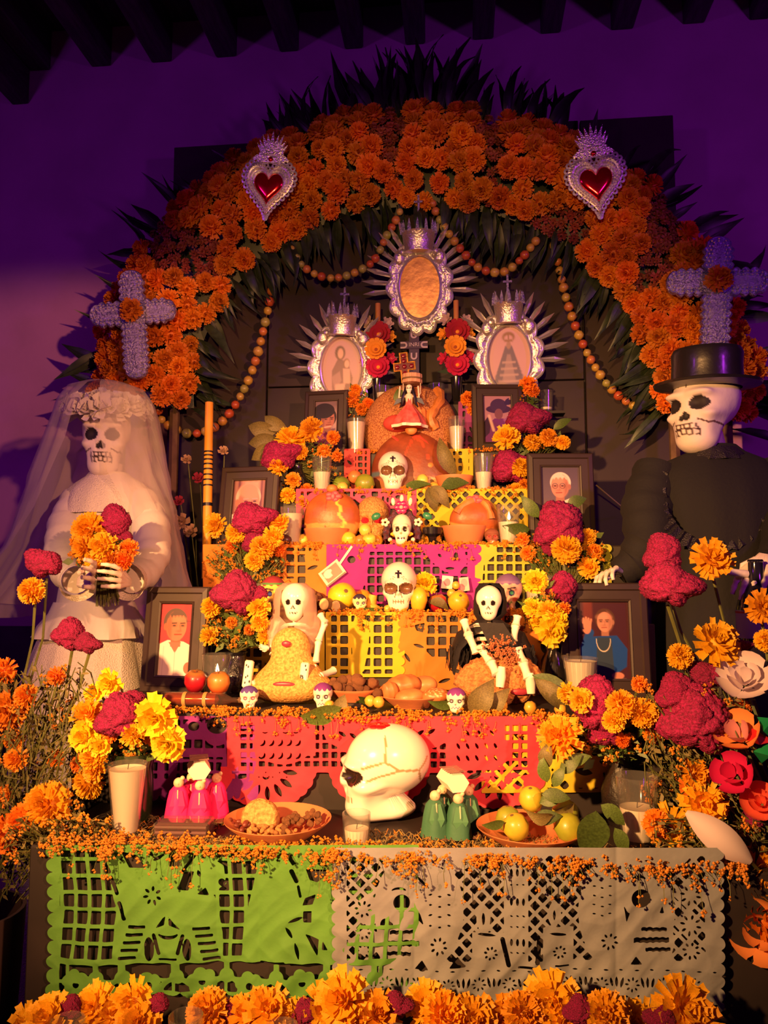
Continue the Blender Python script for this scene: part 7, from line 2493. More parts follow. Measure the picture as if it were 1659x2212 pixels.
u = S(2.08)
seed_block('large mound of golden amaranth with a dark mouth under the veiled skeleton', lambda P: smin(smin(ell(P, (0, 0, 0), (1.12, .62, .42)), ell(P, (.05, .1, .35), (.68, .48, .45)), .25), ell(P, (.0, .14, .95), (.50, .36, .50)), .2), on(624, 2.07, T2), 86 * u,
           [(-.0 * u, -.062, 46 * u, 24 * u, 6 * u, 0), (-2 * u, -.030, 128 * u, 10 * u, 7 * u, 0)])

# hooded one
o = at(1065, 1430, 2.16)
t, u = seat_skel('white toy skeleton in a black hooded cape seated on seeds', o, 2.16, (1056, 1302), 74, -.1)
HOOD = mat('black_satin', (.007, .005, .007), .7, bump=.4, bscale=50)
rows = []
prof = ((1259, 5, .01, 1056), (1260, 22, .03, 1057), (1272, 31, .042, 1058), (1298, 36, .046, 1059), (1325, 36, .045, 1058), (1338, 26, .035, 1056), (1352, 44, .05, 1058), (1368, 74, .06, 1060), (1400, 88, .07, 1062), (1440, 96, .075, 1066))
for j, (cy, hw, dp, cx) in enumerate(prof):
    r = []
    for i in range(46):
        g = (0, 0, .75, .85, .7, .25, .12, .45, .85, 1.05)[j]
        a = -pi / 2 + g + (2 * pi - 2 * g) * i / 45
        p = at(cx + hw * cos(a), cy + (14 * sin(9 * a) * (j == 9)) + 3 * sin(4 * a) * (j > 5), 2.165) - o
        p.y += dp * sin(a) * 1.1
        r.append(p)
    rows.append(r)
MB().add((sum(rows, []), gridF(46, len(rows)))).build('hooded_cape', HOOD, t)
MB().add(prism([((x - 1065) * u, (1430 - y) * u) for x, y in ((1034, 1345), (1085, 1345), (1120, 1400), (1122, 1440), (1090, 1425), (1060, 1400))][::-1], -.075, -.070)).build('cape_front', HOOD, t)
fr = MB()
for k in range(46):
    sd = -1 if k < 23 else 1
    x = (962 + (k % 23) * 2.4) if sd < 0 else (1112 + (k % 23) * 2.0)
    y = 1400 + 8 * sin(k)
    p = at(x, y, 2.13) - o
    fr.add(tube([p, p + Vector((random.uniform(-.006, .006), 0, -.02)), p + Vector((random.uniform(-.01, .01), 0, -.045 - .012 * random.random()))], [.0016, .0014, .0005], 4, False))
f = fr.build('fringe', HOOD, t)
f['kind'] = 'stuff'
mb = MB()
bone(mb, [at(1058, 1425, 2.17) - o, at(1056, 1340, 2.16) - o], [6 * u, 6 * u], 8)
for k in range(4):
    y = 1350 + k * 15
    w = 34 - 3 * k
    bone(mb, [at(1050 - w, y + 6, 2.15) - o, at(1050 - w * .6, y, 2.12) - o, at(1050, y, 2.115) - o, at(1050 + w * .6, y, 2.12) - o, at(1050 + w, y + 6, 2.15) - o], [3 * u, 4.5 * u, 4.5 * u, 4.5 * u, 3 * u], 7)
mb.build('ribcage', BONE, t)
limb('arm', t, [(1002, 1340, 2.11), (1012, 1372, 2.08), (1030, 1412, 2.07)], 9, o, u)
limb('arm', t, [(1118, 1330, 2.13), (1114, 1352, 2.12), (1108, 1385, 2.10)], 9, o, u)
small_hand('hand', t, at(1034, 1400, 2.06) - o, (.5, -.4, .3), (0, 0, 1), u, 1.0)
limb('leg', t, [(1038, 1400, 2.07), (1060, 1430, 2.05), (1074, 1458, 2.03)], 10, o, u)
limb('leg', t, [(1118, 1402, 2.08), (1130, 1432, 2.05), (1142, 1468, 2.03)], 10, o, u)
for px, py, a in ((1082, 1462, .12), (1146, 1476, -.05)):
    mb = MB()
    mb.add(loft([(0, 0, -20 * u, 8 * u, 6 * u), (0, 0, 0, 10 * u, 7 * u), (0, 0, 20 * u, 7 * u, 6 * u)], 12), 0, (.86, .80, .68))
    mb.build('foot', BONE, t, at(px, py, 2.025) - o, (-.1, a, 0))
mb = MB()
for k in range(110): floret(mb, (random.gauss(0, 18) * u, random.gauss(0, 6) * u, random.gauss(0, 12) * u), 3 * u)
o2 = mb.build('seed_plume', mat('amaranth_plume', (.50, .17, .07), .8), None, at(1085, 1404, 2.04), (0, .7, 0))
clean(o2, 'tuft of reddish amaranth seed held on the lap of the hooded skeleton', 'plant')
o2['kind'] = 'stuff'
u = S(2.06)
AM2 = mat('puffed_seed_block', (.62, .27, .08), .85, col2=(.36, .12, .035), vscale=120, bump=1, bscale=110, bdist=.008)
seed_block('rough brown mound of puffed seeds with a smiling red mouth under the hooded skeleton', lambda P: smin(ell(P, (0, 0, 0), (1.2, .42, .55)), ell(P, (.1, .15, .3), (.9, .36, .45)), .25) + .03 * wav(P, 14), on(1080, 2.085, T2), 80 * u, [(40 * u, -.040, 34 * u, 19 * u, 7 * u, 0)], 'puffed_seed_figure', AM2)

# lying bottle, holy card, cut canes
b = thing('amber_bottle', 'amber glass bottle lying on its side below the lower left frame', 'bottle', on(435, 1.985, T2 + 16 * S(1.985)), (0, pi / 2, 0))
u = S(1.985)
MB().add(lathe([(0, -92 * u), (14 * u, -90 * u), (15.5 * u, -84 * u), (15.5 * u, 40 * u), (12 * u, 56 * u), (6 * u, 68 * u), (6 * u, 88 * u), (5 * u, 88 * u), (5 * u, 66 * u), (14 * u, 38 * u), (14 * u, -82 * u), (0, -88 * u)], 28)).build('glass', glass_mat('amber_glass', (.85, .52, .20), .05, .03), b)
MB().add(lathe([(0, -82 * u), (13.2 * u, -80 * u), (13.2 * u, 34 * u), (0, 40 * u)], 24)).build('liquid', mat('amber_liquid', (.42, .17, .04), .25, coat=.3), b)
for z in (-40, 6): MB().add(lathe([(15.7 * u, z * u), (16.4 * u, (z + 2) * u), (16.4 * u, (z + 6) * u), (15.7 * u, (z + 8) * u)], 28, close=False)).build('band', mat('straw_band', (.45, .26, .08), .6), b)
MB().add(lathe([(0, 84 * u), (6.5 * u, 84 * u), (6.5 * u, 96 * u), (0, 96 * u)], 14)).build('cap', BARK, b)


def card_pic(x, y):
    c = np.tile(np.array((.80, .70, .45)), (len(x), 1))
    blend(c, Fb(x, y, .1, .1, .9, .85), (.30, .10, .08))
    blend(c, Fe(x, y, .35, .4, .22, .25), (.75, .65, .5))
    blend(c, Fe(x, y, .65, .55, .2, .25), (.55, .12, .08))
    blend(c, Fb(x, y, 0, .9, 1, 1.1), (.06, .04, .04))
    return c


def card(label, px, py, Y, w, h, ang, pic):
    u = S(Y)
    t = thing('printed_card', label, 'card', at(px, py, Y), (-.2, ang, 0))
    nu = 24
    X, Z = np.meshgrid(np.linspace(0, 1, nu), np.linspace(0, 1, nu))
    A = np.c_[(X.ravel() - .5) * w * u, np.zeros(X.size), (.5 - Z.ravel()) * h * u]
    inst('print', np_mesh('print', A, gridF(nu, nu), PRINT, pic(X.ravel(), Z.ravel())), t, (0, -.0012, 0))
    MB().add(box(-w / 2 * u, -.001, -h / 2 * u, w / 2 * u, .001, h / 2 * u)).build('backing', mat('white_card', (.75, .7, .6), .6), t, smooth=False)
    return t


cc = card('small printed picture card on a stick behind the grapefruit', 718, 1238, 2.51, 52, 38, radians_(-38), card_pic)
MB().add(box(-.004, .001, 0, .004, .003, 52 * S(2.5))).build('stick', mat('white_card'), cc, (20 * S(2.5), 0, 5 * S(2.5)), (0, radians_(72), 0), smooth=False)
card('tiny white printed card beside the cluster of crab apples', 966, 1258, 2.50, 24, 28, radians_(6), lambda x, y: (lambda c: (blend(c, Fe(x, y, .5, .5, .3, .3), (.5, .2, .25)), c)[1])(np.tile(np.array((.82, .75, .66)), (len(x), 1))))
card('tiny pink flowered card right of the crab apple cluster', 1003, 1262, 2.50, 20, 30, radians_(-6), lambda x, y: (lambda c: (blend(c, Fe(x, y, .5, .4, .35, .3), (.7, .3, .3)), c)[1])(np.tile(np.array((.70, .45, .40)), (len(x), 1))))
for px, py, lb in ((700, 1307, 'left'), (725, 1312, 'right')):
    Y = 2.375
    u = S(Y)
    t = thing('cut_cane', 'short cut sugar cane end beside the grapefruit, the %s one' % lb, 'sugar cane', at(px, py, Y) + Vector((0, 0, .003)), (pi / 2 - .05, 0, -.5))
    MB().add(tube([(0, 0, -52 * u), (0, 0, 0)], 14 * u, 18)).build('rind', mat('cane_rind', (.20, .10, .04), .5, var=.4, vscale=15), t)
    MB().add(lathe([(0, 0), (12.5 * u, 0), (12 * u, 1.2 * u), (0, 1.6 * u)], 18)).build('cut_face', mat('cane_flesh', (.85, .66, .28), .6), t)
bloom('y', 918, 1262, 2.43, 50, 'open yellow flower tucked between the middle skull and the red apple', 'loose flowers on the altar', None, (0, -1, .3), stem=False)
o = MB().add(tube([at(806, 1285, 2.42), at(800, 1310, 2.42), at(815, 1318, 2.40)], [.014, .02, .014], 10)).build('ginger_root', mat('ginger', (.80, .42, .06), .6, bump=.8, bscale=60))
clean(o, 'knobbly yellow root between the grapefruit and the middle skull', 'root')

# ---------------------------------------------------------------- paper pall bearers with a coffin
def bearers(label, px, Y, colr, colname, mats2):
    u = S(Y)
    t = thing('paper_bearers', label, 'toy figures', on(px, Y, T1), (0, 0, .25))
    MB().add(box(-58 * u, -38 * u, 0, 58 * u, 38 * u, 4 * u, .001)).build('card_base', mat('brown_card', (.16, .06, .04), .8), t, smooth=False)
    HM = mat('chickpea_head', (.80, .55, .36), .55, var=.2, vscale=90)
    for k, (x, y, h) in enumerate(((-38, -12, 74), (8, -26, 70), (-14, 22, 76), (40, 14, 74))):
        rb = MB()
        rb.add(lathe([(27 * u, 0), (24 * u, h * .3 * u), (21 * u, h * .6 * u), (17 * u, h * .85 * u), (8 * u, h * u), (0, h * 1.02 * u)], 22, (x * u, y * u, 4 * u), wob=lambda a, z: 1 + .13 * abs(sin(2.5 * a + k)) + .03 * sin(17 * a)))
        rb.build('robe', mats2[0], t)
        fv = MB()
        fv.add(([(x * u, (y - 23) * u, 8 * u), ((x + 16) * u, (y - 24) * u, h * .55 * u), ((x + 9) * u, (y - 17) * u, h * .95 * u), ((x - 9) * u, (y - 17) * u, h * .95 * u), ((x - 16) * u, (y - 24) * u, h * .55 * u)], [(0, 1, 2, 3, 4)]))
        fv.build('front_panel', mats2[1], t, smooth=False)
        MB().add(ball((x * u, (y - 4) * u, (h + 10) * u), (11 * u, 10 * u, 11 * u), 14, 10)).add(ball((x * u, (y - 13) * u, (h + 10) * u), (2.4 * u, 3 * u, 2.6 * u), 6, 4)).add(ball(((x + 8) * u, (y - 6) * u, (h + 20) * u), 5 * u, 8, 6)).build('head', HM, t)
        MB().add(tube([(x * u, (y - 22) * u, h * .55 * u), (x * u, (y - 20) * u, h * .75 * u), (x * u, (y - 18) * u, h * .98 * u)], [1.6 * u] * 3, 5)).build('cord', HM, t)
    hx = [(24 * cos(a) * u, 24 * sin(a) * u * .85) for a in [pi / 3 * i for i in range(6)]]
    MB().add(prism(hx, -38 * u, 30 * u)).build('coffin', mat('white_paper', (.86, .80, .62), .6), t, (2 * u, 0, 112 * u), (0, 0, .12), smooth=False)
    wv = MB()
    for k in range(6): wv.add(box(-20 * u, (-30 + k * 10) * u, 20.6 * u, 20 * u, (-26 + k * 10) * u, 21.6 * u))
    w = wv.build('coffin_stripes', mat('grey_thread', (.28, .14, .12), .7), t, (2 * u, 0, 112 * u), (0, 0, .12), smooth=False)
    w['kind'] = 'stuff'
    return t


bearers('four little figures in hot pink paper robes carrying a white coffin', 425, 1.80, None, 'pink', (mat('hot_pink_paper', (.85, .012, .22), .7, bump=.5, bscale=30), mat('pink_paper_dark', (.72, .008, .17), .7)))
bearers('four little figures in dark green paper robes carrying a white coffin', 975, 1.76, None, 'green', (mat('green_paper', (.035, .14, .075), .7, bump=.5, bscale=30), mat('green_paper_light', (.06, .21, .10), .7)))

# packet of dark sticks in clear wrap
t = thing('incense_packet', 'packet of dark brown incense sticks in clear wrap at the front left', 'packet', on(400, 1.675, T1), (0, 0, .06))
u = S(1.675)
for i in range(6):
    for j in range(3):
        MB().add(tube([(-58 * u, (i - 2.5) * 9 * u, (7 + 11 * j) * u), (52 * u, (i - 2.5) * 9 * u, (7 + 11 * j) * u)], 5.3 * u, 7)).build('stick', mat('incense', (.12, .04, .045), .6, rnd=.3), t)
MB().add(box(-62 * u, -28 * u, 1 * u, 58 * u, 28 * u, 40 * u, 4 * u)).build('clear_wrap', glass_mat('clear_film', (.92, .86, .84), .10, .03), t)

# ---------------------------------------------------------------- paper flowers at the right
def cup(px, py, Y, sz, label, name, petals_, m, n, tilt, open_=.9, tall=1.0):
    u = S(Y) * sz / 2
    t = thing(name, label, 'paper flower', at(px, py, Y), Vector(n).to_track_quat('Z', 'Y').to_euler(), 'paper flowers at the right')
    for L, cnt, rr, op in petals_:
        for i in range(cnt):
            a = 2 * pi * i / cnt + L * .6
            rows = []
            for j in range(7):
                v = j / 6
                r = rr * (.15 + op * sin(v * 1.9) * .75 + (v ** 3) * .25 * op)
                z = tall * (v * 1.0 - .35)
                w = .95 * sin(min(1, .25 + v) * pi * .72) * (2.4 / cnt + .25)
                rows.append([Vector((r * cos(a + w * s) * u, r * sin(a + w * s) * u, (z - .10 * s * s * v * (1 + .4 * v)) * u)) for s in (-1, -.5, 0, .5, 1)])
            MB().add((sum(rows, []), gridF(5, 7))).build('petal', m[L % len(m)], t)
    q = RP + Vector((0, 0, .7)) - Vector(t.location)
    iq = Vector(n).to_track_quat('Z', 'Y').inverted()
    MB().add(tube([Vector((0, 0, -.3 * u)), iq @ (q * .3) + Vector((0, 0, -.3 * u)), iq @ q], .003, 5)).build('stem', mat('paper_wire', (.10, .14, .06), .7), t)
    return t


WP, OP, PP, CP = mat('white_petal_paper', (.72, .60, .66), .7, transl=.25), mat('orange_petal_paper', (.85, .30, .08), .7, transl=.25), mat('magenta_petal_paper', (.62, .012, .12), .6, transl=.2), mat('coral_petal_paper', (.80, .12, .07), .7, transl=.2)
cup(1608, 1470, 1.74, 92, 'white paper rose at the right edge catching violet light', 'paper_rose', ((0, 5, 1.05, 1.0), (1, 4, .75, .8), (2, 3, .45, .7)), [WP], (-.3, -.75, .55), 0)
cup(1598, 1590, 1.72, 96, 'orange and mauve folded paper flower below the white rose', 'paper_tulip', ((0, 4, .95, .9), (1, 3, .6, .7)), [OP, mat('mauve_petal_paper', (.70, .28, .30), .7, transl=.2)], (-.45, -.6, .65), 0)
cup(1588, 1675, 1.70, 88, 'magenta paper tulip low at the right edge', 'paper_tulip', ((0, 4, 1.0, .85), (1, 3, .7, .6)), [PP], (-.5, -.7, .4), 0)
cup(1645, 1735, 1.70, 70, 'coral paper carnation at the far right edge', 'paper_carnation', ((0, 7, 1.0, 1.0), (1, 6, .7, .8), (2, 5, .4, .7)), [CP], (-.4, -.8, .5), 0)
cup(1648, 2010, 1.60, 100, 'large orange paper flower at the lower right edge', 'paper_flower', ((0, 5, 1.1, 1.0), (1, 4, .7, .8)), [OP], (-.5, -.8, .2), 0)
# the rolled white lily
Y = 1.62
lily = thing('paper_lily', 'long white paper lily bud lying over the right end of the lowest shelf', 'paper flower', at(1550, 1800, Y), (0, 0, 0), 'paper flowers at the right')
o = Vector(lily.location)
ax0, ax1 = at(1482, 1754, Y) - o, at(1622, 1862, Y - .03) - o
for k, (w0, tw) in enumerate(((30, .3), (34, 1.5), (26, 2.6))):
    rows = []
    d = (ax1 - ax0).normalized()
    s = d.cross(Vector((0, 1, 0))).normalized()
    b = d.cross(s)
    for j in range(12):
        v = j / 11
        w = w0 * S(Y) * sin(pi * min(1, v * .93 + .03)) ** .8
        rows.append([ax0.lerp(ax1, v) + (s * cos(tw + th) + b * sin(tw + th)) * w for th in (-1.1, -.55, 0, .55, 1.1)])
    MB().add((sum(rows, []), gridF(5, 12))).build('petal', WP, lily)
MB().add(tube([ax1, at(1640, 1880, Y) - o, RP + Vector((0, 0, .7)) - o], .004, 5)).build('stem', STEM, lily)
# foil pinwheel
Y = 1.70
pw = thing('foil_pinwheel', 'shiny green and red foil pinwheel at the right edge', 'pinwheel', at(1672, 1600, Y), (0, 0, -.3))
u = S(Y)
for k in range(6):
    a = k * pi / 3 + .5
    d, s = Vector((cos(a), 0, sin(a))), Vector((-sin(a), 0, cos(a)))
    V = [Vector((0, -.004, 0)), d * 46 * u + Vector((0, -.012, 0)), d * 44 * u + s * 30 * u + Vector((0, .004, 0)), d * 20 * u + s * 20 * u + Vector((0, -.02, 0))]
    MB().add((V, [(0, 1, 3), (1, 2, 3), (2, 0, 3)])).build('vane', mat('green_foil', (.02, .45, .16), .25, metal=.7) if k % 2 else mat('red_foil', (.7, .03, .04), .3, metal=.5), pw, smooth=False)
MB().add(tube([(0, .01, 0), (-.03, .02, -.6)], .003, 6)).build('stick', mat('white_wire'), pw)
MB().add(ball((0, -.014, 0), .006, 8, 6)).build('pin', TINSMOOTH, pw)
# ---------------------------------------------------------------- life-size skeleton figures
def mannequin_sdf(P):
    A = np.c_[np.abs(P[:, 0]), P[:, 1], P[:, 2]]
    d = ell(A, (0, .05, .17), (.35, .43, .40))
    d = smin(d, ell(A, (0, -.14, -.12), (.29, .28, .38)), .12)
    d = smin(d, ell(A, (0, -.18, -.42), (.20, .22, .15)), .10)
    d = smin(d, ell(A, (.22, -.22, -.13), (.09, .15, .06)), .06)
    d = smin(d, ell(A, (.14, -.34, .13), (.14, .10, .045)), .07)
    d = smin(d, ell(A, (0, -.40, -.28), (.12, .06, .10)), .06)
    d = smax(d, -ell(A, (.15, -.49, .0), (.105, .14, .085)), .03)
    d = smax(d, -ell(A, (.03, -.49, -.15), (.035, .10, .07)), .02)
    d = smax(d, -ell(A, (.34, -.12, -.28), (.10, .20, .14)), .08)
    return d


MV, MF, _ = star(mannequin_sdf, 128, 104, .8, (0, -.03, -.04))


def mann_paint(P):
    c = np.tile(np.array((.80, .70, .66)), (len(P), 1))
    fr = P[:, 1] < -.1
    c[(in_e(P, (.15, -.45, .0), (.10, .5, .088)) < 1) & fr] = (.018, .012, .014)
    c[(in_e(P, (.03, -.45, -.17), (.042, .5, .045)) < 1) & fr] = (.018, .012, .014)
    c[(in_e(P, (.0, -.45, -.135), (.030, .5, .05)) < 1) & fr] = (.018, .012, .014)
    x, z = P[:, 0], P[:, 2]
    for row, z0 in enumerate((-.285, -.350)):
        for k in range(5):
            x0 = -.112 + .056 * k + .01 * row
            q = np.maximum(np.abs(x - x0) / .026, np.abs(z - z0) / .030)
            c[(q > .78) & (q < 1.22) & fr] = (.05, .02, .02)
    for s in (-1, 1):
        c[line2(P, s * .15, -.20, s * .22, -.235, .010) & fr] = (.10, .05, .05)
        c[line2(P, s * .22, -.235, s * .29, -.19, .008)] = (.16, .08, .08)
        for j in range(4): c[line2(P, s * (.12 + .008 * (j % 2)), .36 - .03 * j, s * (.128 - .008 * (j % 2)), .335 - .03 * j, .006) & fr] = (.08, .04, .05)
    for j in range(5): c[line2(P, .0 + .01 * (j % 2), .37 - .035 * j, .01 - .01 * (j % 2), .335 - .035 * j, .006) & fr] = (.08, .04, .05)
    return c


def figure_head(name, h, par, loc, rz, rx=0, asp=(1, 1, 1)):
    Q = MV * np.array(asp)
    Q = Q * (h / (Q[:, 2].max() - Q[:, 2].min()))
    return inst(name, np_mesh(name, Q, MF, CHALK, mann_paint(MV)), par, loc, (rx, 0, rz))


def bone_hand(name, parent, wrist, knuck, sidev, ln, curl, thumb_out=.6, spread=.10):
    """A skeletal hand: palm from wrist to knuckles, four unequal fingers bent at two joints, thumb from the side."""
    d = (knuck - wrist)
    pl = d.length
    d.normalize()
    side = (Vector(sidev) - d * d.dot(Vector(sidev))).normalized()
    nrm = side.cross(d).normalized()
    mb = MB()

    def bn(pts, rad, n=9):
        V, F = tube(pts, rad, n)
        o = len(mb.v)
        mb.add((V, F))
        mb.hascol = True
        for i in range(len(V)): mb.c[o + i] = (.80, .70, .63) if (i // n) % 3 else (.62, .50, .46)
    for k in range(4):
        b = wrist + side * (k - 1.5) * ln * .12
        e = knuck + side * (k - 1.5) * ln * .23
        bn([wrist + side * (k - 1.5) * ln * .06 - d * pl * .15, b + d * pl * .3, e], [ln * .11, ln * .105, ln * .115])
        l = ln * (.86, 1.0, .95, .75)[k]
        dd = (d + side * (k - 1.5) * spread).normalized()
        p = e
        ang = 0
        pts, rad = [e], [ln * .115]
        for j, f in enumerate((.45, .30, .25)):
            ang += curl[j]
            q = dd * cos(ang) + nrm * sin(ang)
            pts += [p + q * l * f * .5, p + q * l * f]
            rad += [ln * (.085 - .008 * j), ln * (.10 - .014 * j)]
            p = p + q * l * f
        bn(pts, rad)
    t0 = wrist - side * ln * .16 + d * pl * .15
    t1 = t0 - side * ln * .30 * thumb_out + d * ln * .28 + nrm * ln * .10
    t2 = t1 + d * ln * .26 + nrm * ln * .14 + side * ln * .06
    t3 = t2 + d * ln * .18 + nrm * ln * .10 + side * ln * .10
    bn([t0, t1, t2, t3], [ln * .12, ln * .11, ln * .10, ln * .07])
    return mb.build(name, CHALK, parent)


def rings(o, Y, lst):
    """Loft rings traced as (centre px, py, half width px, half depth m, y offset)."""
    out = []
    for cx, cy, hw, dp, dy in lst:
        p = at(cx, cy, Y) - o
        out.append((p.x, p.y + dy, p.z, hw * S(Y), dp))
    return out


# ---- the bride
BY = 2.44
clean(MB().add(box(-1.34, 2.24, 0, -.86, 2.62, .32, .01)).build('plinth', STEPM, smooth=False), 'dark plinth the skeleton bride stands on', 'plinth')
o = on(215, BY, .32)
br_ = thing('skeleton_bride', 'life-size skeleton bride in white lace gown and long tulle veil, left of the altar', 'mannequin', o)
u = S(BY)
hc = at(229, 947, BY) - o
figure_head('skull', 186 * u, br_, hc, .27, 0, (.98, .92, 1.06))
MB().add(loft(rings(o, BY, [(226, 1062, 34, .045, .01), (228, 1030, 30, .04, .015), (229, 1000, 28, .04, .03)]), 16)).build('neck', CHALKW := mat('papier_mache', (.78, .68, .62), .75, bump=.4, bscale=40), br_)
MB().add(loft(rings(o, BY, [(200, 1345, 92, .11, 0), (206, 1300, 84, .10, 0), (216, 1240, 84, .10, 0), (226, 1160, 92, .11, 0), (232, 1100, 98, .10, 0), (236, 1066, 96, .085, 0), (236, 1046, 78, .07, 0), (234, 1034, 52, .05, 0)]), 44,
              lambda a, t: 1 + .018 * sin(16 * a) * (t < .7))).build('bodice', CLOTHW, br_)
yk = MB()
yk.add(loft(rings(o, BY, [(232, 1112, 100, .118, 0), (233, 1085, 102, .108, 0), (235, 1060, 96, .092, 0), (236, 1044, 76, .076, 0), (235, 1030, 52, .056, 0), (234, 1022, 44, .05, 0)]), 40, lambda a, t: 1 + .05 * sin(14 * a) * (1 - t), False))
yk.build('lace_collar', LACEW, br_)
MB().add(loft(rings(o, BY, [(200, 2100, 190, .26, 0), (198, 1800, 178, .24, 0), (196, 1560, 158, .21, 0), (196, 1460, 142, .19, 0), (200, 1385, 118, .15, 0), (202, 1340, 96, .115, 0)]), 72,
              lambda a, t: 1 + (.045 * sin(11 * a + 2 * t) + .02 * sin(27 * a)) * (1 - .6 * t))).build('skirt', LACEW, br_)
ov = MB()
ov.add(loft(rings(o, BY, [(204, 1374, 122, .17, -.01), (204, 1352, 116, .155, -.008), (204, 1325, 98, .125, -.004), (204, 1300, 88, .11, 0)]), 64, lambda a, t: 1 + .07 * sin(13 * a + 3 * t) * (1 - t), False))
ov.build('peplum', CLOTHW, br_)
for pts, rad in (([(168, 1074, 2.43), (146, 1130, 2.38), (134, 1190, 2.28), (142, 1236, 2.20), (166, 1254, 2.12)], (.050, .060, .055, .048, .038)), ([(304, 1078, 2.43), (326, 1135, 2.38), (330, 1195, 2.28), (310, 1238, 2.20), (282, 1252, 2.12)], (.050, .060, .056, .050, .040))):
    W = [at(*p) - o for p in pts]
    sm, rd = [], []
    for i in range(len(W) - 1):
        for k in range(6):
            t = k / 6
            sm.append(W[i].lerp(W[i + 1], t))
            rd.append((rad[i] + (rad[i + 1] - rad[i]) * t) * (1 + .04 * sin(i * 6 + k * 2.2)))
    MB().add(tube(sm + [W[-1]], rd + [rad[-1]], 20)).build('sleeve', CLOTHW, br_)
    c_ = MB()
    d = (W[-1] - W[-2]).normalized()
    c_.add(tube([W[-1] - d * .012, W[-1] + d * .006, W[-1] + d * .026], [.046, .05, .056], 20, False))
    c_.build('lace_cuff', LACEW, br_)
bone_hand('hand', br_, at(176, 1256, 2.08) - o, at(200, 1246, 2.00) - o, (0, -.15, -1), .082, (.25, .5, .5), .5)
bone_hand('hand', br_, at(276, 1256, 2.08) - o, at(258, 1248, 2.02) - o, (0, -.15, -1), .070, (.35, .6, .5), .5)
# wreath of cloth roses
wr = [pompom(61, (3, 5, 7, 6), (.24, .42), .16, .36, 1.7, notch=-.06, jit=.2).mesh('wreath_rose', CLOTHW, True, None), pompom(62, (3, 5, 6), (.26, .46), .14, .40, 1.6, notch=-.06, jit=.25).mesh('wreath_rose_b', CLOTHW, True, None)]
for k in range(13):
    a = -pi / 2 + (k - 6) * .36
    p = at(232 + 68 * cos(a), 893 + 9 * cos((k - 6) * .5) - 4 * (k % 2), BY) - o
    p.y += .11 * sin(a)
    inst('cloth_rose', wr[k % 2], br_, p, face((cos(a), sin(a), .35), k * 1.3), 60 * u)
for k in range(7):
    p = at(170 + 20 * k, 868 + 5 * ((k + 1) % 2) + 3 * abs(k - 3), BY) - o
    p.y -= .045
    inst('cloth_rose', wr[(k + 1) % 2], br_, p, face((.1 * (k - 3), -.6, .8), k), 52 * u)
# veil
TULLE = mat('tulle', (.86, .76, .76), .8, transl=.45, alpha=.42)
n = 84
prof = [(828, 6, .01, 232), (830, 46, .07, 230), (842, 78, .11, 230), (868, 96, .135, 230), (905, 106, .145, 229), (960, 122, .15, 224), (1030, 142, .155, 216), (1100, 160, .16, 212), (1180, 182, .17, 204), (1262, 206, .18, 198), (1330, 214, .19, 186)]
rows = []
for j, (cy, hw, dp, cx) in enumerate(prof):
    r = []
    g0 = (0, 0, .02, .04, .06, .10, .25, .55, .80, .95, 1.05)[j]
    for i in range(n):
        t = i / (n - 1)
        a = -pi / 2 + .22 + g0 * .8 + (2 * pi - .44 * min(1, j / 3) - g0 * 1.6) * t
        if j < 2: a = -pi / 2 + .22 + 2 * pi * t
        k = 1 + (.035 * sin(13 * a + .4 * j) + .02 * sin(23 * a + j)) * min(1, j / 4)
        ex = (1.16 if cos(a) < -.3 and j > 8 else 1)
        p = at(cx + hw * k * ex * cos(a), cy + 8 * sin(3 * a) * (j > 8) + (-16 * (cos(a) > .3) * (j == 10)), BY) - o
        p.y += dp * k * sin(a)
        r.append(p)
    rows.append(r)
MB().add((sum(rows, []), gridF(n, len(rows)))).build('veil', TULLE, br_, sharp=None)
# second layer trailing to the left
rows = []
for j in range(9):
    v = j / 8
    r = []
    for i in range(22):
        t = i / 21
        x = (150 - 190 * v ** 1.5) * (1 - t) + (215 - 60 * v) * t
        y = 950 + 345 * v + 26 * t * v
        p = at(x, y, BY + .10) - o
        p.y += .05 * sin(9 * t + 2 * v) * v + .06 * t
        r.append(p)
    rows.append(r)
MB().add((sum(rows, []), gridF(22, 9))).build('veil', TULLE, br_, sharp=None)

# what she holds
vp = at(232, 1300, 2.06)
bouquet('bouquet held by the skeleton bride', 2.06, vp, [('m', 196, 1146, 84, .0), ('m', 185, 1185, 62, -.03), ('m', 222, 1180, 66, -.04), ('c', 250, 1130, 92, .02), ('m', 205, 1210, 48, -.03), ('o', 278, 1185, 44, -.01), ('o', 268, 1212, 48, -.03), ('o', 240, 1205, 40, -.04), ('c', 268, 1162, 44, .02), ('o', 168, 1170, 36, 0)], 'flowers held by the bride')
greenery('greenery and tiny flowers of the bouquet held by the skeleton bride', 222, 1202, 2.06, 66, 34, at(225, 1262, 2.08), 90, 41, .7, 8)
mb = MB()
random.seed(8)
for k in range(60):
    x = random.uniform(-26, 26)
    mb.add(tube([at(228 + x * .7, 1255, 2.075), at(192 + 40 + x, 1285 + random.uniform(0, 26), 2.06 + random.uniform(-.02, .03))], [.0022, .0015], 4, False))
clean(mb.build('stem_bundle', STEM), 'cut stem ends below the hands of the skeleton bride', 'stems', None, 'stuff')

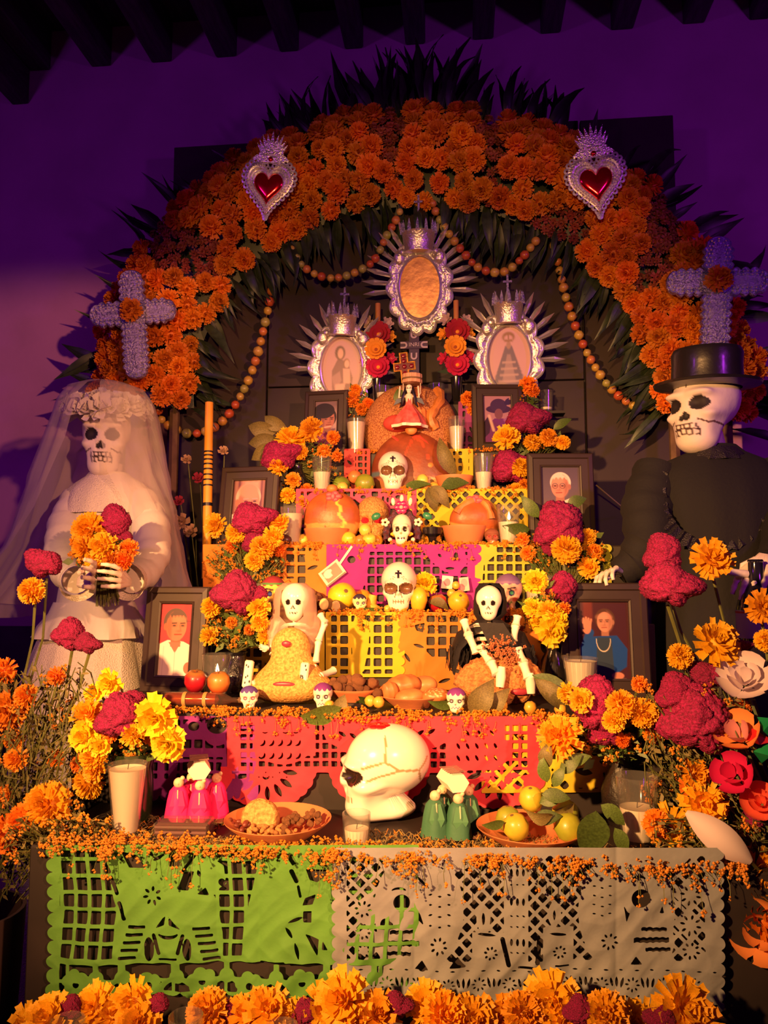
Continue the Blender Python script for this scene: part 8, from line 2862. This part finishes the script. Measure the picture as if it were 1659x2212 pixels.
# ---- the groom in black
GY = 2.46
clean(MB().add(box(.52, 2.28, 0, 1.12, 2.66, .32, .01)).build('plinth', STEPM, smooth=False), 'dark plinth the skeleton in black stands on', 'plinth')
o = on(1545, GY, .32)
gr = thing('skeleton_in_black', 'life-size skeleton in a black hat and black lace dress, right of the altar', 'mannequin', o)
u = S(GY)
figure_head('skull', 196 * u, gr, at(1522, 886, GY) - o, -.86, -.05, (1.06, .98, .98))
MB().add(loft(rings(o, GY, [(1545, 1000, 36, .05, .02), (1540, 970, 32, .045, .02), (1535, 930, 30, .04, .03)]), 14)).build('neck', CHALKW, gr)
HAT = mat('black_hat_felt', (.016, .013, .017), .32, bump=.2, bscale=50, coat=.25)
hp = at(1527, 838, GY) - o
hat = MB()
R1, R2 = 72 * u, 106 * u
hat.add(lathe([(R1 * .96, -.004), (R2, .004), (R2 * 1.02, .012), (R2 * .98, .014), (R1 * 1.02, .008), (R1 * 1.0, .03), (R1 * .98, .070), (R1 * 1.0, .104), (R1 * .94, .118), (R1 * .6, .126), (0, .128)], 56, close=False))
hat.build('hat', HAT, gr, hp, (.06, .03, -.3))
MB().add(lathe([(R1 * 1.025, .010), (R1 * 1.03, .020), (R1 * 1.01, .024)], 56, close=False)).build('hat_band', mat('black_satin_band', (.02, .016, .022), .2, bump=.5, bscale=60), gr, hp, (.06, .03, -.3))
MB().add(loft(rings(o, GY, [(1560, 2100, 170, .24, 0), (1558, 1700, 160, .20, 0), (1556, 1400, 140, .17, 0), (1556, 1280, 122, .14, 0), (1552, 1180, 128, .15, -.005), (1548, 1090, 136, .15, 0), (1545, 1030, 132, .12, 0), (1545, 1000, 110, .09, 0), (1545, 978, 60, .06, 0), (1545, 962, 44, .055, .01)]), 56,
              lambda a, t: 1 + (.03 * sin(13 * a) + .012 * sin(29 * a)) * (1 - t))).build('dress', CLOTHB, gr)
lb = MB()
lb.add(loft(rings(o, GY, [(1545, 1000, 66, .085, -.012), (1542, 985, 58, .072, -.012), (1540, 970, 46, .06, -.004)]), 44, lambda a, t: 1 + .06 * sin(15 * a) * (1 - t), False))
pts = [(1432, 1005), (1424, 1060), (1432, 1110), (1460, 1150), (1505, 1178), (1550, 1180), (1600, 1160), (1640, 1110), (1650, 1050), (1640, 1000)]
pw_ = [at(x, y, GY - .155 + .10 * (abs(i - 4.5) / 4.5) ** 2) - o for i, (x, y) in enumerate(pts)]
A, B = [], []
for i in range(len(pw_) - 1):
    for k in range(8):
        p = pw_[i].lerp(pw_[i + 1], k / 8)
        c0 = at(1545, 1060, GY - .12) - o
        d = (p - c0).normalized()
        A.append(p - d * .018 + Vector((0, .004 * sin(k * 2.4), 0)))
        B.append(p + d * (.026 + .006 * sin(k * 1.6 + i)) + Vector((0, -.008 + .006 * sin(k * 2.4), 0)))
lb.add(strip(A, B))
lb.build('lace_bib', LACEB, gr)
for pts, rad in (([(1415, 1010, 2.46), (1398, 1090, 2.42), (1400, 1170, 2.36), (1372, 1215, 2.36), (1338, 1240, 2.36)], (.062, .078, .070, .055, .042)), ([(1668, 1010, 2.46), (1705, 1100, 2.38), (1700, 1190, 2.28), (1675, 1225, 2.22), (1655, 1230, 2.20)], (.062, .078, .070, .055, .045))):
    W = [at(*p) - o for p in pts]
    sm, rd = [], []
    for i in range(len(W) - 1):
        for k in range(6):
            t = k / 6
            sm.append(W[i].lerp(W[i + 1], t))
            rd.append((rad[i] + (rad[i + 1] - rad[i]) * t) * (1 + .05 * sin(i * 6 + k * 2.2)))
    MB().add(tube(sm + [W[-1]], rd + [rad[-1]], 20)).build('sleeve', CLOTHB, gr)
bone_hand('hand', gr, at(1340, 1238, 2.34) - o, at(1316, 1234, 2.31) - o, (0, -.9, .3), .075, (.5, .6, .5), .5)
bone_hand('hand', gr, at(1648, 1206, 2.18) - o, at(1630, 1238, 2.14) - o, (1, -.1, .2), .088, (.15, .35, .4), 1.0, .06)
fg = MB()
fg.add(tube([at(1612, 1240, 2.13) - o, at(1596, 1238, 2.12) - o, at(1580, 1236, 2.115) - o, at(1566, 1234, 2.11) - o], [.011, .010, .010, .007], 10), 0, (.80, .70, .63))
fg.build('pointing_finger', CHALK, gr)
# bottle under the hand
bt = thing('wine_bottle', 'dark wine bottle with a pale label under the hand of the skeleton in black', 'bottle', on(1640, 2.13, at(0, 1400, 2.13).z))
u = S(2.13)
MB().add(lathe([(0, 0), (40 * u, 0), (41 * u, 8 * u), (41 * u, 96 * u), (34 * u, 124 * u), (16 * u, 150 * u), (14 * u, 190 * u), (16 * u, 192 * u), (14 * u, 196 * u), (0, 196 * u)], 32)).build('glass', mat('dark_bottle', (.012, .010, .022), .08, coat=.6), bt)
MB().add(lathe([(41.4 * u, 36 * u), (41.4 * u, 92 * u)], 32, close=False)).build('label', mat('bottle_label', (.42, .36, .45), .6), bt)
MB().add(lathe([(41.7 * u, 86 * u), (41.7 * u, 90 * u)], 32, close=False)).build('label_stripe', mat('bottle_stripe', (.45, .05, .03), .6), bt)
clean(MB().add(box(-.07, -.06, 0, .07, .06, at(0, 1400, 2.13).z, .004)).build('plinth', STEPM, None, on(1640, 2.13, 0), smooth=False), 'dark plinth carrying the wine bottle at the right edge', 'plinth')
clean(MB().add(box(-.02, 0, 0, .02, .015, .20, .002)).build('white_box', mat('white_card'), None, on(1404, 2.36, T2)), 'white box edge showing behind the frame of the woman in blue', 'box')
